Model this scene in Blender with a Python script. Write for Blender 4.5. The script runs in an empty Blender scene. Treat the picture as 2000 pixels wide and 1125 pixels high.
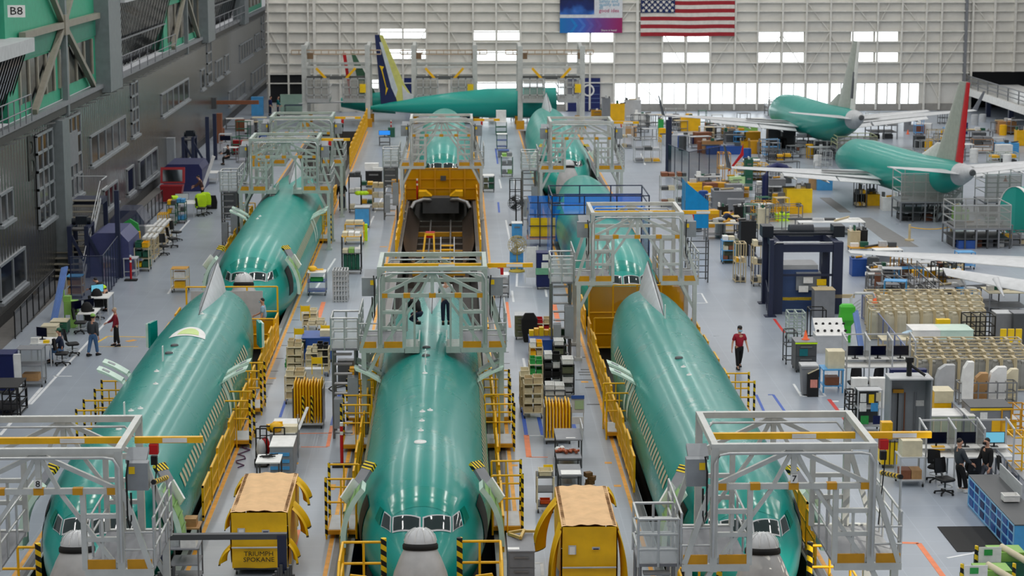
import bpy, math, random
from mathutils import Vector, Matrix
R = random.Random(7)
SC = bpy.context.scene
COL = SC.collection
PI = math.pi
# ------------------------------------------------------------------ camera model
F_PX, CX, CY = 4080.0, 1000.0, 562.5
VPX, VPY = 888.0, -160.0
CAM_H = 17.3
PITCH = math.atan((CY - VPY) / F_PX)
YAW = math.atan((CX - VPX) / F_PX * math.cos(PITCH))
FWD = Vector((math.sin(YAW) * math.cos(PITCH), math.cos(YAW) * math.cos(PITCH), -math.sin(PITCH)))
RGT = Vector((math.cos(YAW), -math.sin(YAW), 0))
UPV = Vector((math.sin(YAW) * math.sin(PITCH), math.cos(YAW) * math.sin(PITCH), math.cos(PITCH)))
EYE = Vector((0, 0, CAM_H))
def ray(px, py):
 return FWD + RGT * ((px - CX) / F_PX) - UPV * ((py - CY) / F_PX)
def at(px, py, z=0.0):
 d = ray(px, py)
 return EYE + d * ((z - CAM_H) / d.z)
def atY(px, py, Y):
 d = ray(px, py)
 return EYE + d * (Y / d.y)
def atX(px, py, X):
 d = ray(px, py)
 return EYE + d * (X / d.x)
def fp(x0, x1, yb, yt, z=0.0):
 """front face of a thing in metres: centre x, y of the face, width, height"""
 a, b = at(x0, yb, z), at(x1, yb, z)
 Y = (a.y + b.y) / 2
 t = atY((x0 + x1) / 2, yt, Y)
 return (a.x + b.x) / 2, Y, abs(b.x - a.x), max(0.05, t.z - z)
# ------------------------------------------------------------------ materials
MATS = {}
def mat(name, col, rough=0.5, metal=0.0, vary=0.06, scale=3.0, coat=0.0, spec=None, emit=None, bump=0.0):
 if name in MATS:
  return MATS[name]
 m = bpy.data.materials.new(name)
 m.use_nodes = True
 nt = m.node_tree
 b = nt.nodes['Principled BSDF']
 c = tuple(x ** 2.2 for x in col)
 b.inputs['Roughness'].default_value = rough
 b.inputs['Metallic'].default_value = metal
 if coat:
  b.inputs['Coat Weight'].default_value = coat
  b.inputs['Coat Roughness'].default_value = 0.12
 if spec is not None:
  b.inputs['Specular IOR Level'].default_value = spec
 tc = nt.nodes.new('ShaderNodeTexCoord')
 nz = nt.nodes.new('ShaderNodeTexNoise')
 nz.inputs['Scale'].default_value = scale
 nz.inputs['Detail'].default_value = 4
 nt.links.new(tc.outputs['Object'], nz.inputs['Vector'])
 rp = nt.nodes.new('ShaderNodeValToRGB')
 rp.color_ramp.elements[0].position = 0.3
 rp.color_ramp.elements[1].position = 0.7
 rp.color_ramp.elements[0].color = tuple(max(0, x * (1 - vary * 2)) for x in c) + (1,)
 rp.color_ramp.elements[1].color = tuple(min(1, x * (1 + vary)) for x in c) + (1,)
 nt.links.new(nz.outputs['Fac'], rp.inputs['Fac'])
 nt.links.new(rp.outputs['Color'], b.inputs['Base Color'])
 if bump:
  bp = nt.nodes.new('ShaderNodeBump')
  bp.inputs['Strength'].default_value = bump
  bp.inputs['Distance'].default_value = 0.05
  nt.links.new(nz.outputs['Fac'], bp.inputs['Height'])
  nt.links.new(bp.outputs['Normal'], b.inputs['Normal'])
 if emit:
  b.inputs['Emission Color'].default_value = tuple(x ** 2.2 for x in emit[:3]) + (1,)
  b.inputs['Emission Strength'].default_value = emit[3]
 MATS[name] = m
 return m
def stripes_mat(name, c1, c2, period, axis=(0, 0, 1), rough=0.5, duty=0.5):
 """two flat colours in diagonal bands, as hazard tape"""
 if name in MATS:
  return MATS[name]
 m = mat(name, c1, rough)
 nt = m.node_tree
 b = nt.nodes['Principled BSDF']
 tc = nt.nodes.new('ShaderNodeTexCoord')
 dt = nt.nodes.new('ShaderNodeVectorMath')
 dt.operation = 'DOT_PRODUCT'
 dt.inputs[1].default_value = axis
 nt.links.new(tc.outputs['Object'], dt.inputs[0])
 md = nt.nodes.new('ShaderNodeMath')
 md.operation = 'DIVIDE'
 md.inputs[1].default_value = period
 nt.links.new(dt.outputs['Value'], md.inputs[0])
 fr = nt.nodes.new('ShaderNodeMath')
 fr.operation = 'FRACT'
 nt.links.new(md.outputs[0], fr.inputs[0])
 gt = nt.nodes.new('ShaderNodeMath')
 gt.operation = 'GREATER_THAN'
 gt.inputs[1].default_value = duty
 nt.links.new(fr.outputs[0], gt.inputs[0])
 mx = nt.nodes.new('ShaderNodeMix')
 mx.data_type = 'RGBA'
 mx.inputs[6].default_value = tuple(x ** 2.2 for x in c1) + (1,)
 mx.inputs[7].default_value = tuple(x ** 2.2 for x in c2) + (1,)
 nt.links.new(gt.outputs[0], mx.inputs[0])
 nt.links.new(mx.outputs[2], b.inputs['Base Color'])
 return m
YEL = mat('yellow_paint', (0.95, 0.72, 0.05), 0.4)
YELD = mat('yellow_worn', (0.80, 0.57, 0.07), 0.5)
YEL2 = mat('yellow_bright', (0.97, 0.80, 0.05), 0.45)
GRY = mat('grey_dock', (0.79, 0.80, 0.785), 0.38, 0.25)
GRYG = mat('grey_green_dock', (0.69, 0.745, 0.715), 0.4, 0.2)
ALU = mat('aluminium', (0.78, 0.79, 0.79), 0.32, 0.6)
STEEL = mat('steel', (0.55, 0.55, 0.55), 0.35, 0.7)
DGR = mat('dark_grey', (0.30, 0.31, 0.32), 0.5)
MGR = mat('mid_grey', (0.50, 0.51, 0.53), 0.5)
LGR = mat('light_grey', (0.74, 0.75, 0.76), 0.5)
BOXG = mat('box_grey', (0.56, 0.58, 0.60), 0.45)
BLK = mat('black', (0.07, 0.07, 0.08), 0.5)
RUB = mat('rubber', (0.10, 0.10, 0.10), 0.75)
WHT = mat('white', (0.92, 0.92, 0.91), 0.45)
CREAM = mat('cream', (0.86, 0.82, 0.70), 0.55)
BEIGE = mat('beige', (0.80, 0.73, 0.58), 0.55)
TAN = mat('tan_canvas', (0.90, 0.74, 0.55), 0.85, bump=0.3)
TARP = mat('yellow_tarp', (0.95, 0.74, 0.01), 0.5, bump=0.5, scale=2)
NAVY = mat('navy_steel', (0.15, 0.18, 0.28), 0.45)
BLUE = mat('blue', (0.15, 0.31, 0.60), 0.45)
SKYB = mat('sky_blue', (0.30, 0.62, 0.85), 0.45)
DBLU = mat('dark_blue', (0.06, 0.12, 0.34), 0.5)
RED = mat('red', (0.75, 0.10, 0.12), 0.45)
ORG = mat('orange', (0.95, 0.38, 0.15), 0.5)
GRN = mat('green', (0.20, 0.62, 0.30), 0.5)
LIME = mat('lime', (0.55, 0.74, 0.36), 0.5)
HIVIS = mat('hi_vis', (0.80, 0.98, 0.10), 0.6)
DGN = mat('dark_green', (0.13, 0.36, 0.28), 0.5)
OLIV = mat('olive', (0.38, 0.40, 0.30), 0.6)
WOOD = mat('wood', (0.68, 0.50, 0.32), 0.6)
CARD = mat('cardboard', (0.72, 0.56, 0.38), 0.75)
BRN = mat('rust_brown', (0.52, 0.32, 0.22), 0.6)
PALEG = mat('pale_green_part', (0.80, 0.90, 0.84), 0.4)
SCRN = mat('screen', (0.03, 0.04, 0.06), 0.2, emit=(0.02, 0.04, 0.12, 0.5))
SCRB = mat('screen_lit', (0.1, 0.3, 0.4), 0.2, emit=(0.45, 0.75, 0.85, 0.8))
PURP = mat('screen_purple', (0.3, 0.1, 0.8), 0.2, emit=(0.35, 0.15, 0.95, 1.0))
HAZ = stripes_mat('hazard_stripe', (0.93, 0.78, 0.08), (0.06, 0.06, 0.06), 0.22, (0.5, 0.3, 0.8))
HAZF = stripes_mat('hazard_fine', (0.93, 0.82, 0.15), (0.06, 0.06, 0.06), 0.10, (0.7, 0.7, 0.5))
PRIM = mat('green_primer_flat', (0.16, 0.56, 0.49), 0.35, coat=0.3)
def glassy(name, tint, alpha):
 m = bpy.data.materials.new(name)
 m.use_nodes = True
 nt = m.node_tree
 b = nt.nodes['Principled BSDF']
 b.inputs['Base Color'].default_value = tuple(x ** 2.2 for x in tint) + (1,)
 b.inputs['Roughness'].default_value = 0.12
 b.inputs['Alpha'].default_value = alpha
 nz = nt.nodes.new('ShaderNodeTexNoise')
 nz.inputs['Scale'].default_value = 1.2
 bp = nt.nodes.new('ShaderNodeBump')
 bp.inputs['Strength'].default_value = 0.15
 nt.links.new(nz.outputs['Fac'], bp.inputs['Height'])
 nt.links.new(bp.outputs['Normal'], b.inputs['Normal'])
 MATS[name] = m
 return m
CLEAR = glassy('clear_sheet', (0.85, 0.88, 0.88), 0.30)
BLUEF = glassy('blue_film', (0.12, 0.52, 0.92), 0.55)
MESHG = glassy('grey_mesh_panel', (0.62, 0.62, 0.60), 0.45)
MESHY = glassy('yellow_mesh_panel', (0.85, 0.62, 0.08), 0.72)
MESHD = glassy('dark_mesh_panel', (0.14, 0.15, 0.17), 0.6)
MESHB = glassy('navy_mesh_panel', (0.25, 0.28, 0.40), 0.55)
# ------------------------------------------------------------------ mesh builder
class MB:
 def __init__(s):
  s.v, s.f, s.mi, s.sm, s.uv = [], [], [], [], None
  s.cur = 0
  s.mats = []
 def m(s, material):
  if material not in s.mats:
   s.mats.append(material)
  s.cur = s.mats.index(material)
  return s
 def add(s, vs, fs, smooth=False):
  n = len(s.v)
  s.v.extend(tuple(v) for v in vs)
  for f in fs:
   s.f.append(tuple(n + i for i in f))
   s.mi.append(s.cur)
   s.sm.append(smooth)
  return s
 def box(s, x0, x1, y0, y1, z0, z1):
  vs = [(x0, y0, z0), (x1, y0, z0), (x1, y1, z0), (x0, y1, z0), (x0, y0, z1), (x1, y0, z1), (x1, y1, z1), (x0, y1, z1)]
  return s.add(vs, [(0, 3, 2, 1), (4, 5, 6, 7), (0, 1, 5, 4), (1, 2, 6, 5), (2, 3, 7, 6), (3, 0, 4, 7)])
 def cb(s, c, sz, rz=0.0, rx=0.0, ry=0.0):
  """box by centre, full sizes and rotation"""
  M = Matrix.Translation(c) @ Matrix.Rotation(rz, 4, 'Z') @ Matrix.Rotation(rx, 4, 'X') @ Matrix.Rotation(ry, 4, 'Y')
  hx, hy, hz = sz[0] / 2, sz[1] / 2, sz[2] / 2
  vs = [M @ Vector(p) for p in ((-hx, -hy, -hz), (hx, -hy, -hz), (hx, hy, -hz), (-hx, hy, -hz), (-hx, -hy, hz), (hx, -hy, hz), (hx, hy, hz), (-hx, hy, hz))]
  return s.add(vs, [(0, 3, 2, 1), (4, 5, 6, 7), (0, 1, 5, 4), (1, 2, 6, 5), (2, 3, 7, 6), (3, 0, 4, 7)])
 def beam(s, a, b, w, h=None):
  a, b = Vector(a), Vector(b)
  h = w if h is None else h
  d = (b - a).normalized()
  up = Vector((0, 0, 1)) if abs(d.z) < 0.95 else Vector((0, 1, 0))
  sx = d.cross(up).normalized() * (w / 2)
  sz = sx.cross(d).normalized() * (h / 2)
  vs = [a - sx - sz, a + sx - sz, a + sx + sz, a - sx + sz, b - sx - sz, b + sx - sz, b + sx + sz, b - sx + sz]
  return s.add(vs, [(0, 1, 2, 3), (7, 6, 5, 4), (1, 0, 4, 5), (2, 1, 5, 6), (3, 2, 6, 7), (0, 3, 7, 4)])
 def tube(s, a, b, r, n=6, r2=None):
  a, b = Vector(a), Vector(b)
  r2 = r if r2 is None else r2
  d = (b - a).normalized()
  up = Vector((0, 0, 1)) if abs(d.z) < 0.9 else Vector((1, 0, 0))
  u = d.cross(up).normalized()
  w = u.cross(d)
  vs = []
  for p, q in ((a, r), (b, r2)):
   for i in range(n):
    t = 2 * PI * i / n
    vs.append(p + u * (math.cos(t) * q) + w * (math.sin(t) * q))
  fs = [(i, (i + 1) % n, n + (i + 1) % n, n + i) for i in range(n)]
  s.add(vs, fs, True)
  return s.add(vs[:n], [tuple(range(n - 1, -1, -1))]).add(vs[n:], [tuple(range(n))])
 def path(s, pts, r, n=6):
  pts = [Vector(p) for p in pts]
  rings = []
  for i, p in enumerate(pts):
   d = (pts[min(i + 1, len(pts) - 1)] - pts[max(i - 1, 0)]).normalized()
   up = Vector((0, 0, 1)) if abs(d.z) < 0.9 else Vector((1, 0, 0))
   u = d.cross(up).normalized()
   w = u.cross(d)
   rings.append([p + u * (math.cos(2 * PI * k / n) * r) + w * (math.sin(2 * PI * k / n) * r) for k in range(n)])
  vs = [v for g in rings for v in g]
  fs = []
  for i in range(len(rings) - 1):
   for k in range(n):
    fs.append((i * n + k, i * n + (k + 1) % n, (i + 1) * n + (k + 1) % n, (i + 1) * n + k))
  s.add(vs, fs, True)
  return s.add(rings[0], [tuple(range(n - 1, -1, -1))]).add(rings[-1], [tuple(range(n))])
 def cyl(s, x, y, z0, z1, r, n=14, r2=None):
  return s.tube((x, y, z0), (x, y, z1), r, n, r2)
 def loft(s, rings, closed=True, cap=True, smooth=True):
  n = len(rings[0])
  vs = [v for g in rings for v in g]
  fs = []
  for i in range(len(rings) - 1):
   for k in range(n if closed else n - 1):
    k2 = (k + 1) % n
    fs.append((i * n + k, i * n + k2, (i + 1) * n + k2, (i + 1) * n + k))
  s.add(vs, fs, smooth)
  if cap and closed:
   s.add(rings[0], [tuple(range(n - 1, -1, -1))]).add(rings[-1], [tuple(range(n))])
  return s
 def lathe(s, prof, n=20, M=None, cap=False):
  M = M or Matrix.Identity(4)
  rings = [[M @ Vector((r * math.cos(2 * PI * k / n), r * math.sin(2 * PI * k / n), z)) for k in range(n)] for r, z in prof]
  return s.loft(rings, True, cap)
 def sphere(s, c, r, n=12, sz=1.0):
  prof = [(r * math.sin(PI * i / (n // 2 + 1)) + 1e-4, -r * sz * math.cos(PI * i / (n // 2 + 1))) for i in range(n // 2 + 2)]
  return s.lathe(prof, n, Matrix.Translation(c))
 def prism(s, pts, y0, y1, M=None):
  """outline in the x-z plane, pushed along y"""
  M = M or Matrix.Identity(4)
  n = len(pts)
  a = [M @ Vector((p[0], y0, p[1])) for p in pts]
  b = [M @ Vector((p[0], y1, p[1])) for p in pts]
  s.add(a + b, [tuple(range(n)), tuple(range(2 * n - 1, n - 1, -1))] + [(i + n, (i + 1) % n + n, (i + 1) % n, i) for i in range(n)])
  return s
 def grid(s, fn, nu, nv, smooth=True):
  vs = [fn(i / nu, j / nv) for i in range(nu + 1) for j in range(nv + 1)]
  w = nv + 1
  fs = [(i * w + j, (i + 1) * w + j, (i + 1) * w + j + 1, i * w + j + 1) for i in range(nu) for j in range(nv)]
  return s.add(vs, fs, smooth)
 def build(s, name, material=None, parent=None, loc=None, rz=0.0):
  me = bpy.data.meshes.new(name or 'shared')
  me.from_pydata(s.v, [], s.f)
  ms = s.mats if s.mats else [material]
  for q in ms:
   me.materials.append(q)
  if s.mats:
   me.polygons.foreach_set('material_index', s.mi)
  me.polygons.foreach_set('use_smooth', s.sm)
  me.update()
  return link(name, me, parent, loc, rz) if name else me
def link(name, me, parent=None, loc=None, rz=0.0):
 o = bpy.data.objects.new(name, me)
 COL.objects.link(o)
 if parent is not None:
  o.parent = parent
 if loc is not None:
  o.location = loc
 if rz:
  o.rotation_euler = (0, 0, rz)
 return o
def T(name, label, cat, loc=(0, 0, 0), rz=0.0, group=None, sc=None):
 o = bpy.data.objects.new(name, None)
 COL.objects.link(o)
 o.empty_display_size = 0.2
 o.location = loc
 o.rotation_euler = (0, 0, rz)
 if sc:
  o.scale = (sc, sc, sc)
 return tag(o, label, cat, group)
def tag(o, label, cat, group=None, kind=None):
 o['label'] = label
 o['category'] = cat
 if group:
  o['group'] = group
 if kind:
  o['kind'] = kind
 return o
def struct(o):
 o['kind'] = 'structure'
 return o
def dup(root, loc, rz, label, group=None, sc=None):
 r = root.copy()
 COL.objects.link(r)
 r.location = loc
 r.rotation_euler = (0, 0, rz)
 r['label'] = label
 if group:
  r['group'] = group
 if sc:
  r.scale = (sc, sc, sc)
 for ch in list(root.children):
  c = ch.copy()
  COL.objects.link(c)
  c.parent = r
  for g in list(ch.children):
   d = g.copy()
   COL.objects.link(d)
   d.parent = c
 return r
def text_mesh(name, s, size, material, parent, loc, rot=(PI / 2, 0, 0), align='CENTER', depth=0.004, sx=1.0):
 cu = bpy.data.curves.new(name, 'FONT')
 cu.body = s
 cu.size = size
 cu.align_x = align
 cu.align_y = 'CENTER'
 cu.extrude = depth
 cu.space_line = 0.9
 cu.resolution_u = 2
 tmp = bpy.data.objects.new(name, cu)
 COL.objects.link(tmp)
 dg = bpy.context.evaluated_depsgraph_get()
 me = bpy.data.meshes.new_from_object(tmp.evaluated_get(dg))
 COL.objects.unlink(tmp)
 bpy.data.objects.remove(tmp)
 me.materials.clear()
 me.materials.append(material)
 o = link(name, me, parent, loc)
 o.rotation_euler = rot
 o.scale = (sx, 1, 1)
 return o
# ------------------------------------------------------------------ camera, light
cam = bpy.data.cameras.new('camera')
cam.sensor_width = 36.0
cam.lens = 36.0 * F_PX / 2000.0
cam.clip_start, cam.clip_end = 1.0, 800.0
cam.dof.use_dof = True
cam.dof.focus_distance = 58.0
cam.dof.aperture_fstop = 1.7
cam_o = bpy.data.objects.new('camera', cam)
COL.objects.link(cam_o)
cam_o.matrix_world = Matrix(((RGT.x, UPV.x, -FWD.x, EYE.x), (RGT.y, UPV.y, -FWD.y, EYE.y), (RGT.z, UPV.z, -FWD.z, EYE.z), (0, 0, 0, 1)))
SC.camera = cam_o
SC.view_settings.view_transform = 'Standard'
SC.view_settings.look = 'None'
SC.view_settings.gamma = 1.0
SC.view_settings.exposure = 0.0
SC.view_settings.use_curve_mapping = False
SC.cycles.use_denoising = True
SC.cycles.max_bounces = 6
SC.cycles.caustics_reflective = False
SC.cycles.caustics_refractive = False
w = bpy.data.worlds.new('world')
SC.world = w
w.use_nodes = True
w.node_tree.nodes['Background'].inputs['Color'].default_value = (0.95, 0.97, 1.0, 1)
w.node_tree.nodes['Background'].inputs['Strength'].default_value = 0.34
def strip_light(x, y0, y1, z, wid, power):
 l = bpy.data.lights.new('hall_lamp_row', 'AREA')
 l.shape = 'RECTANGLE'
 l.size, l.size_y = wid, y1 - y0
 l.energy = power
 l.color = (1.0, 0.98, 0.94)
 o = bpy.data.objects.new('hall_lamp_row', l)
 COL.objects.link(o)
 o.location = (x, (y0 + y1) / 2, z)
for lx in (-26.0, -15.6, -5.1, 5.4, 15.9, 26.4, 37.0, 47.0):
 for k in range(22):
  strip_light(lx, 30 + k * 7.6, 30 + k * 7.6 + 3.6, 25.0, 0.8, 215)
sun = bpy.data.lights.new('roof_window_sun', 'SPOT')
sun.energy, sun.spot_size, sun.spot_blend, sun.shadow_soft_size, sun.color = 80000, math.radians(9), 0.5, 0.15, (1.0, 0.93, 0.78)
so = bpy.data.objects.new('roof_window_sun', sun)
COL.objects.link(so)
so.location = (27, 25, 28)
so.rotation_euler = (Vector((10.3, 48.5, 0.6)) - so.location).to_track_quat('-Z', 'Y').to_euler()
# ------------------------------------------------------------------ floor
def floor_mat():
 m = mat('floor_coating', (0.62, 0.655, 0.70), 0.3, vary=0.03, scale=0.35)
 nt = m.node_tree
 b = nt.nodes['Principled BSDF']
 tc = [n for n in nt.nodes if n.type == 'TEX_COORD'][0]
 rp = [n for n in nt.nodes if n.type == 'VALTORGB'][0]
 br = nt.nodes.new('ShaderNodeTexBrick')
 br.offset = 0.0
 br.inputs['Color1'].default_value = (1, 1, 1, 1)
 br.inputs['Color2'].default_value = (0.95, 0.95, 0.96, 1)
 br.inputs['Mortar'].default_value = (1.12, 1.12, 1.12, 1)
 br.inputs['Scale'].default_value = 1.0
 br.inputs['Mortar Size'].default_value = 0.015
 br.inputs['Brick Width'].default_value = 1.2
 br.inputs['Row Height'].default_value = 1.2
 nt.links.new(tc.outputs['Object'], br.inputs['Vector'])
 mx = nt.nodes.new('ShaderNodeMix')
 mx.data_type = 'RGBA'
 mx.blend_type = 'MULTIPLY'
 mx.inputs[0].default_value = 1.0
 nt.links.new(rp.outputs['Color'], mx.inputs[6])
 nt.links.new(br.outputs['Color'], mx.inputs[7])
 nt.links.new(mx.outputs[2], b.inputs['Base Color'])
 n2 = nt.nodes.new('ShaderNodeTexNoise')
 n2.inputs['Scale'].default_value = 0.8
 n2.inputs['Detail'].default_value = 5
 nt.links.new(tc.outputs['Object'], n2.inputs['Vector'])
 mr = nt.nodes.new('ShaderNodeMapRange')
 mr.inputs[3].default_value = 0.22
 mr.inputs[4].default_value = 0.42
 nt.links.new(n2.outputs['Fac'], mr.inputs[0])
 nt.links.new(mr.outputs[0], b.inputs['Roughness'])
 return m
FLOORM = floor_mat()
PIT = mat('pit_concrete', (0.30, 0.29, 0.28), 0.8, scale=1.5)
CONC = mat('bay_concrete', (0.50, 0.49, 0.48), 0.55, scale=0.8)
XL, XM, XR = -9.45, -0.93, 7.55          # centre lines of the three bays
HW = 1.97                                # half width of a bay slot
S0, S1 = 46.0, 172.0                     # slots run from S0 to S1
ZC = 1.0                                 # height of a fuselage axis
b = MB()
def fquad(x0, x1, y0, y1, z=0.0):
 b.add([(x0, y0, z), (x1, y0, z), (x1, y1, z), (x0, y1, z)], [(0, 1, 2, 3)])
fquad(-34, 90, 15, S0)
fquad(-34, 90, S1, 226)
for x0, x1 in ((-34, XL - HW), (XL + HW, XM - HW), (XM + HW, XR - HW), (XR + HW, 90)):
 fquad(x0, x1, S0, S1)
struct(b.build('floor', FLOORM))
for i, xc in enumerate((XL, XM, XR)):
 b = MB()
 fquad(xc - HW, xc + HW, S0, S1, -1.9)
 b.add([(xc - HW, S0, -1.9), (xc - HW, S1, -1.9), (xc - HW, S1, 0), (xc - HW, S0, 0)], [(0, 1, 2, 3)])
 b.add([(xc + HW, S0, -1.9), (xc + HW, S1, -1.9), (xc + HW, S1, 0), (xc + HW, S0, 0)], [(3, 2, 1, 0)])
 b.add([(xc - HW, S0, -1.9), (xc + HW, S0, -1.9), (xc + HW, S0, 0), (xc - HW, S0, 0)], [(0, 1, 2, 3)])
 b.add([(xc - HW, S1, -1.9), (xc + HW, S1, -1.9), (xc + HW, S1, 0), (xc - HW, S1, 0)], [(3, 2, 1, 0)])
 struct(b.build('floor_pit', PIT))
LORG = mat('line_orange', (0.93, 0.66, 0.25), 0.5, vary=0.12)
LWHT = mat('line_white', (0.90, 0.91, 0.92), 0.5)
LBLU = mat('line_blue', (0.16, 0.34, 0.72), 0.5)
LRED = mat('line_red', (0.82, 0.25, 0.22), 0.5)
LOR2 = mat('line_tape_orange', (0.95, 0.52, 0.32), 0.5)
LYEL = mat('line_yellow', (0.93, 0.75, 0.25), 0.5)
GROOVE = mat('rail_groove', (0.42, 0.42, 0.42), 0.4, 0.4)
GROOVD = mat('rail_dark', (0.26, 0.27, 0.28), 0.4, 0.3)
PLATE = mat('side_plate', (0.66, 0.69, 0.68), 0.4, 0.2)
def mark(name, m, x0, x1, y0, y1, z=0.004):
 q = MB()
 q.box(x0, x1, y0, y1, 0.0005, z)
 o = struct(q.build(name, m))
 return o
for xa, sgn, xc in ((-7.27, 1, XL), (-3.55, -1, XM), (1.70, 1, XM), (5.21, -1, XR), (-11.85, -1, XL), (9.95, 1, XR)):
 mark('floor_line', LORG, xa - 0.06, xa + 0.06, 40, S1)
 x1 = xa - sgn * 0.10
 x2 = x1 - sgn * 0.14
 mark('floor_rail', GROOVE, min(x1, x2), max(x1, x2), 40, S1, 0.006)
 x3 = x2 - sgn * 0.12
 mark('floor_rail', GROOVD, min(x2, x3), max(x2, x3), 40, S1, 0.005)
 x4 = xc + sgn * (HW + 0.02)
 mark('floor_plate', PLATE, min(x3, x4), max(x3, x4), 40, 88, 0.012)
 mark('floor_plate', CONC, min(x3, x4), max(x3, x4), 88, S1, 0.010)
def pxline(m, pts, wid=0.09, z=0.006):
 """tape on the floor through picture points"""
 P = [at(x, y) for x, y in pts]
 for a, c in zip(P, P[1:]):
  q = MB()
  q.beam((a.x, a.y, z / 2), (c.x, c.y, z / 2), wid, z)
  struct(q.build('floor_line', m))
pxline(LWHT, [(0, 850), (82, 757)], 0.12)
pxline(LWHT, [(60, 790), (225, 610)], 0.10)
pxline(LWHT, [(104, 735), (140, 735)], 0.08)
pxline(LYEL, [(185, 672), (210, 657), (370, 660)], 0.1)
pxline(LYEL, [(190, 677), (270, 677)], 0.06)
pxline(LORG, [(248, 667), (264, 664)], 0.25)
pxline(LWHT, [(300, 508), (370, 430)], 0.1)
pxline(LWHT, [(328, 574), (340, 556)], 0.1)
pxline(LWHT, [(675, 540), (730, 422)], 0.1)
pxline(LWHT, [(600, 590), (655, 505)], 0.1)
pxline(LWHT, [(732, 415), (790, 300)], 0.09)
pxline(LBLU, [(648, 830), (664, 768)], 0.13)
pxline(LBLU, [(547, 815), (560, 776)], 0.1)
pxline(LOR2, [(640, 872), (648, 832)], 0.12)
pxline(LOR2, [(582, 847), (647, 846)], 0.07)
pxline(LOR2, [(588, 873), (640, 873)], 0.07)
pxline(LOR2, [(573, 1070), (582, 1035)], 0.16)
pxline(LOR2, [(622, 622), (632, 590)], 0.2)
pxline(LWHT, [(650, 735), (659, 710)], 0.1)
pxline(LWHT, [(634, 746), (652, 746)], 0.07)
pxline(LWHT, [(634, 758), (664, 758)], 0.07)
pxline(LWHT, [(1009, 560), (1010, 535)], 0.1)
pxline(LWHT, [(1010, 560), (1040, 561)], 0.1)
pxline(LWHT, [(1064, 560), (1068, 580)], 0.1)
pxline(LWHT, [(1000, 568), (1003, 590)], 0.1)
pxline(LWHT, [(1350, 575), (1370, 573), (1381, 592), (1350, 592)], 0.08)
pxline(LWHT, [(1022, 700), (1028, 730)], 0.1)
pxline(LOR2, [(1082, 595), (1090, 628)], 0.22)
pxline(LOR2, [(990, 590), (996, 640)], 0.12)
pxline(LBLU, [(1016, 775), (1028, 850)], 0.13)
pxline(LBLU, [(1052, 815), (1060, 850)], 0.13)
pxline(LBLU, [(1116, 815), (1126, 850)], 0.13)
pxline(LOR2, [(1028, 850), (1033, 893)], 0.18)
pxline(LOR2, [(1033, 893), (1070, 893)], 0.06)
pxline(LWHT, [(1028, 851), (1060, 851)], 0.06)
pxline(LBLU, [(1477, 771), (1494, 808)], 0.1)
pxline(LBLU, [(1500, 771), (1510, 771), (1537, 810)], 0.1)
pxline(LRED, [(1512, 623), (1532, 650)], 0.12)
pxline(LRED, [(1619, 780), (1657, 828)], 0.14)
for p in ((1626, 784), (1637, 799), (1649, 815)):
 pxline(LWHT, [p, (p[0] + 12, p[1])], 0.18)
pxline(LWHT, [(1550, 750), (1565, 774), (1612, 774), (1598, 752)], 0.09)
pxline(LOR2, [(1757, 1060), (1794, 1061), (1845, 1130)], 0.16)
pxline(LWHT, [(1862, 1033), (1905, 1080), (1850, 1090)], 0.1)
pxline(LWHT, [(1862, 1034), (1898, 1034)], 0.1)
pxline(LWHT, [(1680, 870), (1715, 870)], 0.08)
pxline(LWHT, [(1045, 1100), (1058, 1100), (1060, 1125)], 0.09)
pxline(LBLU, [(973, 395), (975, 415)], 0.12)
pxline(LBLU, [(968, 290), (972, 320)], 0.12)
pxline(LWHT, [(988, 430), (996, 470)], 0.1)
pxline(LWHT, [(975, 350), (979, 368)], 0.1)
pxline(LWHT, [(1004, 350), (1008, 370)], 0.1)
pxline(LWHT, [(1260, 322), (1252, 300)], 0.12)
for x, y in ((1189, 904), (1207, 949), (1143, 746), (1118, 642), (577, 905), (650, 948), (648, 955), (533, 739), (1005, 909), (1105, 675), (750, 482), (770, 412)):
 pxline(LORG, [(x - 8, y), (x + 6, y)], 0.22)
for y, ln in ((634, 30), (643, 32), (652, 36), (659, 20), (668, 48), (676, 44), (698, 44), (722, 30), (727, 42), (732, 40), (742, 60), (757, 34), (790, 46)):
 e = at(1124 + (y - 625) * 0.305, y)
 pxline(GROOVD, [(1121 + (y - 625) * 0.305 - ln * 0.55, y), (1121 + (y - 625) * 0.305, y)], 0.09)
for k in range(9):
 y = 600 + k * 22
 x = 633 + 0.2051 * (1125 - y)
 for side in (1,):
  xx = 888 + 1.70 * 0.98 * (y + 160) / 17.3
  pxline(GROOVD, [(xx + 6, y), (xx + 24, y)], 0.07)
for k in range(12):
 y = 600 + k * 25
 xx = 888 - 7.27 * 0.98 * (y + 160) / 17.3
 pxline(GROOVD, [(xx + 5, y), (xx + 20, y)], 0.06)
DPAD = mat('floor_dark_strip', (0.47, 0.47, 0.47), 0.6)
q = MB()
q.add([at(1668, 425, .004), at(1742, 482, .004), at(1795, 482, .004), at(1700, 425, .004)], [(0, 1, 2, 3)])
q.add([at(1600, 386, .004), at(1622, 386, .004), at(1663, 415, .004), at(1640, 415, .004)], [(0, 1, 2, 3)])
struct(q.build('floor_strip', DPAD))
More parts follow.
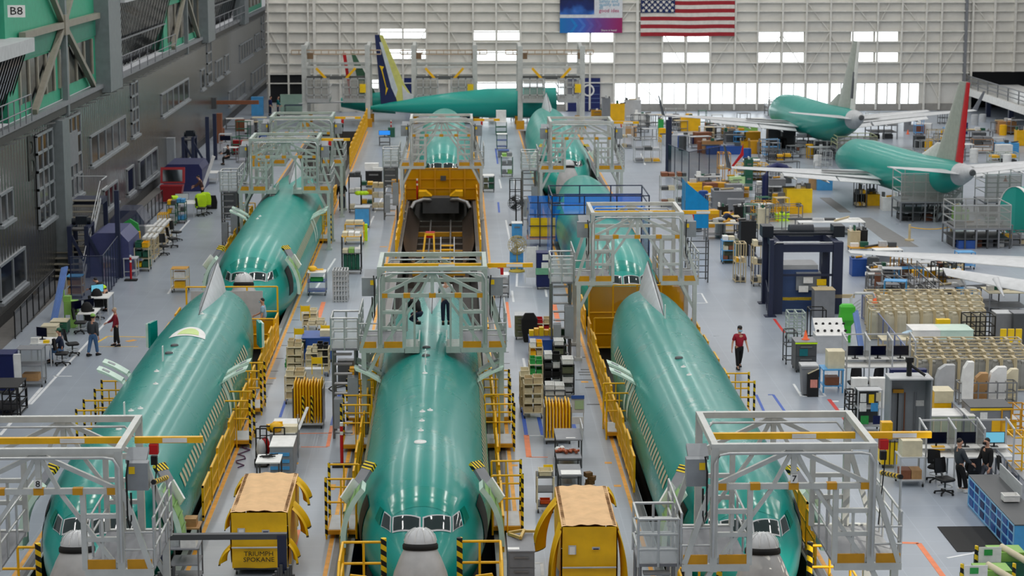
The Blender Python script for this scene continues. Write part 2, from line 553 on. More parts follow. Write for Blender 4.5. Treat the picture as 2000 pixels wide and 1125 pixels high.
# ------------------------------------------------------------------ back wall
YB = 189.6
def wb(px, py, dy=0.0):
 return atY(px, py, YB + dy)
def ribbed(name, col, rough, metal, period, strength, axis='X', spec=None):
 m = mat(name, col, rough, metal, vary=0.05, scale=0.6, spec=spec)
 nt = m.node_tree
 bs = nt.nodes['Principled BSDF']
 tc = [n for n in nt.nodes if n.type == 'TEX_COORD'][0]
 wv = nt.nodes.new('ShaderNodeTexWave')
 wv.bands_direction = axis
 wv.inputs['Scale'].default_value = 0.314 / period
 wv.inputs['Distortion'].default_value = 0.0
 nt.links.new(tc.outputs['Object'], wv.inputs['Vector'])
 bp = nt.nodes.new('ShaderNodeBump')
 bp.inputs['Strength'].default_value = strength
 bp.inputs['Distance'].default_value = 0.05
 nt.links.new(wv.outputs['Fac'], bp.inputs['Height'])
 nt.links.new(bp.outputs['Normal'], bs.inputs['Normal'])
 return m
WALLM = ribbed('back_wall_panel', (0.88, 0.87, 0.845), 0.6, 0.0, 1.2, 0.25, 'X')
WALLF = mat('back_wall_frame', (0.88, 0.87, 0.84), 0.55)
WALLG = mat('back_wall_base', (0.60, 0.59, 0.57), 0.6)
DAYL = mat('daylight_pane', (0.9, 0.95, 1.0), 0.3, emit=(0.97, 0.99, 1.0, 2.6))
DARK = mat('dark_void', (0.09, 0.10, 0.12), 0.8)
xl, xr = wb(520, 100).x, wb(1893, 100).x
ztop = 13.5
zg = wb(1300, 203).z
q = MB()
q.box(xl, xr, YB, YB + 0.4, zg, ztop)
wall_back = struct(q.build('wall_back', WALLM))
q = MB()
q.box(wb(1030, 200).x, xr, YB - 0.1, YB + 0.4, 0, zg)
struct(q.build('trim_1', WALLG, wall_back))
q = MB()
q.box(xl, wb(1030, 200).x, YB, YB + 0.4, 0, zg)
q.build('lower_panel', WALLM, wall_back)
for x in (525, 563, 603, 615, 664, 695, 740, 787, 833, 877, 924, 969, 1016.5, 1061, 1107, 1152, 1199, 1244, 1293, 1340, 1387, 1435, 1479, 1526.7, 1573, 1620, 1664, 1712, 1759, 1806, 1836, 1884, 1897):
 q = MB()
 xx = wb(x, 100).x
 wd = 0.16 if x not in (1244, 1884, 615) else 0.26
 q.box(xx - wd / 2, xx + wd / 2, YB - 0.32, YB + 0.02, 0.1, ztop)
 q.build('column', WALLF if x != 1884 else MGR, wall_back)
for y in (5, 22, 41, 61.5, 82, 102, 123, 143, 161):
 q = MB()
 z = wb(1300, y).z
 q.box(xl, xr, YB - 0.30, YB + 0.02, z - 0.05, z + 0.05)
 q.build('purlin', WALLF, wall_back)
for xa, xb_, ya, yb_ in ((525, 563, 55, 130), (615, 664, 0, 55), (664, 695, 0, 40), (740, 787, 0, 55), (664, 695, 55, 100), (787, 833, 140, 56), (833, 877, 0, 55), (877, 924, 55, 140), (969, 1016, 0, 60), (1061, 1107, 60, 140), (1107, 1152, 60, 0), (1199, 1244, 60, 0), (1244, 1293, 160, 205), (1293, 1340, 60, 140),
                         (1387, 1435, 140, 62), (1435, 1479, 62, 140), (1479, 1526, 145, 66), (1526, 1573, 66, 145), (1573, 1620, 0, 62), (1573, 1620, 145, 62), (1620, 1664, 62, 145), (1664, 1712, 0, 62), (1712, 1740, 55, 0), (1759, 1806, 0, 62), (1759, 1806, 140, 62), (1806, 1836, 140, 200), (1836, 1884, 140, 62), (1897, 1940, 0, 60)):
 q = MB()
 a, c = wb(xa, ya), wb(xb_, yb_)
 q.beam((a.x, YB - 0.16, a.z), (c.x, YB - 0.16, c.z), 0.09)
 q.build('brace', WALLF, wall_back)
win_n = 0
def bwin(x0, x1, y0, y1, dy=-0.03):
 global win_n
 win_n += 1
 a, c = wb(x0, y1), wb(x1, y0)
 q = MB()
 q.box(a.x, c.x, YB + dy - 0.02, YB + dy, a.z, c.z)
 o = struct(q.build('window_%d' % win_n, DAYL))
 f = MB()
 t = 0.05
 f.box(a.x - t, c.x + t, YB + dy - 0.08, YB, a.z - t, a.z)
 f.box(a.x - t, c.x + t, YB + dy - 0.08, YB, c.z, c.z + t)
 f.box(a.x - t, a.x, YB + dy - 0.08, YB, a.z, c.z)
 f.box(c.x, c.x + t, YB + dy - 0.08, YB, a.z, c.z)
 f.build('window_frame', WALLF, o)
for xs, yt in (((743, 785, 789, 832), 56.5), ((925, 968, 972, 1014), 60), ((1108, 1151, 1155, 1197), 63), ((1295, 1336, 1341, 1384), 63), ((1479, 1523, 1527, 1569), 63), ((1662, 1705, 1709, 1753), 62)):
 bwin(xs[0], xs[1], yt, yt + 18)
 bwin(xs[2], xs[3], yt, yt + 18)
 bwin(xs[0], xs[1], yt + 40, yt + 58)
 bwin(xs[2], xs[3], yt + 40, yt + 58)
edges = (926, 969, 1014, 1061, 1103)
for x0, x1 in zip(edges, edges[1:]):
 bwin(x0 + 1.5, x1 - 1.5, 160, 203)
for x0, x1 in ((1199, 1244), (1244, 1293), (1293, 1340), (1340, 1387), (1387, 1435), (1435, 1479), (1479, 1526), (1526, 1573), (1573, 1620), (1620, 1664), (1664, 1712), (1712, 1752), (1752, 1796)):
 xm = (x0 + x1) / 2
 bwin(x0 + 2, xm - 0.7, 163, 202)
 bwin(xm + 0.7, x1 - 2, 163, 202)
bwin(724, 739, 156, 172)
def bpanel(name, m, x0, x1, y0, y1, dy=-0.1, th=0.1):
 a, c = wb(x0, y1), wb(x1, y0)
 q = MB()
 q.box(a.x, c.x, YB + dy - th, YB + dy, max(0, a.z), c.z)
 return struct(q.build(name, m))
NAVD = mat('navy_door', (0.07, 0.14, 0.38), 0.45)
d1 = bpanel('door_1', NAVD, 784, 808, 152, 215)
d2 = bpanel('door_2', NAVD, 1106, 1172, 152, 218)
q = MB()
c = wb(1149, 176)
q.lathe([(0.55, -0.02), (0.55, 0.02)], 20, Matrix.Translation((c.x, YB - 0.24, c.z)) @ Matrix.Rotation(PI / 2, 4, 'X'), True)
q.build('emblem', WHT, d2)
q = MB()
q.lathe([(0.40, -0.03), (0.40, 0.03)], 20, Matrix.Translation((c.x, YB - 0.25, c.z)) @ Matrix.Rotation(PI / 2, 4, 'X'), True)
q.build('emblem_disc', DBLU, d2)
for yy in (160, 168, 184, 192, 200):
 q = MB()
 a = wb(1107, yy)
 q.box(a.x, wb(1171, yy).x, YB - 0.23, YB - 0.19, a.z - 0.03, a.z + 0.03)
 q.build('door_seam', mat('door_seam', (0.35, 0.42, 0.6), 0.5), d2)
bpanel('door_3', DARK, 526, 606, 143, 200, -0.02, 0.05)
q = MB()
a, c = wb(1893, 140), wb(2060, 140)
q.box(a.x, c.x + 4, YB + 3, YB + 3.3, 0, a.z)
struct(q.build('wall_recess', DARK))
q = MB()
q.box(a.x, c.x + 4, YB, YB + 0.4, a.z, ztop)
wr = struct(q.build('wall_back_right', WALLM))
for x in (1940, 1980):
 q = MB()
 xx = wb(x, 80).x
 q.box(xx - 0.1, xx + 0.1, YB - 0.3, YB + 0.02, a.z, ztop)
 q.build('column', WALLF, wr)
for y in (5, 22, 41, 61.5, 82, 102, 123):
 q = MB()
 z = wb(1300, y).z
 q.box(a.x, c.x + 4, YB - 0.28, YB + 0.02, z - 0.05, z + 0.05)
 q.build('purlin', WALLF, wr)
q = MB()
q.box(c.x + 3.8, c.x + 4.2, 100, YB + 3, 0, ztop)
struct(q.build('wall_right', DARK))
mz = T('mezzanine', 'white mezzanine walkway with grey railing at the far end of the right wall', 'mezzanine')
a = at(1923, 182, 2.1)
c = at(2010, 219, 2.1)
q = MB()
q.box(a.x - 0.3, a.x + 5.5, c.y, YB + 2.9, 1.5, 2.1)
q.build('slab', WHT, mz)
for k in range(9):
 yy = c.y + k * (YB + 2.5 - c.y) / 8
 q = MB()
 q.box(a.x - 0.1, a.x, yy - 0.04, yy + 0.04, 2.1, 3.2)
 q.build('post', MGR, mz)
for zz in (2.5, 2.85, 3.2):
 q = MB()
 q.box(a.x - 0.1, a.x, c.y, YB + 2.5, zz - 0.03, zz + 0.03)
 q.build('rail', MGR, mz)
q = MB()
q.box(a.x - 0.06, a.x - 0.04, c.y, YB + 2.5, 2.15, 3.15)
q.build('mesh_panel', MESHG, mz)
for k in range(3):
 yy = c.y + 3 + k * (YB - 2 - c.y) / 3
 q = MB()
 q.box(a.x + 0.2, a.x + 0.6, yy, yy + 0.4, 0, 1.5)
 q.build('pillar', NAVY, mz)
bn = T('banner', 'hanging banner with a blue photograph above a blue to magenta band', 'banner', (wb(1154, 0).x, YB - 0.35, 0))
bx0, bx1 = wb(1093, 30).x - bn.location.x, wb(1215, 30).x - bn.location.x
def grad_mat(name, stops, axis, lo, hi, extra=None):
 m = bpy.data.materials.new(name)
 m.use_nodes = True
 nt = m.node_tree
 bs = nt.nodes['Principled BSDF']
 bs.inputs['Roughness'].default_value = 0.6
 tc = nt.nodes.new('ShaderNodeTexCoord')
 sp = nt.nodes.new('ShaderNodeSeparateXYZ')
 nt.links.new(tc.outputs['Object'], sp.inputs[0])
 mr = nt.nodes.new('ShaderNodeMapRange')
 mr.inputs[1].default_value, mr.inputs[2].default_value = lo, hi
 src = sp.outputs[axis]
 if extra:
  nz = nt.nodes.new('ShaderNodeTexNoise')
  nz.inputs['Scale'].default_value = extra
  nt.links.new(tc.outputs['Object'], nz.inputs['Vector'])
  ad = nt.nodes.new('ShaderNodeMath')
  ad.operation = 'MULTIPLY_ADD'
  ad.inputs[1].default_value = (hi - lo) * 0.9
  nt.links.new(nz.outputs['Fac'], ad.inputs[0])
  nt.links.new(src, ad.inputs[2])
  src = ad.outputs[0]
 nt.links.new(src, mr.inputs[0])
 rp = nt.nodes.new('ShaderNodeValToRGB')
 el = rp.color_ramp.elements
 while len(el) < len(stops):
  el.new(0.5)
 for e, (p, c3) in zip(el, stops):
  e.position = p
  e.color = tuple(v ** 2.2 for v in c3) + (1,)
 nt.links.new(mr.outputs[0], rp.inputs[0])
 nt.links.new(rp.outputs[0], bs.inputs['Base Color'])
 return m
z1, z2, z3 = wb(1154, 64).z, wb(1154, 34.5).z, wb(1154, -40).z
q = MB()
q.box(bx0, bx1, -0.03, 0, z1, z2)
q.build('colour_band', grad_mat('banner_band', [(0, (0.0, 0.45, 0.72)), (0.35, (0.22, 0.38, 0.75)), (0.6, (0.42, 0.25, 0.55)), (1, (0.60, 0.10, 0.36))], 0, bx0, bx1), bn)
q = MB()
q.box(bx0, bx1, -0.03, 0, z2, z3)
q.build('white_panel', mat('banner_white', (0.86, 0.87, 0.89), 0.6), bn)
xm = bx0 + (bx1 - bx0) * 0.55
q = MB()
q.box(bx0, xm, -0.05, -0.03, z2 + 0.3, z3)
q.build('photograph', grad_mat('banner_photo', [(0, (0.78, 0.83, 0.92)), (0.35, (0.20, 0.42, 0.75)), (0.6, (0.02, 0.16, 0.42)), (1, (0.0, 0.05, 0.22))], 2, z2 + 0.6, z2 + 3.2, 0.9), bn)
CHEV = mat('banner_chevron', (0.40, 0.48, 0.82), 0.6)
for k in range(4):
 q = MB()
 cx_ = bx0 + (bx1 - bx0) * (0.2 + k * 0.13)
 zm = (z1 + z2) / 2
 q.prism([(cx_ - 0.28, z2 - 0.06), (cx_, z2 - 0.06), (cx_ + 0.5, zm), (cx_, z1 + 0.06), (cx_ - 0.28, z1 + 0.06), (cx_ + 0.2, zm)], -0.045, -0.03)
 q.build('chevron', mat('banner_chevron_%s' % 'abcd'[k], ((0.10, 0.50, 0.80), (0.28, 0.46, 0.80), (0.38, 0.36, 0.68), (0.45, 0.28, 0.58))[k], 0.6), bn)
TXB = mat('banner_text_blue', (0.45, 0.68, 0.80), 0.6)
TXR = mat('banner_text_red', (0.75, 0.25, 0.45), 0.6)
tx = bx0 + (bx1 - bx0) * 0.625
for s, py, m, sz in (('Safety and', 2, TXB, 0.42), ('quality and', 8.5, TXB, 0.42), ('all', 14.5, TXB, 0.42), ('good idea', 20.5, TXR, 0.46)):
 text_mesh('lettering', s, sz, m, bn, (tx, -0.05, wb(1154, py).z), align='LEFT')
text_mesh('lettering', 'Share it here!', 0.26, WHT, bn, (tx + 0.2, -0.05, wb(1154, 59).z), align='LEFT')
fl = T('flag', 'large red white and blue striped flag hanging on the back wall', 'flag', (wb(1251, 0).x, YB - 0.35, 0))
fw = wb(1434, 30).x - fl.location.x
hz = (wb(1300, 0).z - wb(1300, 70.5).z) / 70.5
zb = wb(1300, 70.5).z
sh = 7.65 * hz
FRED = mat('flag_red', (0.62, 0.12, 0.17), 0.7)
FWHT = mat('flag_white', (0.88, 0.86, 0.83), 0.7)
FNAV = mat('flag_blue', (0.03, 0.15, 0.36), 0.7)
for k in range(13):
 q = MB()
 z0, z1_ = zb + k * sh, zb + (k + 1) * sh
 q.grid(lambda u, v: (u * fw, -0.03 + 0.05 * math.sin(u * 17 + k * 0.3), z0 + (z1_ - z0) * v + 0.02 * math.sin(u * 9)), 24, 1)
 q.build('stripe', FRED if k % 2 == 0 else FWHT, fl)
q = MB()
cw, cz0 = fw * 0.362, zb + 6 * sh
q.grid(lambda u, v: (u * cw, -0.10 + 0.02 * math.sin(u * 6), cz0 + v * 7 * sh), 10, 6)
ca = q.build('canton', FNAV, fl)
for r_ in range(9):
 for c_ in range(6 if r_ % 2 == 0 else 5):
  q = MB()
  sx_ = cw * (0.075 + c_ * 0.17 + (0.085 if r_ % 2 else 0))
  sz_ = cz0 + 7 * sh * (0.085 + r_ * 0.104)
  pts = []
  for k in range(10):
   rr = 0.19 if k % 2 == 0 else 0.085
   t = PI / 2 + k * PI / 5
   pts.append((sx_ + rr * math.cos(t), sz_ + rr * math.sin(t)))
  q.prism(pts, -0.15, -0.11)
  q.build('star', FWHT, ca)
# ------------------------------------------------------------------ left wall: metal faced offices below a green upper storey
XW = -19.6
def wl(px, py, dx=0.0):
 return atX(px, py, XW + dx)
METAL = ribbed('metal_cladding', (0.56, 0.56, 0.55), 0.22, 0.85, 0.6, 0.5, 'Y')
METD = mat('plinth_dark', (0.22, 0.22, 0.22), 0.6)
GREENW = mat('green_wall', (0.22, 0.64, 0.50), 0.5)
GREEND = mat('green_wall_band', (0.20, 0.52, 0.43), 0.5)
FRAMEW = mat('window_frame_grey', (0.62, 0.64, 0.66), 0.4, 0.4)
GLASSD = mat('dark_glass', (0.10, 0.12, 0.13), 0.12, 0.0, spec=0.5)
GLASSM = mat('mirror_glass', (0.72, 0.75, 0.78), 0.06, 1.0)
BRACE = mat('brace_beige', (0.56, 0.54, 0.49), 0.5)
COLG = mat('column_grey', (0.46, 0.49, 0.50), 0.45)
ZL = 8.1
q = MB()
q.box(XW - 0.4, XW, 60, 219, 0.0, ZL)
wall_left = struct(q.build('wall_left', METAL))
q = MB()
q.box(XW - 0.02, XW + 0.06, 60, 219, 0, 0.5)
struct(q.build('baseboard_left', METD))
q = MB()
q.box(XW, -10, 219, 219.4, 0, 14)
struct(q.build('wall_corner', WALLM))
q = MB()
q.box(XW, XW + 0.35, 60, 219, ZL + 0.05, ZL + 0.28)
struct(q.build('trim_2', MGR))
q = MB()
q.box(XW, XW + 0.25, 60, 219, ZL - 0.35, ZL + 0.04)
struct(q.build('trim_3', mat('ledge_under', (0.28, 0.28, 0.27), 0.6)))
rk = random.Random(3)
for k in range(58):
 q = MB()
 y = 84 + k * 2.3
 q.beam((XW - 0.02, y, ZL - 0.5), (XW + 0.5, y + 0.1, ZL - 0.42), 0.06)
 q.build('bracket', STEEL, wall_left)
wn = [100]
def lwin(x0, yb0, x1, yb1, yt0, nmul=3, glass=None, dx=0.0, rows=1):
 """window on the left wall from its near lower, far lower and near upper corners in the picture"""
 a, c, t = wl(x0, yb0), wl(x1, yb1), wl(x0, yt0)
 y0, y1 = min(a.y, c.y), max(a.y, c.y)
 z0, z1 = (a.z + c.z) / 2, (a.z + c.z) / 2 + (t.z - a.z)
 wn[0] += 1
 q = MB()
 q.box(XW + dx, XW + dx + 0.04, y0, y1, z0, z1)
 o = struct(q.build('window_%d' % wn[0], glass or GLASSD))
 f = MB()
 t_ = 0.06
 for zz in [z0, z1] + [z0 + (z1 - z0) * (r + 1) / rows for r in range(rows - 1)]:
  f.box(XW + dx, XW + dx + 0.09, y0 - t_, y1 + t_, zz - t_, zz + t_)
 for k in range(nmul + 1):
  yy = y0 + (y1 - y0) * k / nmul
  f.box(XW + dx, XW + dx + 0.09, yy - t_, yy + t_, z0, z1)
 f.build('window_frame', FRAMEW, o)
 s = MB()
 s.box(XW + dx, XW + dx + 0.2, y0 - 0.1, y1 + 0.1, z0 - 0.18, z0 - 0.05)
 s.build('window_sill', FRAMEW, o)
for wnd in ((0, 592, 49, 547, 521, 2), (0, 441, 24, 421, 383, 2), (177, 324, 245, 277, 267, 5), (315, 227, 368, 192, 184, 5), (392, 175, 399, 170, 137, 1),
   (421, 155, 433, 148, 120, 2), (439, 142, 446, 138, 109, 1), (468, 121, 492, 104, 89, 5), (498, 98, 506, 93, 68, 2),
   (447, 206, 478, 184, 178, 4), (491, 171, 517, 152, 142, 4), (203, 410, 229, 392, 370, 3), (248, 380, 261, 370, 331, 1), (272, 361, 307, 335, 312, 3)):
 lwin(*wnd)
lwin(405, 165, 413, 160, 83, 1, rows=4)
lwin(511, 92, 515, 90, 30, 1, rows=4)
lwin(74, 440, 104, 420, 262, 3, rows=5, dx=0.05)
lwin(122, 398, 158, 374, 234, 4, rows=4, dx=0.05)
lwin(257, 268, 270, 258, 163, 2, rows=4)
q = MB()
a, c = wl(104, 300), wl(118, 300)
q.box(XW, XW + 0.5, a.y, c.y, 0, 7.6)
struct(q.build('trim_4', COLG))
q = MB()
a, c = wl(127, 330), wl(146, 262)
q.box(XW + 0.05, XW + 0.16, a.y, c.y, a.z, wl(127, 263).z)
struct(q.build('trim_5', MGR))
a = wl(60.5, 313)
lt = text_mesh('wall_letter', 'B', 3.0, mat('letter_dark', (0.16, 0.17, 0.16), 0.5), None, (XW + 0.02, a.y, a.z), rot=(PI / 2, 0, PI / 2), depth=0.02, sx=1.2)
tag(lt, 'large dark letter on the metal facade beside the tall framed window', 'letter')
def ubox(name, m, x0, x1, z0, z1, dx0=-0.5, dx1=-0.05, yl=None):
 """box on the upper storey between two picture columns measured on the ledge line"""
 def yy(px):
  return atX(px, 245 - (px - 40) * 0.489, XW).y
 q = MB()
 q.box(XW + dx0, XW + dx1, yy(x0), yy(x1), z0, z1)
 return struct(q.build(name, m))
ZT = 16.0
ubox('wall_upper', GREENW, 20, 198, ZL + 0.3, ZT)
ubox('wall_upper', GREENW, 322, 395, ZL + 0.3, ZT)
ubox('wall_upper', GREENW, 470, 512, ZL + 0.3, ZT)
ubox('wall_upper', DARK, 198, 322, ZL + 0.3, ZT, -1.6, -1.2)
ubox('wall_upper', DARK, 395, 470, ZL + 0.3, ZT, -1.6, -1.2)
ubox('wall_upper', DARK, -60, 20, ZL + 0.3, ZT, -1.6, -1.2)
ubox('trim_6', GREEND, 30, 198, 11.0, 11.9, -0.05, 0.02)
ubox('trim_7', COLG, 190, 214, ZL - 0.2, ZT, -0.3, 0.75)
ubox('trim_8', COLG, 388, 402, ZL - 0.2, ZT, -0.3, 0.75)
ubox('trim_9', COLG, 462, 470, ZL - 0.2, ZT, -0.3, 0.75)
def uband(x0, x1, z0, z1, n):
 wn[0] += 1
 y0 = atX(x0, 245 - (x0 - 40) * 0.489, XW).y
 y1 = atX(x1, 245 - (x1 - 40) * 0.489, XW).y
 q = MB()
 q.box(XW - 0.06, XW - 0.02, y0, y1, z0, z1)
 o = struct(q.build('window_%d' % wn[0], GLASSD))
 f = MB()
 for k in range(n + 1):
  yy = y0 + (y1 - y0) * k / n
  f.box(XW - 0.05, XW + 0.05, yy - 0.14, yy + 0.14, z0, z1)
 f.build('window_frame', BRACE, o)
uband(42, 108, 9.0, 10.9, 4)
uband(118, 182, 9.0, 10.9, 4)
uband(330, 388, 8.9, 11.4, 5)
uband(474, 508, 8.9, 11.4, 5)
def slanted(x0, x1, n, glass, z1=12.6):
 """window bay that leans out over the hall"""
 wn[0] += 1
 y0 = atX(x0, 245 - (x0 - 40) * 0.489, XW).y
 y1 = atX(x1, 245 - (x1 - 40) * 0.489, XW).y
 q = MB()
 z0 = ZL + 0.35
 q.add([(XW - 0.5, y0, z0), (XW - 0.5, y1, z0), (XW + 0.55, y1, z1), (XW + 0.55, y0, z1)], [(0, 1, 2, 3)])
 q.add([(XW - 0.5, y0, z0), (XW + 0.55, y0, z1), (XW - 0.9, y0, z1), (XW - 0.9, y0, z0)], [(0, 1, 2, 3)])
 o = struct(q.build('window_%d' % wn[0], glass))
 for k in range(n + 1):
  yy = y0 + (y1 - y0) * k / n
  f = MB()
  f.beam((XW - 0.45, yy, z0), (XW + 0.6, yy, z1), 0.05, 0.06)
  f.build('mullion', BLK, o)
 f = MB()
 f.beam((XW + 0.1, y0, 10.3), (XW + 0.1, y1, 10.3), 0.08)
 f.build('mullion', MGR, o)
 f = MB()
 f.box(XW - 1.0, XW + 1.0, y0, y1, z1, z1 + 0.6)
 f.build('fascia', LGR, o)
 f = MB()
 for zz in (9.0, 9.6):
  f.tube((XW + 0.75, y0, zz), (XW + 0.75, y1, zz), 0.03)
 for k in range(8):
  yy = y0 + (y1 - y0) * k / 7
  f.tube((XW + 0.75, yy, ZL + 0.3), (XW + 0.75, yy, 9.6), 0.03)
 f.build('railing', MGR, o)
slanted(214, 322, 17, GLASSM)
slanted(402, 462, 13, GLASSM)
slanted(-55, 30, 14, GLASSM, 11.5)
def bracing(x0, x1, zmid, ztop_):
 y0 = atX(x0, 245 - (x0 - 40) * 0.489, XW).y
 y1 = atX(x1, 245 - (x1 - 40) * 0.489, XW).y
 ym = (y0 + y1) / 2
 t = T('cross_bracing', '', 'bracing', (XW + 0.2, ym, 0))
 h = (y1 - y0) / 2
 for a, c, wd in (((0, -h, zmid), (0, h, zmid), 0.3), ((0, -h * 0.8, ZL + 0.4), (0, 0, zmid), 0.26), ((0, h * 0.8, ZL + 0.4), (0, 0, zmid), 0.26), ((0, 0, zmid), (0, -h * 0.7, ztop_), 0.26), ((0, 0, zmid), (0, h * 0.7, ztop_), 0.26)):
  q = MB()
  q.beam(a, c, wd, wd)
  q.build('brace', BRACE, t)
 q = MB()
 q.box(-0.14, 0.14, -0.22, 0.22, ZL - 0.5, ztop_)
 q.build('post', COLG, t)
 q = MB()
 q.box(0.0, 0.2, -0.5, 0.5, zmid - 0.5, zmid + 0.5)
 q.build('gusset', BRACE, t)
 return t
bracing(42, 188, 12.1, 16)['label'] = 'beige steel cross bracing over the green wall beside the hall sign'
bracing(326, 388, 12.1, 16)['label'] = 'beige steel cross bracing over the green wall beyond the slanted windows'
sg = T('sign', 'white hall sign lettered B8 hanging before the green wall', 'sign', wl(32, 22, 1.4))
q = MB()
q.box(-0.36, 0.36, -0.02, 0.02, -0.25, 0.25)
q.build('board', WHT, sg)
text_mesh('lettering', 'B8', 0.46, BLK, sg, (0, -0.03, 0), sx=1.15)
# ------------------------------------------------------------------ aircraft bodies
def skin_mat(name, c1, c2, c3, rough=0.27):
 m = mat(name, c1, rough, spec=0.35, coat=0.15, vary=0.03, scale=0.5)
 nt = m.node_tree
 bs = nt.nodes['Principled BSDF']
 tc = [n for n in nt.nodes if n.type == 'TEX_COORD'][0]
 sp = nt.nodes.new('ShaderNodeSeparateXYZ')
 nt.links.new(tc.outputs['Object'], sp.inputs[0])
 an = nt.nodes.new('ShaderNodeMath')
 an.operation = 'ARCTAN2'
 nt.links.new(sp.outputs[0], an.inputs[0])
 nt.links.new(sp.outputs[2], an.inputs[1])
 cm = nt.nodes.new('ShaderNodeCombineXYZ')
 nt.links.new(sp.outputs[1], cm.inputs[0])
 nt.links.new(an.outputs[0], cm.inputs[1])
 br = nt.nodes.new('ShaderNodeTexBrick')
 br.offset = 0.35
 br.inputs['Scale'].default_value = 1.0
 br.inputs['Brick Width'].default_value = 6.4
 br.inputs['Row Height'].default_value = 1.04
 br.inputs['Mortar Size'].default_value = 0.004
 br.inputs['Color1'].default_value = tuple(x ** 2.2 for x in c1) + (1,)
 br.inputs['Color2'].default_value = tuple(x ** 2.2 for x in c2) + (1,)
 br.inputs['Mortar'].default_value = tuple(x ** 2.2 for x in c3) + (1,)
 nt.links.new(cm.outputs[0], br.inputs['Vector'])
 nt.links.new(br.outputs['Color'], bs.inputs['Base Color'])
 n2 = nt.nodes.new('ShaderNodeTexNoise')
 n2.inputs['Scale'].default_value = 1.1
 n2.inputs['Detail'].default_value = 4
 nt.links.new(tc.outputs['Object'], n2.inputs['Vector'])
 mr = nt.nodes.new('ShaderNodeMapRange')
 mr.inputs[3].default_value = rough - 0.06
 mr.inputs[4].default_value = rough + 0.10
 nt.links.new(n2.outputs['Fac'], mr.inputs[0])
 nt.links.new(mr.outputs[0], bs.inputs['Roughness'])
 return m
SKIN = skin_mat('green_primer_skin', (0.0, 0.53, 0.495), (0.02, 0.555, 0.515), (0.06, 0.57, 0.53))
SKIN2 = skin_mat('green_primer_dull', (0.08, 0.58, 0.535), (0.12, 0.61, 0.56), (0.18, 0.63, 0.585), 0.33)
SKING = mat('green_nose_gloss', (0.0, 0.55, 0.50), 0.18, coat=0.5)
RADM = mat('radome_grey', (0.70, 0.70, 0.70), 0.35)
FINM = mat('fin_pale', (0.80, 0.82, 0.84), 0.35)
WPAN = mat('cabin_window_cover', (0.74, 0.70, 0.58), 0.5)
WSG = mat('windshield_glass', (0.07, 0.16, 0.16), 0.06, spec=0.9)
INNR = mat('door_inner_green', (0.55, 0.72, 0.45), 0.55)
BLKH = mat('bulkhead_cream', (0.85, 0.80, 0.62), 0.5)
TBL = [(0.95, 0.22, -1.10, 0.66, -0.45), (1.5, 0.46, -1.40, 0.90, -0.38), (1.95, 0.66, -1.55, 1.07, -0.30), (2.38, 1.00, -1.66, 1.22, -0.24), (3.0, 1.36, -1.78, 1.40, -0.16),
       (4.0, 1.68, -1.90, 1.62, -0.08), (5.2, 1.89, -1.98, 1.77, 0.0), (6.8, 2.0, -2.0, 1.88, 0.0), (22.5, 2.0, -2.0, 1.88, 0.0), (25, 2.0, -1.9, 1.86, 0.02), (27, 1.99, -1.7, 1.78, 0.08),
       (29, 1.97, -1.35, 1.64, 0.2), (30.5, 1.93, -1.0, 1.50, 0.3), (31.6, 1.86, -0.75, 1.36, 0.4)]
def lerp_tbl(t, y):
 y = max(t[0][0], min(t[-1][0], y))
 for a, c in zip(t, t[1:]):
  if y <= c[0]:
   u = (y - a[0]) / (c[0] - a[0])
   return [a[i] + (c[i] - a[i]) * u for i in range(1, 5)]
 return list(t[-1][1:])
def surf(y, th, off=0.0):
 """point on the body: th is measured from the crown, positive towards +x"""
 top, bot, hw, zw = lerp_tbl(TBL, y)
 s_, c_ = math.sin(th), math.cos(th)
 h = (top - zw) if c_ > 0 else (zw - bot)
 p = Vector((hw * s_, y, zw + h * c_))
 if off:
  p += Vector((s_, 0, c_)) * off
 return p
def patch(q, c00, c10, c11, c01, off, nu=6, nv=6):
 """curved quadrilateral lying on the body; corners are (y, th)"""
 def fn(u, v):
  y = (c00[0] * (1 - u) + c10[0] * u) * (1 - v) + (c01[0] * (1 - u) + c11[0] * u) * v
  t = (c00[1] * (1 - u) + c10[1] * u) * (1 - v) + (c01[1] * (1 - u) + c11[1] * u) * v
  return surf(y, t, off)
 q.grid(fn, nu, nv)
BODY_YS = [0.95, 1.2, 1.5, 1.72, 1.95, 2.15, 2.38, 2.65, 3.0, 3.5, 4.0, 4.6, 5.2, 5.9, 6.6, 7.4, 8.2, 9, 10, 11, 12, 13, 14, 15, 16, 17, 18, 19, 20, 21, 22, 22.5, 23.2, 24, 25, 26, 27, 28, 29, 30, 30.5, 31.1, 31.6]
ME = {}
def shared(key, fn):
 if key not in ME:
  ME[key] = fn()
 return ME[key]
def part(key, name, parent, fn, m=None, loc=None, rz=0.0):
 """a part whose mesh is built once and shared by every copy"""
 if key not in ME:
  q = MB()
  fn(q)
  o = q.build(name, m, parent, loc, rz)
  ME[key] = o.data
  return o
 return link(name, ME[key], parent, loc, rz)
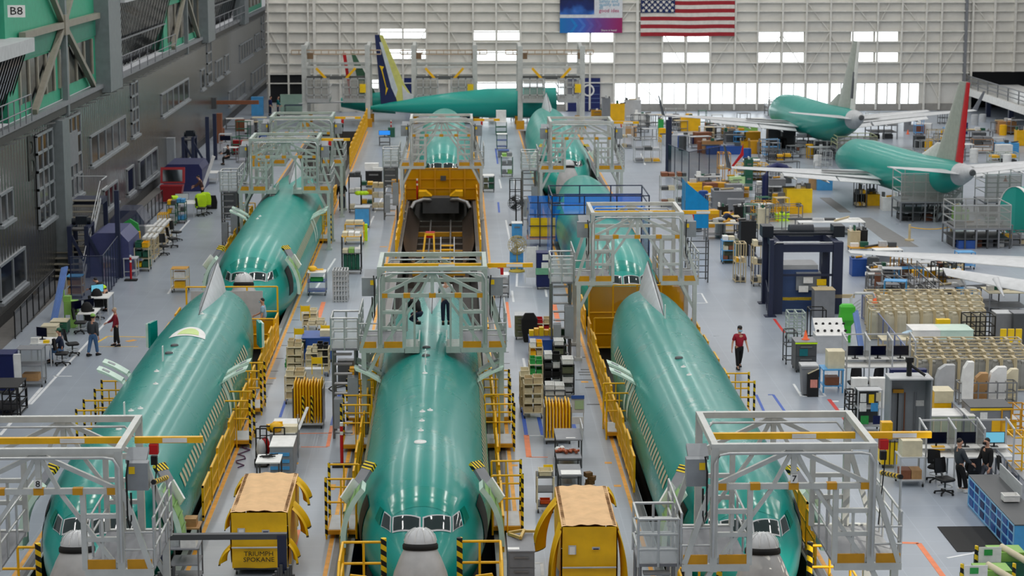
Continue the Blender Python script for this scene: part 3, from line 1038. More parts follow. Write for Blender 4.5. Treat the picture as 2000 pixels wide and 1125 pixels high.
def fuselage(label, x, ynose, skin=SKIN, radome=True, windows=(), hatches=(), crew_doors=False, fin=True, marks=(), patch_d=False, group=None, wall_nose=False, sc=None, rz=0.0, z=ZC, aft_door=()):
 t = T('airplane_fuselage', label, 'airplane fuselage', (x, ynose, z), rz, group, sc)
 def body(q):
  n = 72
  rings = [[surf(y, 2 * PI * k / n) for k in range(n)] for y in BODY_YS]
  q.loft(rings)
 part('body' + skin.name, 'body', t, body, skin)
 def bulk(q):
  q.prism([(1.25 * math.sin(a) * 1.0, 0.42 + (1.36 if math.cos(a) > 0 else 1.05) * math.cos(a)) for a in [2 * PI * k / 24 for k in range(24)]], 31.6, 31.66)
 part('bulkhead', 'aft_bulkhead', t, bulk, BLKH)
 def brow(q):
  patch(q, (2.70, -0.62), (2.70, 0.62), (3.5, 0.66), (3.5, -0.66), 0.008, 12, 6)
 part('brow', 'brow_panel', t, brow, SKING)
 for sgn in (-1, 1):
  def wsf(q, g=sgn):
   patch(q, (1.93, 0.02 * g), (2.22, 0.70 * g), (2.66, 0.62 * g), (2.36, 0.02 * g), 0.02)
  wf = part('wsf%d' % sgn, 'windshield_frame', t, wsf, LGR)
  def wsg(q, g=sgn):
   patch(q, (1.99, 0.06 * g), (2.24, 0.655 * g), (2.60, 0.585 * g), (2.32, 0.05 * g), 0.032)
  part('wsg%d' % sgn, 'windshield', wf, wsg, WSG)
  def swf(q, g=sgn):
   patch(q, (2.25, 0.73 * g), (2.72, 0.93 * g), (3.05, 0.76 * g), (2.69, 0.64 * g), 0.02)
  sf = part('swf%d' % sgn, 'side_window_frame', t, swf, LGR)
  def swg(q, g=sgn):
   patch(q, (2.31, 0.745 * g), (2.70, 0.905 * g), (2.98, 0.765 * g), (2.70, 0.665 * g), 0.034)
  part('swg%d' % sgn, 'side_window', sf, swg, WSG)
  def sw3(q, g=sgn):
   patch(q, (2.8, 0.95 * g), (3.22, 1.0 * g), (3.42, 0.82 * g), (3.12, 0.77 * g), 0.03)
  part('sw3%d' % sgn, 'side_window', t, sw3, mat('side_window_green', (0.05, 0.42, 0.36), 0.1))
 if radome:
  rr = T2('radome', t, (0, 0.15, 0.40))
  rr.rotation_euler = (math.radians(-10), 0, 0)
  def cone(q):
   q.lathe([(0.74, -1.3), (0.77, -0.9), (0.74, -0.5), (0.66, -0.15), (0.52, 0.2), (0.41, 0.42)], 28)
  part('radcone', 'cone', rr, cone, RADM)
  def ring(q):
   q.lathe([(0.40, 0.40), (0.445, 0.42), (0.445, 0.52), (0.40, 0.58)], 28)
  part('radring', 'erosion_boot', rr, ring, RUB)
  def dome(q):
   q.lathe([(0.41, 0.55), (0.405, 0.62), (0.36, 0.75), (0.27, 0.86), (0.14, 0.93), (0.01, 0.95)], 28)
  part('raddome', 'tip', rr, dome, mat('radome_tip', (0.78, 0.79, 0.80), 0.25))
  def divs(q):
   for k in range(10):
    a = 2 * PI * k / 10
    pts = [Vector((r * math.cos(a), r * math.sin(a), zz)) for r, zz in ((0.41, 0.62), (0.37, 0.76), (0.28, 0.87), (0.15, 0.94))]
    q.path(pts, 0.008, 4)
  part('raddiv', 'diverter_strip', rr, divs, WHT)
 for sgn in windows:
  def wm(q, g=sgn):
   patch(q, (7.0, 1.28 * g), (7.26, 1.28 * g), (7.26, 1.08 * g), (7.0, 1.08 * g), 0.012, 2, 3)
  for k in range(36):
   o = part('cabw%d' % sgn, 'cabin_window', t, wm, WPAN)
   o.location = (0, k * 0.508, 0)
 for sgn in hatches:
  for k, yy in enumerate((18.3, 19.45)):
   def hat(q, g=sgn):
    def fn(u, v, r=0.0):
     a = 0.95 * u
     d, hgt = 1.05 * math.sin(a), 0.35 * (1 - math.cos(a)) * 2
     return Vector((g * (d * 0.95 + r * 0.5), (v - 0.5) * 0.56, d * 0.62 - hgt * 0.4 + r))
    q.grid(lambda u, v: fn(u, v, 0.0), 8, 3)
    q.grid(lambda u, v: fn(u, 1 - v, 0.11), 8, 3)
    for v in (0, 1):
     q.grid(lambda u, w_: fn(u, v, 0.11 * w_), 8, 1)
    q.grid(lambda v, w_: fn(1, v, 0.11 * w_), 3, 1)
   p = surf(yy, 1.02 * sgn, 0.02)
   ho = part('hatch%d' % sgn, 'exit_hatch', t, hat, PALEG, p)
   def win(q, g=sgn):
    def fn(u, v):
     a = 0.95 * (0.45 + 0.3 * u)
     d, hgt = 1.05 * math.sin(a), 0.35 * (1 - math.cos(a)) * 2
     return Vector((g * (d * 0.95 + 0.12 * 0.5), (v - 0.5) * 0.22, d * 0.62 - hgt * 0.4 + 0.125))
    q.grid(fn, 3, 2)
   part('hatchw%d' % sgn, 'hatch_window', ho, win, BOXG)
  def hole(q, g=sgn):
   patch(q, (18.05, 1.05 * g), (18.55, 1.05 * g), (18.55, 1.62 * g), (18.05, 1.62 * g), 0.015, 2, 6)
  part('hole%d' % sgn, 'exit_opening', t, hole, PALEG)
  part('hole%d' % sgn, 'exit_opening', t, hole, PALEG, (0, 1.15, 0))
 if crew_doors:
  for sgn in (-1, 1):
   def pan(q, g=sgn):
    def fn(u, v, r):
     a = 0.80 + 0.85 * u
     return Vector((g * ((1.88 + r) * math.sin(a) + 0.16), 3.5 + 0.80 * v, (1.98 + r) * math.cos(a)))
    q.grid(lambda u, v: fn(u, v, 0.0), 10, 3)
    for v in (0, 1):
     q.grid(lambda u, w_: fn(u, v, 0.14 * w_), 10, 1)
    q.grid(lambda v, w_: fn(0, v, 0.14 * w_), 3, 1)
   dd = part('crewdoor%d' % sgn, 'crew_door', t, pan, PALEG)
   def inn(q, g=sgn):
    def fn(u, v, r):
     a = 0.85 + 0.76 * u
     return Vector((g * ((1.88 + r) * math.sin(a) + 0.16), 3.57 + 0.66 * v, (1.98 + r) * math.cos(a)))
    q.grid(lambda u, v: fn(u, v, 0.13), 10, 3)
    for uu in (0.1, 0.3, 0.5, 0.7, 0.9):
     q.grid(lambda v, w_: fn(uu + 0.03 * w_, v, 0.17), 3, 1)
   part('doorlin%d' % sgn, 'door_lining', dd, inn, INNR)
   def opn(q, g=sgn):
    patch(q, (4.1, 1.05 * g), (4.95, 1.05 * g), (4.95, 1.72 * g), (4.1, 1.72 * g), 0.02, 3, 8)
   part('dooropen%d' % sgn, 'door_opening', t, opn, mat('cabin_dark', (0.12, 0.13, 0.12), 0.7))
   def arm(q, g=sgn):
    p0 = Vector((g * 1.98, 4.3, 0.95))
    p1 = Vector((g * 1.42, 4.9, 1.75))
    q.m(MGR).beam(p0, p1, 0.34, 0.10)
    q.m(HAZF).beam(p1 - (p1 - p0) * 0.16, p1 + (p1 - p0) * 0.04, 0.37, 0.12)
    q.m(WHT).beam(p0 + Vector((0.14 * g, -0.22, 0.02)), p0 + (p1 - p0) * 0.55 + Vector((0.12 * g, -0.22, 0.02)), 0.05, 0.3)
    q.m(WHT).beam(p0 + Vector((-0.06 * g, 0.28, 0.05)), p0 + (p1 - p0) * 0.6 + Vector((-0.06 * g, 0.28, 0.05)), 0.05, 0.3)
   part('arm%d' % sgn, 'door_arm', t, arm)
 for sgn in aft_door:
  def ad(q, g=sgn):
   q.m(SKIN).cb((g * 2.0, 27.6, 0.85), (0.10, 0.7, 0.95), 0.25 * g)
   q.m(PALEG).cb((g * 2.09, 27.6, 0.85), (0.09, 0.66, 0.9), 0.25 * g)
  part('aft%d' % sgn, 'aft_door', t, ad)
 if fin:
  def finf(q):
   rings = []
   for k in range(13):
    u = k / 12
    y = 25.4 + 5.9 * u
    hw = 0.38 * math.sin(min(1.0, u * 1.05) * PI / 2) ** 0.8
    h = 1.08 * u ** 1.1
    base = lerp_tbl(TBL, y)[0] - 0.10
    ring = []
    for j in range(13):
     v = j / 12 * 2 - 1
     ring.append(Vector((hw * v, y + 0.55 * (1 - abs(v)) * u, base + (h + 0.10) * (1 - abs(v)) ** 0.75)))
    rings.append(ring)
   q.loft(rings, False, False)
   q.add(rings[-1], [tuple(range(13))])
  f = part('dorsal', 'dorsal_fin', t, finf, FINM)
  def edge(q):
   q.path([Vector((0.02, 25.4 + 6.45 * k / 12 + 0.0, lerp_tbl(TBL, 25.4 + 5.9 * k / 12)[0] - 0.0 + 1.09 * (k / 12) ** 1.1)) for k in range(13)], 0.02, 4)
  part('dorsaledge', 'leading_edge_seam', f, edge, DGR)
 for kind, px, py in marks:
  p = at(px, py, z + 2.0)
  ly = p.y - ynose
  lx = max(-1.2, min(1.2, p.x - x))
  top, bot, hw, zw = lerp_tbl(TBL, ly)
  th = math.asin(max(-1, min(1, lx / hw)))
  pp = surf(ly, th)
  q = MB()
  if kind == 'oval':
   q.lathe([(0.14, -0.02), (0.13, 0.04), (0.08, 0.06), (0.01, 0.065)], 14)
   q.build('antenna_cover', DGR, t, pp)
  elif kind == 'blade':
   q.prism([(-0.02, 0), (0.02, 0), (0.015, 0.5), (-0.015, 0.5)], -0.05, 0.12)
   q.build('blade_antenna', WHT, t, pp)
  elif kind == 'fit':
   q.lathe([(0.09, -0.01), (0.085, 0.02), (0.01, 0.025)], 12)
   q.lathe([(0.03, 0.02), (0.03, 0.06), (0.01, 0.07)], 8)
   q.build('fitting', WHT, t, pp)
  elif kind == 'plate':
   q.lathe([(0.18, -0.02), (0.17, 0.015), (0.01, 0.02)], 16)
   q.build('antenna_plate', WHT, t, pp)
 if patch_d:
  q = MB()
  q.grid(lambda u, v: surf(21.5 + 1.55 * v * math.sqrt(max(0, 1 - (2 * u - 1) ** 2)), 0.04 + 0.34 * (2 * u - 1), 0.012), 20, 5)
  pd = q.build('radio_panel', WHT, t)
  q = MB()
  q.grid(lambda u, v: surf(21.75 + 1.0 * v * math.sqrt(max(0, 1 - (2 * u - 1) ** 2)), 0.04 + 0.2 * (2 * u - 1), 0.02), 16, 5)
  q.build('panel_centre', mat('panel_yellow_green', (0.78, 0.88, 0.55), 0.5), pd)
 return t
def T2(name, parent, loc):
 o = bpy.data.objects.new(name, None)
 COL.objects.link(o)
 o.parent = parent
 o.location = loc
 return o
fuselage('green primed airplane fuselage in the left bay, pale oval panel on its crown', XL, 50.0, windows=(1,), hatches=(-1, 1), crew_doors=True, patch_d=True, radome=True,
         marks=[('oval', 341, 675), ('oval', 330, 690), ('blade', 318, 705), ('fit', 306, 725), ('fit', 304, 750), ('fit', 256, 802), ('fit', 274, 798), ('blade', 243, 818), ('fit', 232, 838), ('fit', 395, 613)], aft_door=(-1, 1))
fuselage('green primed airplane fuselage in the middle bay, grey radome raised at its nose', XM, 50.0, hatches=(-1, 1), crew_doors=True, windows=(-1, 1),
         marks=[('oval', 833, 679), ('oval', 832, 695), ('blade', 831, 712), ('fit', 830, 729), ('fit', 825, 804), ('fit', 840, 801), ('fit', 824, 822), ('fit', 822, 841), ('plate', 821, 861)])
fuselage('green primed airplane fuselage in the right bay under the numbered dock', XR, 49.4, windows=(-1,), hatches=(-1,), crew_doors=True,
         marks=[('blade', 1299, 622), ('oval', 1326, 699), ('fit', 1335, 716), ('fit', 1346, 732), ('fit', 1383, 810), ('fit', 1396, 806), ('fit', 1392, 826)])
fuselage('green primed airplane fuselage second in the left bay, its nose facing the yellow gate', XL + 0.35, 88.1, hatches=(-1, 1), crew_doors=True, windows=(1,), marks=[('oval', 533, 380), ('blade', 528, 378), ('fit', 503, 424), ('fit', 508, 420)], skin=SKIN2)
fuselage('green primed airplane fuselage second in the right bay, nose under a silver dock', XR - 0.35, 86.8, radome=False, fin=False, skin=SKIN2)
fuselage('green primed airplane fuselage third in the right bay, with raised white radome', XR - 0.5, 130.4, skin=SKIN2, crew_doors=True, fin=True)
fuselage('green primed airplane fuselage far down the middle bay above a yellow wall', XM + 0.1, 129.4, skin=SKIN2, radome=False, fin=False)
# ------------------------------------------------------------------ silver work docks that straddle the bays
DOCKS = []
def dock(label, x, y, m=GRY, number=None, jib=True, hoops=True, inner=False, landing=True, foam=True, boxes=(-1, 1), sc=None, bin_=False):
 t = T('work_dock', label, 'work dock', (x, y, 0), 0, None, sc)
 K = m.name
 ZD, ZM, ZT_ = 3.15, 4.95, 5.85
 P, O, I, D = 1.75, 2.45, 0.95, 3.0
 def fr(q, yy):
  q.beam((-P - 0.08, yy, ZT_), (P + 0.08, yy, ZT_), 0.14, 0.14)
  q.beam((-P, yy, ZM), (P, yy, ZM), 0.11, 0.13)
  q.beam((0, yy, ZM), (0, yy, ZT_), 0.12)
  for s in (-1, 1):
   q.beam((0.05 * s, yy, ZT_ - 0.08), (P * 0.95 * s, yy, ZM + 0.05), 0.10)
   q.beam((0.04 * s, yy, ZT_ - 0.1), (0.5 * s, yy + 0.01, ZM - 0.1), 0.085)
   q.beam((0.5 * s, yy + 0.01, ZM - 0.1), (1.66 * s, yy + 0.01, ZD + 0.05), 0.085)
 part('dkf' + K, 'front_frame', t, lambda q: fr(q, 0.0), m)
 part('dkr' + K, 'rear_frame', t, lambda q: fr(q, D), m)
 for s in (-1, 1):
  for yy in (0.0, D):
   part('dkpost' + K, 'post', t, lambda q: q.box(-0.08, 0.08, -0.08, 0.08, ZD - 0.15, ZT_), m, (P * s, yy, 0))
  part('dktop' + K, 'top_beam', t, lambda q: q.box(-0.07, 0.07, 0.07, D - 0.07, ZT_ - 0.07, ZT_ + 0.07), m, (P * s, 0, 0))
  for yy in (0.0, D):
   def leg(q, g=s):
    q.beam((2.30 * g, 0, 0.0), (2.30 * g, 0, ZD - 0.1), 0.16)
    q.beam((1.78 * g, 0, ZD - 0.1), (2.28 * g, 0, ZD - 1.1), 0.12)
    q.box(2.30 * g - 0.15, 2.30 * g + 0.15, -0.2, 0.2, 0, 0.12)
   part('dkleg%d' % s + K, 'leg', t, leg, m, (0, yy, 0))
   def strut(q, g=s):
    q.beam((1.82 * g, 0, ZM + 0.02), (O * g - 0.06 * g, 0, ZD + 0.03), 0.12)
   part('dkstrut%d' % s + K, 'strut', t, strut, m, (0, yy, 0))
  def inner_posts(q, g=s):
   q.box(I * g - 0.06, I * g + 0.06, -0.06, 0.06, ZD, ZM)
   for zz in (3.85, 4.38):
    q.beam((I * g, 0, zz), (P * g, 0, zz), 0.10)
   q.box(1.35 * g - 0.03, 1.35 * g + 0.03, -0.03, 0.03, ZD, 4.38)
  for yy in (0.0, D):
   part('dkip%d' % s + K, 'guard_frame', t, inner_posts, m, (0, yy, 0))
  def side(q, g=s):
   for zz in (3.6, 4.0, 4.3):
    q.tube((O * g, 0.05, zz), (O * g, D, zz), 0.03)
   for k in range(4):
    q.tube((O * g, 0.1 + k * (D - 0.1) / 3, ZD), (O * g, 0.1 + k * (D - 0.1) / 3, 4.3), 0.03)
   for zz in (3.7, 4.15):
    q.tube((I * g, 0.05, zz), (I * g, D, zz), 0.03)
   for k in range(1, 3):
    q.tube((I * g, k * D / 3, ZD), (I * g, k * D / 3, 4.15), 0.03)
   for zz in (3.6, 4.0):
    q.tube((P * g, 0, zz), (O * g, 0, zz), 0.025)
  part('dkside%d' % s, 'side_rail', t, side, ALU)
  def deck(q, g=s):
   x0, x1 = sorted((I * g, O * g))
   q.m(m).box(x0, x1, -0.08, 0.04, ZD - 0.13, ZD + 0.03)
   q.m(m).box(x0, x1, D - 0.04, D + 0.08, ZD - 0.13, ZD + 0.03)
   q.m(MGR).box(x0, x1, 0.0, D, ZD - 0.06, ZD)
  part('dkdeck%d' % s + K, 'deck', t, deck)
  for xa, xb_ in ((0.98, 1.62), (1.88, 2.42)):
   def toe(q, a=xa, c=xb_, g=s):
    x0, x1 = sorted((a * g, c * g))
    q.box(x0, x1, -0.05, -0.01, ZD + 0.03, ZD + 0.24)
   part('dktoe%d%.1f' % (s, xa), 'toe_board', t, toe, YELD)
  if inner:
   def ind(q, g=s):
    x0, x1 = sorted((0.46 * g, 0.93 * g))
    q.box(x0, x1, 0.0, 1.9, 3.02, 3.08)
    q.box(x0, x1, -0.05, 0.0, 3.0, 3.22)
    q.box(0.46 * g - 0.02, 0.46 * g + 0.02, 0, 1.9, 3.0, 3.4)
    q.tube((0.6 * g, -0.02, 3.05), (0.6 * g, -0.02, ZM), 0.04)
   part('dkind%d' % s + K, 'inner_deck', t, ind, m)
 for k, xx in enumerate((-1.6, -0.85, 0, 0.85, 1.6)):
  part('dkpad', 'beam_pad', t, lambda q: q.box(-0.11, 0.11, -0.075, 0.075, ZM - 0.075, ZM + 0.075), HAZF if k == 99 else YELD, (xx, 0, 0))
 if hoops:
  def conduit(q):
   q.path([(-P - 0.02, -0.14, ZD + 0.2), (-P - 0.02, -0.14, ZT_ - 0.35), (-P + 0.1, -0.14, ZT_ - 0.15), (-P + 0.3, -0.14, ZT_ - 0.12), (P - 0.3, -0.14, ZT_ - 0.12), (P - 0.1, -0.14, ZT_ - 0.15), (P + 0.02, -0.14, ZT_ - 0.35), (P + 0.02, -0.14, ZD + 0.2)], 0.035)
  part('dkcond', 'conduit', t, conduit, ALU)
  def conduit2(q):
   q.path([(-P + 0.1, D - 0.14, ZT_ - 0.4), (-P + 0.3, D - 0.14, ZT_ - 0.16), (P - 0.3, D - 0.14, ZT_ - 0.16), (P - 0.1, D - 0.14, ZT_ - 0.4)], 0.03)
  part('dkcond2', 'conduit', t, conduit2, ALU)
 if jib:
  def jb(q):
   q.beam((-P + 0.1, 1.6, ZT_ - 0.16), (P - 0.1, 1.6, ZT_ - 0.16), 0.12, 0.14)
   q.beam((P + 0.12, 1.6, ZT_ - 0.16), (P + 1.65, 1.6, ZT_ - 0.16), 0.12, 0.14)
  jo = part('dkjib', 'hoist_beam', t, jb, YEL)
  def jl(q):
   q.box(0.2, 0.75, 1.52, 1.535, ZT_ - 0.21, ZT_ - 0.11)
   q.box(P + 0.75, P + 1.3, 1.52, 1.535, ZT_ - 0.21, ZT_ - 0.11)
  part('dkjl', 'load_plate', jo, jl, WHT)
  def ho(q):
   q.m(RED).cb((P + 0.55, 1.55, ZT_ - 0.36), (0.2, 0.2, 0.22))
   q.m(BLK).cb((P + 0.55, 1.55, ZT_ - 0.62), (0.14, 0.14, 0.2))
   q.m(BLK).tube((P + 0.6, 1.55, ZT_ - 0.7), (P + 0.48, 1.5, 3.6), 0.015, 4)
  part('dkho', 'hoist', t, ho)
 for s in boxes:
  def bx(q, g=s):
   q.cb((2.12 * g, 0.35, 5.2), (0.46, 0.28, 0.62))
   q.cb((2.05 * g, 0.75, 5.55), (0.46, 0.5, 0.10), 0, 0.35)
  part('dkbox%d' % s, 'control_box', t, bx, BOXG)
  def cab(q, g=s):
   q.path([(1.95 * g, 0.1, 5.6), (1.92 * g, -0.05, 5.3), (1.92 * g, -0.05, 4.3), (1.96 * g, -0.05, 4.1), (2.0 * g, -0.05, 4.3), (2.0 * g, 0, 4.9)], 0.024, 5)
  part('dkcab%d' % s, 'hose_loop', t, cab, RUB)
  part('dkwarn', 'warning_label', t, lambda q: q.cb((0, 0, 0), (0.13, 0.01, 0.16)), YEL2, (2.0 * s, 0.2, 5.35))
 if number:
  no = part('dknum', 'number_plate', t, lambda q: q.box(-0.08, 0.08, -0.10, -0.085, ZM + 0.09, ZM + 0.28), WHT)
  text_mesh('numeral', number, 0.20, BLK, no, (0, -0.105, ZM + 0.185), sx=1.1)
 if landing:
  def ln(q):
   q.m(MGR).box(-3.4, -2.5, 0.2, 1.5, ZD - 0.1, ZD - 0.03)
   q.m(ALU)
   for zz in (3.45, 3.8, 4.15):
    q.tube((-3.4, 0.2, zz), (-2.5, 0.2, zz), 0.035)
    q.tube((-3.4, 0.2, zz), (-3.4, 1.5, zz), 0.035)
    q.tube((-3.4, 1.5, zz), (-2.5, 1.5, zz), 0.035)
   for xx in (-3.4, -2.95, -2.5):
    q.tube((xx, 0.2, ZD - 0.1), (xx, 0.2, 4.15), 0.035)
    q.tube((xx, 1.5, ZD - 0.1), (xx, 1.5, 4.15), 0.035)
   q.m(STEEL)
   for xx in (-3.35, -2.6):
    q.tube((xx, 0.3, 0), (xx, 0.3, ZD - 0.1), 0.05)
    q.tube((xx, 1.45, 0), (xx, 1.45, ZD - 0.1), 0.05)
   for k in range(9):
    q.m(STEEL).box(-3.3, -2.7, -0.25 + 0.02 * k, 0.02 + 0.02 * k, 0.3 + k * 0.33, 0.34 + k * 0.33)
   q.m(BOXG).box(-2.85, -2.5, -0.2, 0.25, 0.9, 2.2)
   q.m(BOXG).box(-3.3, -3.0, -0.35, 0.1, 0.5, 1.5)
  lo = part('dkland', 'landing', t, ln)
  part('dklp', 'landing_panel', lo, lambda q: q.box(-3.38, -2.52, 0.17, 0.18, ZD, 4.1), CLEAR)
 if foam:
  def fo(q):
   n = 12
   for k in range(n):
    q.m(YEL2 if k % 2 else BLK)
    y0, y1 = 0.3 + k * 0.17, 0.3 + (k + 1) * 0.17
    q.tube((O, y0, 4.62 - y0 * 0.22 + 0.5), (O, y1, 4.62 - y1 * 0.22 + 0.5), 0.06, 6)
   q.m(ALU).tube((O, 0.3, 5.0), (O, 2.4, 4.55), 0.03)
   q.m(ALU).tube((O, 0.3, ZD), (O, 0.3, 5.0), 0.03)
   q.m(ALU).tube((O, 2.4, ZD), (O, 2.4, 4.55), 0.03)
  part('dkfoam', 'padded_rail', t, fo)
 DOCKS.append(t)
 return t
dock('silver work dock numbered 7 over the nose of the right bay airplane', 7.42, 44.5, GRY, '7', boxes=(-1,))
dock('silver work dock numbered 8 over the nose of the left bay airplane', -9.15, 44.5, GRY, '8', landing=False)
dock('grey green work dock straddling the middle bay fuselage before the empty pit', -0.80, 68.4, GRYG, inner=True, foam=False)
p = at(1245, 418, 5.85)
dock('silver work dock over the second nose in the right bay, beside blue sheeting', p.x, p.y, GRY, foam=False)
p = at(554, 273, 5.85)
dock('grey green work dock over the second fuselage in the left bay', p.x, p.y, GRYG, inner=True, foam=False)
p = at(588, 230, 5.85)
dock('grey green work dock behind another dock in the left bay', p.x, p.y, GRYG, foam=False, landing=False)
p = at(862, 234, 5.85)
dock('silver work dock above the yellow wall in the middle bay', p.x, p.y, GRY, foam=False)
p = at(1136, 239.5, 5.85)
dock('silver work dock over the farthest fuselage in the right bay', p.x, p.y, GRY, foam=False)
# ------------------------------------------------------------------ tall tail gantries before the back wall
def gantry(label, x0, x1, yb, ytop):
 a, c = at(x0, yb), at(x1, yb)
 Y = a.y
 X = (a.x + c.x) / 2
 h = (c.x - a.x) / 2
 zz = lambda py: atY((x0 + x1) / 2, py, Y).z
 t = T('tail_gantry', label, 'tail gantry', (X, Y, 0))
 for s in (-1, 1):
  for yy in (0, 4.5):
   q = MB()
   q.box(h * s - 0.2, h * s + 0.2, yy - 0.2, yy + 0.2, 0, zz(ytop))
   q.box(h * s - 0.32, h * s + 0.32, yy - 0.3, yy + 0.3, 0, 0.6)
   q.build('post', GRY, t)
   q = MB()
   q.box(h * s - 0.33, h * s + 0.33, yy - 0.31, yy + 0.31, 0, 0.7)
   q.build('post_base', YELD, t)
  q = MB()
  q.beam((h * s, 0, zz(ytop + 10)), (h * s, 4.5, zz(ytop + 2)), 0.25)
  q.beam((h * s, 0, zz(131)), (h * s, 4.5, zz(131)), 0.18)
  q.build('side_beam', GRY, t)
 q = MB()
 q.beam((-h, 0, zz(131)), (h, 0, zz(131)), 0.16, 0.2)
 q.beam((-h, 4.5, zz(131)), (h, 4.5, zz(131)), 0.16, 0.2)
 q.build('cross_beam', GRY, t)
 q = MB()
 for py in (101, 109):
  q.beam((-h * 1.45, 2, zz(py)), (h * 1.4, 2, zz(py)), 0.10, 0.10)
 for k in range(13):
  xx = -h * 1.45 + k * h * 2.85 / 12
  q.beam((xx, 2, zz(101)), (xx, 2, zz(109)), 0.07)
 q.build('crane_truss', BRN if False else mat('crane_truss', (0.72, 0.64, 0.55), 0.5), t)
 q = MB()
 q.cb((-h * 0.85, 1.9, zz(112)), (0.5, 0.5, 0.5))
 q.cb((h * 0.98, 1.9, zz(112)), (0.4, 0.5, 0.5))
 q.build('trolley', mat('trolley_brown', (0.52, 0.42, 0.32), 0.6), t)
 for s in (-1, 1):
  q = MB()
  q.beam((h * 0.62 * s, -0.1, zz(133)), (h * 0.32 * s, -0.1, zz(153)), 0.2, 0.2)
  q.build('brace', YEL, t)
  x0_, x1_ = sorted((h * 0.22 * s, h * 0.93 * s))
  q = MB()
  q.box(x0_, x1_, -0.3, 3.5, zz(200), zz(192))
  q.build('platform', ALU, t)
  q = MB()
  for py in (153, 170, 185):
   q.beam((x0_, -0.3, zz(py)), (x1_, -0.3, zz(py)), 0.09)
   q.beam((x0_ if s > 0 else x1_, -0.3, zz(py)), (x0_ if s > 0 else x1_, 3.5, zz(py)), 0.09)
  for k in range(4):
   xx = x0_ + (x1_ - x0_) * k / 3
   q.beam((xx, -0.3, zz(195)), (xx, -0.3, zz(152)), 0.09)
  q.build('guard_rail', ALU, t)
  q = MB()
  q.box(x0_ + 0.1, x1_ - 0.1, -0.27, -0.24, zz(192), zz(156))
  q.build('guard_panel', MESHG, t)
 q = MB()
 q.beam((-h, 0.2, zz(152)), (h, 0.2, zz(152)), 0.22, 0.28)
 q.build('platform_beam', mat('gantry_dark', (0.35, 0.36, 0.36), 0.5), t)
 q = MB()
 q.cb((h * 0.85, -0.35, zz(172)), (0.5, 0.3, 0.7))
 q.build('tool_box', YEL2, t)
 return t
gantry('tall steel tail gantry nearest the left wall with yellow braces', 596, 719, 248, 88)
gantry('tall steel tail gantry behind the middle bay with yellow braces', 809, 928, 240, 88)
gantry('tall steel tail gantry nearest the round emblem door', 1016, 1137, 252, 90)
# ------------------------------------------------------------------ yellow guard railings along the bays
def yrow(row, z=0.0):
 return at(888, row, z).y
def railing(label, x, r0, r1, h=1.05, bars=True, m=YEL):
 """guard railing along y from picture row r0 (near) to r1 (far) on the floor at x"""
 y0, y1 = yrow(r0), yrow(r1)
 n = max(1, round((y1 - y0) / 1.5))
 L = (y1 - y0) / n
 t = T('guard_railing', label, 'railing', (x, y0, 0))
 for k in range(n):
  hh = h + (0.16 if k % 2 else 0.0)
  def pan(q, L=L, hh=hh):
   q.box(-0.03, 0.03, 0.0, L - 0.02, hh - 0.06, hh)
   q.box(-0.03, 0.03, 0.0, L - 0.02, 0.10, 0.17)
   q.box(-0.02, 0.02, 0.0, L - 0.02, hh * 0.52, hh * 0.52 + 0.05)
   q.box(-0.035, 0.035, 0.0, 0.07, 0, hh)
   q.box(-0.035, 0.035, L - 0.09, L - 0.02, 0, hh)
   if bars:
    nb = int(L / 0.16)
    for j in range(1, nb):
     yy = j * L / nb
     q.box(-0.012, 0.012, yy - 0.022, yy + 0.022, 0.12, hh - 0.02)
  part('rail%.2f%.2f%d' % (L, hh, bars), 'rail_panel', t, pan, m, (0, k * L, 0))
 return t
railing('short yellow railing beside the left bay nose, nearest the tarped cart', -7.40, 1014, 982)
railing('yellow railing right of the left bay, below the row of cabin windows', -7.40, 975, 868)
railing('yellow railing right of the left bay beside the open wing exit', -7.40, 850, 772)
railing('yellow railing right of the left bay near its fuselage tail', -7.40, 755, 664)
railing('yellow railing right of the second left bay fuselage, beside its nose', -7.40, 560, 452)
railing('yellow railing right of the second left bay fuselage, beside its wing exit', -7.40, 440, 392)
railing('tall yellow railing panels far down the left bay', -7.40, 330, 236, 1.5)
railing('yellow railing left of the left bay beside the open white exits', -11.6, 820, 722)
railing('yellow railing left of the left bay beside the walking people', -11.6, 716, 652)
railing('yellow railing left of the second left bay fuselage', -11.6, 520, 440)
railing('yellow railing left of the middle bay nose, at the floor rail', -3.12, 1120, 1045)
railing('yellow railing left of the middle bay below the open exits', -3.10, 985, 880)
railing('yellow railing left of the middle bay beside the red white post', -3.10, 868, 800)
railing('yellow railing left of the middle bay under the grey green dock', -3.10, 785, 668)
railing('yellow railing left of the empty middle pit', -3.10, 508, 392)
railing('yellow railing left of the middle bay beside the yellow wall', -3.10, 384, 330)
railing('yellow railing right of the middle bay nose', 1.26, 1080, 985)
railing('yellow railing right of the middle bay below the open exits', 1.26, 975, 872)
railing('yellow railing right of the middle bay between its two stands', 1.26, 862, 792)
railing('yellow railing right of the middle bay under the dock landing', 1.26, 780, 668)
railing('yellow railing right of the empty middle pit', 1.26, 508, 392)
railing('yellow railing right of the middle bay beside the yellow wall', 1.26, 384, 330)
railing('yellow railing left of the right bay beside the fuselage tail', 5.40, 742, 676)
railing('yellow railing left of the right bay below the bright dents', 5.40, 842, 748)
railing('long yellow railing left of the right bay before the dock stairs', 5.40, 965, 852, 1.15)
railing('yellow railing right of the right bay nearest the man in red', 9.70, 745, 672)
railing('yellow railing right of the right bay before the dock', 9.70, 822, 750)
railing('yellow railing right of the right bay nose under the dock', 9.70, 1110, 1020, 1.2)
railing('yellow railing right of the second right bay fuselage', 9.70, 640, 548)
railing('yellow railing left of the second right bay fuselage', 5.42, 655, 560)
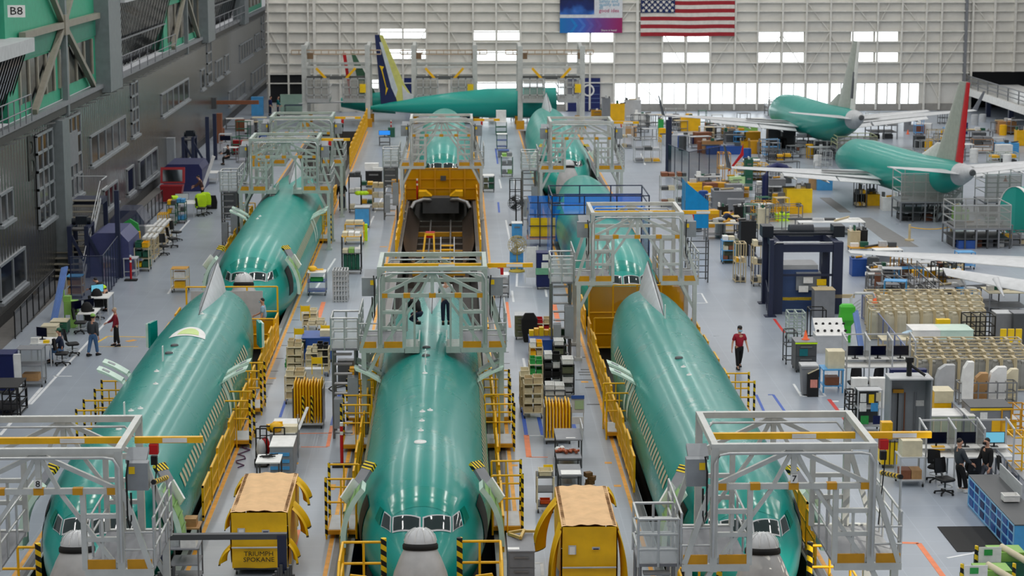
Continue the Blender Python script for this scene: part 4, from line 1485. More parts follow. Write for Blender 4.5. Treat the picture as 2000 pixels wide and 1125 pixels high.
def gate(label, x0, x1, y, h=1.05, m=YEL, mesh=True, z=0.0):
 """railing across a bay"""
 t = T('cross_gate', label, 'gate', ((x0 + x1) / 2, y, z))
 w_ = (x1 - x0) / 2
 q = MB()
 for zz in (0.08, h * 0.5, h):
  q.tube((-w_, 0, zz), (w_, 0, zz), 0.035)
 q.build('rail', m, t)
 n = max(2, round(w_ * 2 / 1.1))
 for k in range(n + 1):
  part('gatepost%.2f' % h, 'post', t, lambda q: q.box(-0.035, 0.035, -0.035, 0.035, 0, h), m, (-w_ + k * 2 * w_ / n, 0, 0))
 if mesh:
  q = MB()
  q.box(-w_, w_, 0.01, 0.015, 0.1, h - 0.05)
  q.build('mesh_infill', MESHY, t)
 return t
def stand(label, x, y, side, w_=1.0, d=1.2, h=1.2, z=0.25, posts=True):
 """small yellow access stand with striped corner posts; side says where its open face is"""
 t = T('access_stand', label, 'access stand', (x, y, 0))
 q = MB()
 q.box(-w_ / 2, w_ / 2, -d / 2, d / 2, z - 0.12, z)
 q.build('platform', YELD, t)
 q = MB()
 q.box(-w_ / 2 + 0.06, w_ / 2 - 0.06, -d / 2 + 0.06, d / 2 - 0.06, z, z + 0.012)
 q.build('tread_plate', LGR, t)
 q = MB()
 ys = (-d / 2, d / 2)
 for yy in ys:
  for zz in (z + h * 0.55, z + h):
   q.tube((-w_ / 2, yy, zz), (w_ / 2, yy, zz), 0.03)
  q.tube((w_ / 2 * -side, yy, 0), (w_ / 2 * -side, yy, z + h), 0.035)
  q.tube((0, yy, 0), (0, yy, z + h), 0.025)
 q.build('handrail', YEL, t)
 for xx, yy in ((-w_ / 2, -d / 2), (w_ / 2, -d / 2), (-w_ / 2, d / 2), (w_ / 2, d / 2)):
  part('standleg', 'leg', t, lambda q: q.tube((0, 0, 0), (0, 0, 0.2), 0.03), YEL, (xx, yy, 0))
 if posts:
  for yy in ys:
   part('hazpost%.2f' % h, 'striped_post', t, lambda q: q.tube((0, 0, 0.1), (0, 0, z + h + 0.05), 0.04, 8), HAZ, (w_ / 2 * side, yy, 0))
 return t
def standpx(label, px, row, side, **k):
 p = at(px, row)
 return stand(label, p.x, p.y, side, **k)
stand('yellow access stand left of the middle bay nose with a striped foam post', -3.28, yrow(1035), -1, w_=0.85, d=1.6, h=1.5, z=0.25)
stand('yellow access stand left of the middle bay beside the red and white post', -3.32, yrow(872), -1, w_=0.95, d=1.4, h=1.35)
stand('yellow access stand left of the middle bay under the two white exits', -3.32, yrow(820), -1, w_=0.95, d=1.4, h=1.35)
stand('yellow access stand right of the middle bay with a striped outer hoop', 1.40, yrow(872), 1, w_=0.95, d=1.4, h=1.35)
stand('yellow access stand right of the middle bay under the two white exits', 1.36, yrow(820), 1, w_=0.95, d=1.4, h=1.35)
stand('yellow access stand right of the middle bay nose', 1.42, yrow(1030), 1, w_=0.85, d=1.6, h=1.5)
stand('yellow access stand right of the left bay under the pale exits', -7.35, yrow(800), 1, w_=0.9, d=1.4, h=1.35)
stand('yellow access stand right of the left bay beside the coiled hose', -7.30, yrow(862), 1, w_=0.9, d=1.4, h=1.35)
stand('yellow access stand left of the left bay behind the white exits', -11.75, yrow(838), -1, w_=0.95, d=1.4, h=1.35)
stand('yellow access stand left of the left bay nearest the numbered dock', -11.85, yrow(880), -1, w_=0.95, d=1.4, h=1.35)
stand('yellow access stand left of the right bay with crossed braces', 5.45, yrow(850), 1, w_=0.85, d=1.5, h=1.35)
stand('yellow access stand right of the right bay beside the blue floor lines', 9.85, yrow(820), 1, w_=0.95, d=1.4, h=1.2)
stand('yellow access stand right of the second left bay fuselage with tall striped posts', -7.2, yrow(470), 1, w_=0.9, d=1.6, h=1.3)
stand('yellow access stand left of the second left bay fuselage', -11.75, yrow(452), -1, w_=0.95, d=1.4, h=1.3)
def nose_stand(label, x, y, s):
 """stepped yellow stand at one side of a nose"""
 t = T('nose_stand', label, 'nose stand', (x, y, 0))
 q = MB()
 q.box(-0.55, 0.55, -0.5, 1.2, 0.75, 0.85)
 q.box(-0.55, 0.55, -1.4, -0.5, 0.35, 0.45)
 q.build('platform', YEL, t)
 q = MB()
 q.box(-0.5, 0.5, -0.45, 1.15, 0.851, 0.865)
 q.box(-0.5, 0.5, -1.35, -0.55, 0.451, 0.465)
 q.build('tread_plate', MGR, t)
 for xx in (-0.5, 0.5):
  for yy in (-1.35, -0.45, 1.15):
   part('nsleg', 'leg', t, lambda q: q.box(-0.04, 0.04, -0.04, 0.04, 0, 0.75), YELD, (xx, yy, 0))
 q = MB()
 for zz in (1.4, 1.95):
  q.tube((-0.52 * s, 1.15, zz), (-0.52 * s, -0.5, zz), 0.035)
  q.tube((-0.52 * s, 1.15, zz), (0.5 * s, 1.15, zz), 0.035)
  q.tube((-0.52 * s, -0.5, zz), (-0.52 * s, -1.4, zz - 0.4), 0.035)
  q.tube((-0.52 * s, -1.4, zz - 0.4), (0.3 * s, -1.4, zz - 0.4), 0.035)
 for p in ((-0.52, 1.15, 1.95), (-0.52, -0.5, 1.95), (-0.52, -1.4, 1.55), (0.0, 1.15, 1.95), (0.3, -1.4, 1.55)):
  q.tube((p[0] * s, p[1], 0.4), (p[0] * s, p[1], p[2]), 0.035)
 q.build('handrail', YEL, t)
 q = MB()
 q.tube((0.5 * s, 1.15, 0.5), (0.5 * s, 1.15, 2.05), 0.075, 8)
 q.build('striped_post', HAZ, t)
 q = MB()
 q.prism([(-0.5 * s, 0.87), (0.45 * s, 0.87), (0.1 * s, 1.3), (-0.3 * s, 1.35)], 0.4, 0.46)
 q.build('gusset_plate', YEL, t)
 return t
nose_stand('stepped yellow nose stand at the left of the middle bay radome', -2.35, 49.2, 1)
nose_stand('stepped yellow nose stand at the right of the middle bay radome', 0.55, 49.2, -1)
nose_stand('stepped yellow nose stand at the right of the right bay radome', 9.25, 48.6, -1)
nose_stand('stepped yellow nose stand at the left of the right bay radome', 6.0, 48.6, 1)
nose_stand('stepped yellow nose stand at the left of the left bay radome', -10.9, 49.0, 1)
for x, y, lb in ((XM, 47.2, 'middle'), (XR, 46.6, 'right'), (XL - 0.1, 47.0, 'left')):
 t = T('nose_hoop', 'yellow hoop rail before the %s bay radome' % lb, 'hoop rail', (x, y, 0))
 q = MB()
 q.path([(-0.72, 0, 0), (-0.72, 0, 1.05), (-0.62, 0, 1.15), (0.62, 0, 1.15), (0.72, 0, 1.05), (0.72, 0, 0)], 0.04)
 q.build('hoop', YEL, t)
 q = MB()
 q.tube((-0.4, 0, 0), (-0.4, 0, 1.14), 0.035)
 q.build('bar', YEL, t)
 q = MB()
 q.tube((0.4, 0, 0), (0.4, 0, 1.14), 0.035)
 q.build('bar', YEL, t)
for x0, x1, y, lb in ((-3.25, -1.0, 46.4, 'left half of the front gate before the middle bay nose'), (-0.9, 1.45, 46.4, 'right half of the front gate before the middle bay nose'),
                      (5.4, 7.5, 45.9, 'left half of the front gate before the right bay nose'), (7.6, 9.9, 45.9, 'right half of the front gate before the right bay nose'),
                      (-11.9, -9.5, 46.2, 'left half of the front gate before the left bay nose'), (-9.4, -7.2, 46.2, 'right half of the front gate before the left bay nose')):
 gate('yellow ' + lb, x0, x1, y, 0.78)
q_y = 84.6
gate('yellow mesh gate between the two left bay fuselages', -11.5, -7.4, 83.4, 1.3)
gate('tall yellow gate with a warning plate under the second left bay nose', -11.3, -7.5, 86.4, 2.1, mesh=False)
gate('yellow mesh gate below the second right bay nose', 5.5, 9.5, 85.2, 2.3)
gate('lower yellow mesh gate behind the right bay fuselage', 5.6, 9.3, 83.2, 1.3)
t = T('mesh_barrier', 'wide yellow mesh wall under the far middle bay nose', 'wall panel', (XM + 0.1, 128.6, 0))
q = MB()
q.box(-2.3, 2.3, 0, 0.06, 0.1, 2.05)
q.build('panel', MESHY, t)
q = MB()
q.box(-2.2, 2.2, 0.3, 0.34, 0.0, 1.9)
q.build('backing', mat('yellow_wall_back', (0.62, 0.45, 0.08), 0.6), t)
for k in range(6):
 part('ywpost', 'post', t, lambda q: q.box(-0.04, 0.04, -0.06, 0.06, 0, 2.1), YELD, (-2.3 + k * 0.92, 0, 0))
for zz in (0.15, 0.8, 1.4, 2.05):
 part('ywrail', 'rail', t, lambda q: q.box(-2.3, 2.3, -0.05, 0.05, -0.03, 0.03), YELD, (0, 0, zz))
q = MB()
q.box(-0.12, 0.22, -0.1, -0.07, 1.3, 1.6)
q.build('notice', DGR, t)
q = MB()
q.box(-2.4, -0.4, 86.1, 86.12, 1.25, 1.75)
b2 = T('warning_plate', 'pale plate with yellow black stripes on the gate under the left nose', 'sign', (-9.4, 86.3, 0))
q = MB()
q.box(-1.7, 1.3, -0.06, -0.02, 0.95, 1.95)
q.build('board', LGR, b2)
q = MB()
q.box(-0.25, 0.2, -0.075, -0.06, 1.55, 1.75)
q.build('striped_label', HAZF, b2)
# ------------------------------------------------------------------ kit of shop furniture
def unit_box(q):
 q.box(-0.5, 0.5, -0.5, 0.5, 0, 1)
def caster(q):
 q.m(MGR).box(-0.02, 0.02, -0.03, 0.03, 0.09, 0.13)
 q.m(RUB).tube((-0.02, 0, 0.055), (0.02, 0, 0.055), 0.055, 10)
def scaled(key, name, parent, fn, m, loc, scale, rz=0.0):
 o = part(key, name, parent, fn, m, loc, rz)
 o.scale = scale
 return o
def ubx(name, parent, m, x, y, z, sx, sy, sz, rz=0.0):
 """box part from a shared unit cube, standing on z"""
 return scaled('ub' + m.name, name, parent, unit_box, m, (x, y, z), (sx, sy, sz), rz)
def shelf_cart(label, x0, x1, yb, yt, d=0.7, fr=CREAM, sh=None, n=3, cas=True, z=0.0, rz=0.0, cat='cart', name='shelf_cart', top=None, back=None, group=None, h=None, lip=0.0):
 X, Y, w_, hh = fp(x0, x1, yb, yt, z)
 h = h or hh
 t = T(name, label, cat, (X, Y + d / 2, z), rz, group)
 z0 = 0.13 if cas else 0.0
 for sx in (-1, 1):
  for sy in (-1, 1):
   ubx('post', t, fr, sx * (w_ / 2 - 0.02), sy * (d / 2 - 0.02), z0, 0.04, 0.04, h - z0)
   if cas:
    part('caster', 'caster', t, caster, None, (sx * (w_ / 2 - 0.05), sy * (d / 2 - 0.05), 0))
 zs = []
 for k in range(n):
  zz = z0 + 0.06 + (h - z0 - 0.10) * k / max(1, n - 1)
  zs.append(zz + 0.03)
  ubx('shelf', t, (top if (k == n - 1 and top) else (sh or fr)), 0, 0, zz, w_ - 0.02, d - 0.02, 0.03)
  if lip:
   ubx('shelf_edge', t, fr, 0, -d / 2 + 0.01, zz, w_, 0.02, lip)
 if back:
  ubx('back_panel', t, back, 0, d / 2 - 0.02, z0, w_ - 0.04, 0.015, h - z0)
 return dict(t=t, X=X, Y=Y + d / 2, w=w_, d=d, h=h, zs=[z + q for q in zs], rz=rz)
def tote_mesh(q):
 t = 0.04
 q.box(-0.5, 0.5, -0.5, 0.5, 0, 0.08)
 q.box(-0.5, 0.5, -0.5, -0.5 + t, 0.0, 1)
 q.box(-0.5, 0.5, 0.5 - t, 0.5, 0.0, 1)
 q.box(-0.5, -0.5 + t, -0.5, 0.5, 0.0, 1)
 q.box(0.5 - t, 0.5, -0.5, 0.5, 0.0, 1)
 q.box(-0.53, 0.53, -0.53, -0.5, 0.86, 1)
 q.box(-0.53, 0.53, 0.5, 0.53, 0.86, 1)
def tote(label, x, y, z, w_, d, h, m, group=None, name='plastic_tote', cat='tote', rz=0.0):
 o = scaled('tote' + m.name, name, None, tote_mesh, m, (x, y, z), (w_, d, h), rz)
 return tag(o, label, cat, group)
def carton(label, x, y, z, w_, d, h, m=CARD, group=None, name='carton', cat='box', rz=0.0):
 o = scaled('ct' + m.name, name, None, lambda q: (q.box(-0.5, 0.5, -0.5, 0.5, 0, 0.94), q.box(-0.505, 0.505, -0.505, 0.505, 0.86, 1.0), q.box(-0.06, 0.06, -0.512, 0.512, 0.5, 1.006)), m, (x, y, z), (w_, d, h), rz)
 return tag(o, label, cat, group)
RT = random.Random(11)
def fill(c, label, group, mats, per=2, shelves=None, hmax=0.22, name='plastic_tote', cat='tote', kind='tote', dep=0.75):
 """totes or cartons standing on the shelves of a cart"""
 for k, zz in enumerate(c['zs']):
  if shelves is not None and k not in shelves:
   continue
  for j in range(per):
   ww = c['w'] * 0.92 / per
   xx = c['X'] - c['w'] * 0.46 + ww * (j + 0.5)
   hh = hmax * RT.uniform(0.65, 1.0)
   m = mats[RT.randrange(len(mats))]
   f = tote if kind == 'tote' else carton
   f(label, xx, c['Y'] + RT.uniform(-0.03, 0.03), zz + 0.001, ww * RT.uniform(0.78, 0.95), c['d'] * dep, hh, m, group, name, cat)
def cabinet(label, x0, x1, yb, yt, d=0.6, m=BOXG, top=None, n=3, cas=True, z=0.0, rz=0.0, name='tool_cabinet', cat='cabinet', handles=True, drawer_m=None, h=None, group=None):
 X, Y, w_, hh = fp(x0, x1, yb, yt, z)
 h = h or hh
 t = T(name, label, cat, (X, Y + d / 2, z), rz, group)
 z0 = 0.13 if cas else 0.0
 ubx('body', t, m, 0, 0, z0, w_, d, h - z0 - 0.03)
 ubx('top', t, top or m, 0, 0, h - 0.03, w_ + 0.03, d + 0.03, 0.03)
 for k in range(n):
  hh2 = (h - z0 - 0.10) / n
  o = ubx('drawer', t, drawer_m or m, 0, -d / 2 - 0.008, z0 + 0.04 + k * hh2, w_ - 0.06, 0.02, hh2 - 0.03)
  if handles:
   s = link('handle', shared('hnd', lambda: MB().box(-0.3, 0.3, -2.2, -0.6, 0.72, 0.84).build(None, STEEL)), o)
 if cas:
  for sx in (-1, 1):
   for sy in (-1, 1):
    part('caster', 'caster', t, caster, None, (sx * (w_ / 2 - 0.06), sy * (d / 2 - 0.06), 0))
 return dict(t=t, X=X, Y=Y + d / 2, w=w_, d=d, h=h, zs=[z + h])
def table(label, x0, x1, yb, yt, d=0.8, top=WHT, leg=LGR, z=0.0, rz=0.0, shelf=True, name='work_table', cat='table', h=None, riser=False, group=None):
 X, Y, w_, hh = fp(x0, x1, yb, yt, z)
 h = h or hh
 t = T(name, label, cat, (X, Y + d / 2, z), rz, group)
 ubx('tabletop', t, top, 0, 0, h - 0.04, w_, d, 0.04)
 for sx in (-1, 1):
  for sy in (-1, 1):
   ubx('leg', t, leg, sx * (w_ / 2 - 0.04), sy * (d / 2 - 0.04), 0, 0.05, 0.05, h - 0.04)
 if shelf:
  ubx('lower_shelf', t, leg, 0, 0.05, 0.22, w_ - 0.1, d - 0.15, 0.03)
 if riser:
  ubx('riser_shelf', t, top, 0, d * 0.3, h + 0.35, w_, 0.3, 0.03)
  for sx in (-1, 1):
   ubx('riser_post', t, leg, sx * (w_ / 2 - 0.03), d * 0.42, h, 0.04, 0.04, 0.7)
 return dict(t=t, X=X, Y=Y + d / 2, w=w_, d=d, h=h, zs=[z + h])
def rack(label, x0, x1, yb, yt, d=0.6, m=BEIGE, z=0.0, rz=0.0, nx=2, nz=3, name='tube_rack', cat='rack', h=None, group=None, r=0.022, cas=False):
 """open frame of tubes"""
 X, Y, w_, hh = fp(x0, x1, yb, yt, z)
 h = h or hh
 t = T(name, label, cat, (X, Y + d / 2, z), rz, group)
 z0 = 0.12 if cas else 0.0
 for k in range(nx + 1):
  for sy in (-1, 1):
   xx = -w_ / 2 + w_ * k / nx
   ubx('upright', t, m, xx, sy * d / 2, z0, r * 2, r * 2, h - z0)
  if cas and k in (0, nx):
   for sy in (-1, 1):
    part('caster', 'caster', t, caster, None, (-w_ / 2 + w_ * k / nx, sy * d / 2, 0))
 for k in range(nz):
  zz = z0 + 0.05 + (h - z0 - 0.07) * k / max(1, nz - 1)
  for sy in (-1, 1):
   ubx('rail', t, m, 0, sy * d / 2, zz, w_, r * 1.8, r * 1.8)
  for kk in range(nx + 1):
   ubx('cross_rail', t, m, -w_ / 2 + w_ * kk / nx, 0, zz, r * 1.8, d, r * 1.8)
 return dict(t=t, X=X, Y=Y + d / 2, w=w_, d=d, h=h, zs=[z + z0 + 0.07 + (h - z0 - 0.07) * k / max(1, nz - 1) for k in range(nz)])
def chair_build(label, loc, rz):
 t = T('office_chair', label, 'chair', loc, rz)
 for k in range(5):
  a = 2 * PI * k / 5
  part('chspoke', 'base_leg', t, lambda q: (q.beam((0.02, 0, 0.11), (0.31, 0, 0.075), 0.045, 0.035), q.tube((0.30, -0.02, 0.035), (0.30, 0.02, 0.035), 0.035, 8)), BLK, None, a)
 part('chcol', 'gas_column', t, lambda q: q.tube((0, 0, 0.09), (0, 0, 0.42), 0.03, 8), DGR)
 part('chring', 'foot_ring', t, lambda q: q.path([(0.22 * math.cos(2 * PI * k / 14), 0.22 * math.sin(2 * PI * k / 14), 0.24) for k in range(15)], 0.014, 5), ALU)
 def seat(q):
  pts = [(-0.23, -0.2), (-0.23, 0.2), (-0.17, 0.25), (0.17, 0.25), (0.23, 0.2), (0.23, -0.2), (0.17, -0.25), (-0.17, -0.25)]
  q.loft([[Vector((p[0] * s, p[1] * s, zz)) for p in pts] for s, zz in ((0.86, 0.42), (1.0, 0.45), (1.0, 0.49), (0.9, 0.52))], smooth=False)
 part('chseat', 'seat', t, seat, BLK)
 def back(q):
  q.grid(lambda u, v: Vector(((u - 0.5) * (0.42 - 0.08 * abs(v - 0.4)), 0.24 - 0.05 * math.cos((u - 0.5) * 3) + 0.06 * v, 0.62 + 0.46 * v)), 6, 6)
  q.grid(lambda u, v: Vector(((u - 0.5) * (0.42 - 0.08 * abs(v - 0.4)), 0.29 - 0.05 * math.cos((u - 0.5) * 3) + 0.06 * v, 0.62 + 0.46 * v)), 6, 6)
  q.box(-0.2, 0.2, 0.22, 0.28, 0.62, 0.65)
 part('chback', 'backrest', t, back, BLK)
 part('chspine', 'back_support', t, lambda q: q.beam((0, 0.1, 0.44), (0, 0.27, 0.75), 0.06, 0.03), DGR)
 return t
CH = []
def chair(label, px, row, rz=0.0):
 p = at(px, row)
 if not CH:
  CH.append(chair_build(label, p, rz))
  return CH[0]
 return dup(CH[0], p, rz, label)
MON = []
def monitor(label, x, y, z, rz=0.0, w_=0.55, screen=SCRN):
 t = T('monitor', label, 'monitor', (x, y, z), rz)
 part('mbase', 'stand', t, lambda q: (q.box(-0.12, 0.12, -0.09, 0.09, 0, 0.015), q.box(-0.025, 0.025, 0.0, 0.03, 0, 0.2)), BLK)
 o = scaled('mbez', 'bezel', t, lambda q: q.box(-0.5, 0.5, -0.03, 0.0, 0.12, 0.48), BLK, None, (w_, 1, 1))
 o2 = scaled('mscr' + screen.name, 'screen', t, lambda q: q.box(-0.475, 0.475, -0.034, -0.03, 0.14, 0.465), screen, None, (w_, 1, 1))
 return t
def gate_rack(label, x0, x1, yb, yt, d=1.1, n=9):
 X, Y, w_, h = fp(x0, x1, yb, yt)
 t = T('gate_rack', label, 'rack', (X, Y + d / 2, 0))
 ubx('dolly', t, LGR, 0, 0, 0.14, w_, d, 0.06)
 for sx in (-1, 1):
  for sy in (-1, 1):
   part('caster', 'caster', t, caster, None, (sx * (w_ / 2 - 0.06), sy * (d / 2 - 0.06), 0))
  ubx('end_frame', t, STEEL, sx * w_ / 2, 0, 0.14, 0.03, d * 0.8, h * 0.75)
 return X, Y, w_, h, d
def folded_gates(label, group, x0, x1, yb, yt, d=1.1, n=9, striped=()):
 X, Y, w_, h, d = gate_rack(label + ' dolly', x0, x1, yb, yt, d)
 def g(q):
  q.path([(0, -0.42, 0.0), (0, -0.42, 0.86), (0, -0.36, 0.95), (0, -0.28, 0.98), (0, 0.28, 0.98), (0, 0.36, 0.95), (0, 0.42, 0.86), (0, 0.42, 0.0)], 0.028, 6)
  for yy in (-0.21, 0, 0.21):
   q.tube((0, yy, 0.02), (0, yy, 0.97), 0.018, 5)
  q.tube((0, -0.42, 0.08), (0, 0.42, 0.08), 0.022, 5)
  q.tube((0, -0.42, 0.5), (0, 0.42, 0.5), 0.018, 5)
 for k in range(n):
  o = scaled('fgate', 'folded_gate', None, g, YEL, (X - w_ * 0.43 + w_ * 0.86 * k / (n - 1), Y + d / 2, 0.205), (1, d * 1.05, h - 0.25 - 0.04 * (k % 3)))
  tag(o, 'yellow folded gate panel standing on the dolly ' + group, 'gate panel', 'yellow gate panels on the dolly ' + group)
  if k in striped:
   so = T('striped_post', 'striped foam guard on the gate panels ' + group, 'foam guard', (o.location.x, Y + d / 2 - d * 0.45, 0.22), 0, 'striped foam guards ' + group)
   part('fgs', 'foam', so, lambda q: q.tube((0, -0.035, 0), (0, -0.035, 0.95), 0.045, 8), HAZF)
def tarped_cart(label, X, Y, w_, d, h, flaps, text=None, rear=0.0):
 t = T('covered_cart', label, 'covered cart', (X, Y, 0))
 ubx('frame', t, DGR, 0, d / 2, 0.16, w_ * 0.96, d * 0.96, 0.1)
 for sx in (-1, 1):
  for yy in (0.12, d - 0.12):
   part('caster', 'caster', t, caster, None, (sx * (w_ / 2 - 0.1), yy, 0.02))
 rr = random.Random(5)
 q = MB()
 hw = w_ / 2
 q.grid(lambda u, v: Vector(((u - 0.5) * w_ + 0.0, -0.02 + 0.05 * math.sin(u * 9 + v * 3) * (1 - v) * 0.5 - 0.02 * math.sin(v * 14), 0.24 + (h - 0.24) * v)), 14, 12)
 q.build('front_cover', TARP, t)
 for sx in (-1, 1):
  q = MB()
  q.grid(lambda u, v: Vector((sx * (hw + 0.02 + 0.05 * math.sin(u * 12 + v * 2) * (1 - v)), u * d, 0.24 + (h - 0.24) * v)), 18, 8)
  q.build('side_cover', TARP, t)
 q = MB()
 q.grid(lambda u, v: Vector(((u - 0.5) * w_, d + 0.01 * math.sin(u * 9), 0.24 + (h - 0.24) * v)), 6, 6)
 q.build('rear_cover', TARP, t)
 q = MB()
 q.grid(lambda u, v: Vector(((u - 0.5) * (w_ + 0.05), -0.02 + v * (d + 0.04), h + 0.05 * math.sin(u * PI) + 0.015 * math.sin(u * 23 + v * 5) + 0.012 * math.sin(v * 17))), 20, 16)
 q.build('roof_cover', TAN, t)
 q = MB()
 for k in range(26):
  for sx in (-1, 1):
   yy = 0.1 + (d - 0.2) * k / 25
   q.cb((sx * (hw - 0.05), yy, h + 0.02), (0.08, 0.02, 0.03))
 q.build('stitch_pattern', mat('stitch_dark', (0.55, 0.44, 0.33), 0.8), t)
 q = MB()
 q.tube((-hw, -0.06, h * 0.46), (hw, -0.06, h * 0.46), 0.025, 8)
 q.build('front_bar', LGR, t)
 for k, (sx, yy, zz, dx, dz, wd) in enumerate(flaps):
  q = MB()
  q.grid(lambda u, v: Vector((sx * (hw + 0.03 + dx * (1 - (1 - u) ** 2) * (0.75 + 0.25 * math.sin(v * 7 + dz)) + 0.03 * math.sin(v * 8)), yy + wd * (v - 0.5) * (1 + 0.35 * u), zz - dz * u + 0.03 * math.sin(v * 9 + u * 3))), 10, 8)
  f = q.build('side_flap', TARP, t)
  q = MB()
  q.grid(lambda u, v: Vector((sx * (hw + 0.035 + dx * (0.75 + 0.25 * math.sin(v * 7 + dz)) + 0.03 * math.sin(v * 8)), yy + wd * (v - 0.5) * 1.35, zz - dz * (0.95 + 0.07 * u) + 0.03 * math.sin(v * 9 + 3))), 2, 8)
  q.build('flap_trim', DGR, f)
 for px_, pz, a, c in ((-0.32, 0.70, 0.20, 0.24), (0.12, 0.72, 0.20, 0.07)):
  q = MB()
  q.box(px_ * w_ - a / 2, px_ * w_ + a / 2, -0.085, -0.075, h * pz - c / 2, h * pz + c / 2)
  po = q.build('document_pocket', LGR, t)
  q = MB()
  q.box(px_ * w_ - a / 2 + 0.03, px_ * w_ + a / 2 - 0.03, -0.095, -0.085, h * pz - c / 2, h * pz + c / 2 - 0.04)
  q.build('document', WHT if c > 0.1 else DBLU, po)
 if text:
  text_mesh('lettering', text, 0.18, BLK, t, (-0.02, -0.09, h * 0.32), sx=1.05)
 return t
def post_red(label, px, row, h=1.1):
 p = at(px, row)
 t = T('marker_post', label, 'marker post', p)
 part('mpb', 'base', t, lambda q: q.box(-0.3, 0.3, -0.2, 0.2, 0, 0.07), RUB)
 for k in range(5):
  m = (RED, RED, WHT, RED, WHT)[k]
  z0, z1 = ((0.07, 0.6), (0.6, 0.72), (0.72, 0.8), (0.8, 0.92), (0.92, 1.0))[k]
  scaled('mpp' + m.name, 'band', t, lambda q: q.tube((0, 0, 0), (0, 0, 1), 0.055, 10), m, (0, 0, z0 * h), (1, 1, (z1 - z0) * h))
 return t
def simple(name, label, cat, m, fn, loc=(0, 0, 0), rz=0.0, group=None):
 q = MB()
 fn(q)
 o = q.build(name, m, None, loc, rz)
 return tag(o, label, cat, group)
def fence(label, pts, h=1.2, m=MGR, infill=MESHD, step=1.5, name='mesh_fence', z=0.0):
 """fence panels between floor points"""
 base = Vector(pts[0])
 t = T(name, label, 'fence', base)
 for a, c in zip(pts, pts[1:]):
  a, c = Vector(a), Vector(c)
  n = max(1, round((c - a).length / step))
  for k in range(n):
   p0, p1 = a + (c - a) * (k / n) - base, a + (c - a) * ((k + 1) / n) - base
   q = MB()
   up = Vector((0, 0, h))
   q.add([p0 + Vector((0, 0, 0.08)), p1 + Vector((0, 0, 0.08)), p1 + up, p0 + up], [(0, 1, 2, 3)])
   q.build('mesh_panel', infill, t)
   q = MB()
   q.tube(p0, p0 + up, 0.03)
   q.tube(p0 + up, p1 + up, 0.025)
   q.tube(p0 + Vector((0, 0, 0.08)), p1 + Vector((0, 0, 0.08)), 0.02)
   q.build('frame', m, t)
 q = MB()
 q.tube(Vector(pts[-1]) - base, Vector(pts[-1]) - base + Vector((0, 0, h)), 0.03)
 q.build('end_post', m, t)
 return t
def steps(label, X, Y, w_, n, rise, run, m=LGR, tread=MGR, rz=0.0, rail=True, name='steps', z=0.0, rm=None):
 """flight of steps going up along +y"""
 t = T(name, label, 'steps', (X, Y, z), rz)
 for k in range(n):
  ubx('tread', t, tread, 0, run * (k + 0.5), rise * (k + 1) - 0.04, w_, run * 1.05, 0.04)
 for s in (-1, 1):
  q = MB()
  q.beam((s * w_ / 2, 0, 0.05), (s * w_ / 2, run * n, rise * n + 0.0), 0.05, 0.22)
  q.build('stringer', m, t)
  if rail:
   q = MB()
   for hh in (0.5, 0.95):
    q.tube((s * w_ / 2, 0, hh + rise * 0.5), (s * w_ / 2, run * n, rise * n + hh), 0.025)
   for k in range(0, n + 1, max(1, n // 4)):
    q.tube((s * w_ / 2, run * k, rise * k), (s * w_ / 2, run * k, rise * k + 0.97), 0.025)
   q.build('handrail', rm or m, t)
 return t
def workstation(label, x0, x1, yb, yt, d=0.9, bays=3, m=LGR, screens=(SCRN, SCRN, SCRB), top=WHT, lab='workstation'):
 """row of framed desk bays with a screen in each"""
 X, Y, w_, h = fp(x0, x1, yb, yt)
 t = T('desk_row', label, 'workstation', (X, Y + d / 2, 0))
 for k in range(bays + 1):
  xx = -w_ / 2 + w_ * k / bays
  for sy in (-1, 1):
   ubx('post', t, m, xx, sy * d * 0.48, 0, 0.05, 0.05, h if sy > 0 else h * 0.93)
  q = MB()
  q.beam((xx, -d * 0.5, h * 0.93), (xx, d * 0.55, h * 1.0), 0.05, 0.06)
  q.build('side_beam', m, t)
  if 0 < k < bays:
   ubx('divider', t, MESHG, xx, 0.1, h * 0.45, 0.01, d * 0.7, h * 0.5)
 ubx('desktop', t, top, 0, -0.05, h * 0.42, w_, d * 0.9, 0.035)
 ubx('upper_shelf', t, top, 0, d * 0.22, h * 0.52, w_, d * 0.45, 0.03)
 ubx('head_beam', t, m, 0, d * 0.48, h * 0.96, w_, 0.05, 0.05)
 ubx('back_panel', t, MESHG, 0, d * 0.49, h * 0.3, w_, 0.015, h * 0.35)
 for k in range(bays):
  monitor('%s screen, %s bay of the %s' % ((('blue glowing', 'violet arced', 'bright pale') if 'two' in lab else ('black', 'plain black', 'dark blue'))[k % 3], ('first', 'middle', 'last')[k % 3], lab),
    X - w_ / 2 + w_ * (k + 0.5) / bays, Y + d / 2 + d * 0.12, h * 0.52 + 0.031, 0, w_ / bays * 0.7, screens[k % len(screens)])
 return dict(t=t, X=X, Y=Y + d / 2, w=w_, d=d, h=h, zs=[h * 0.42 + 0.035])
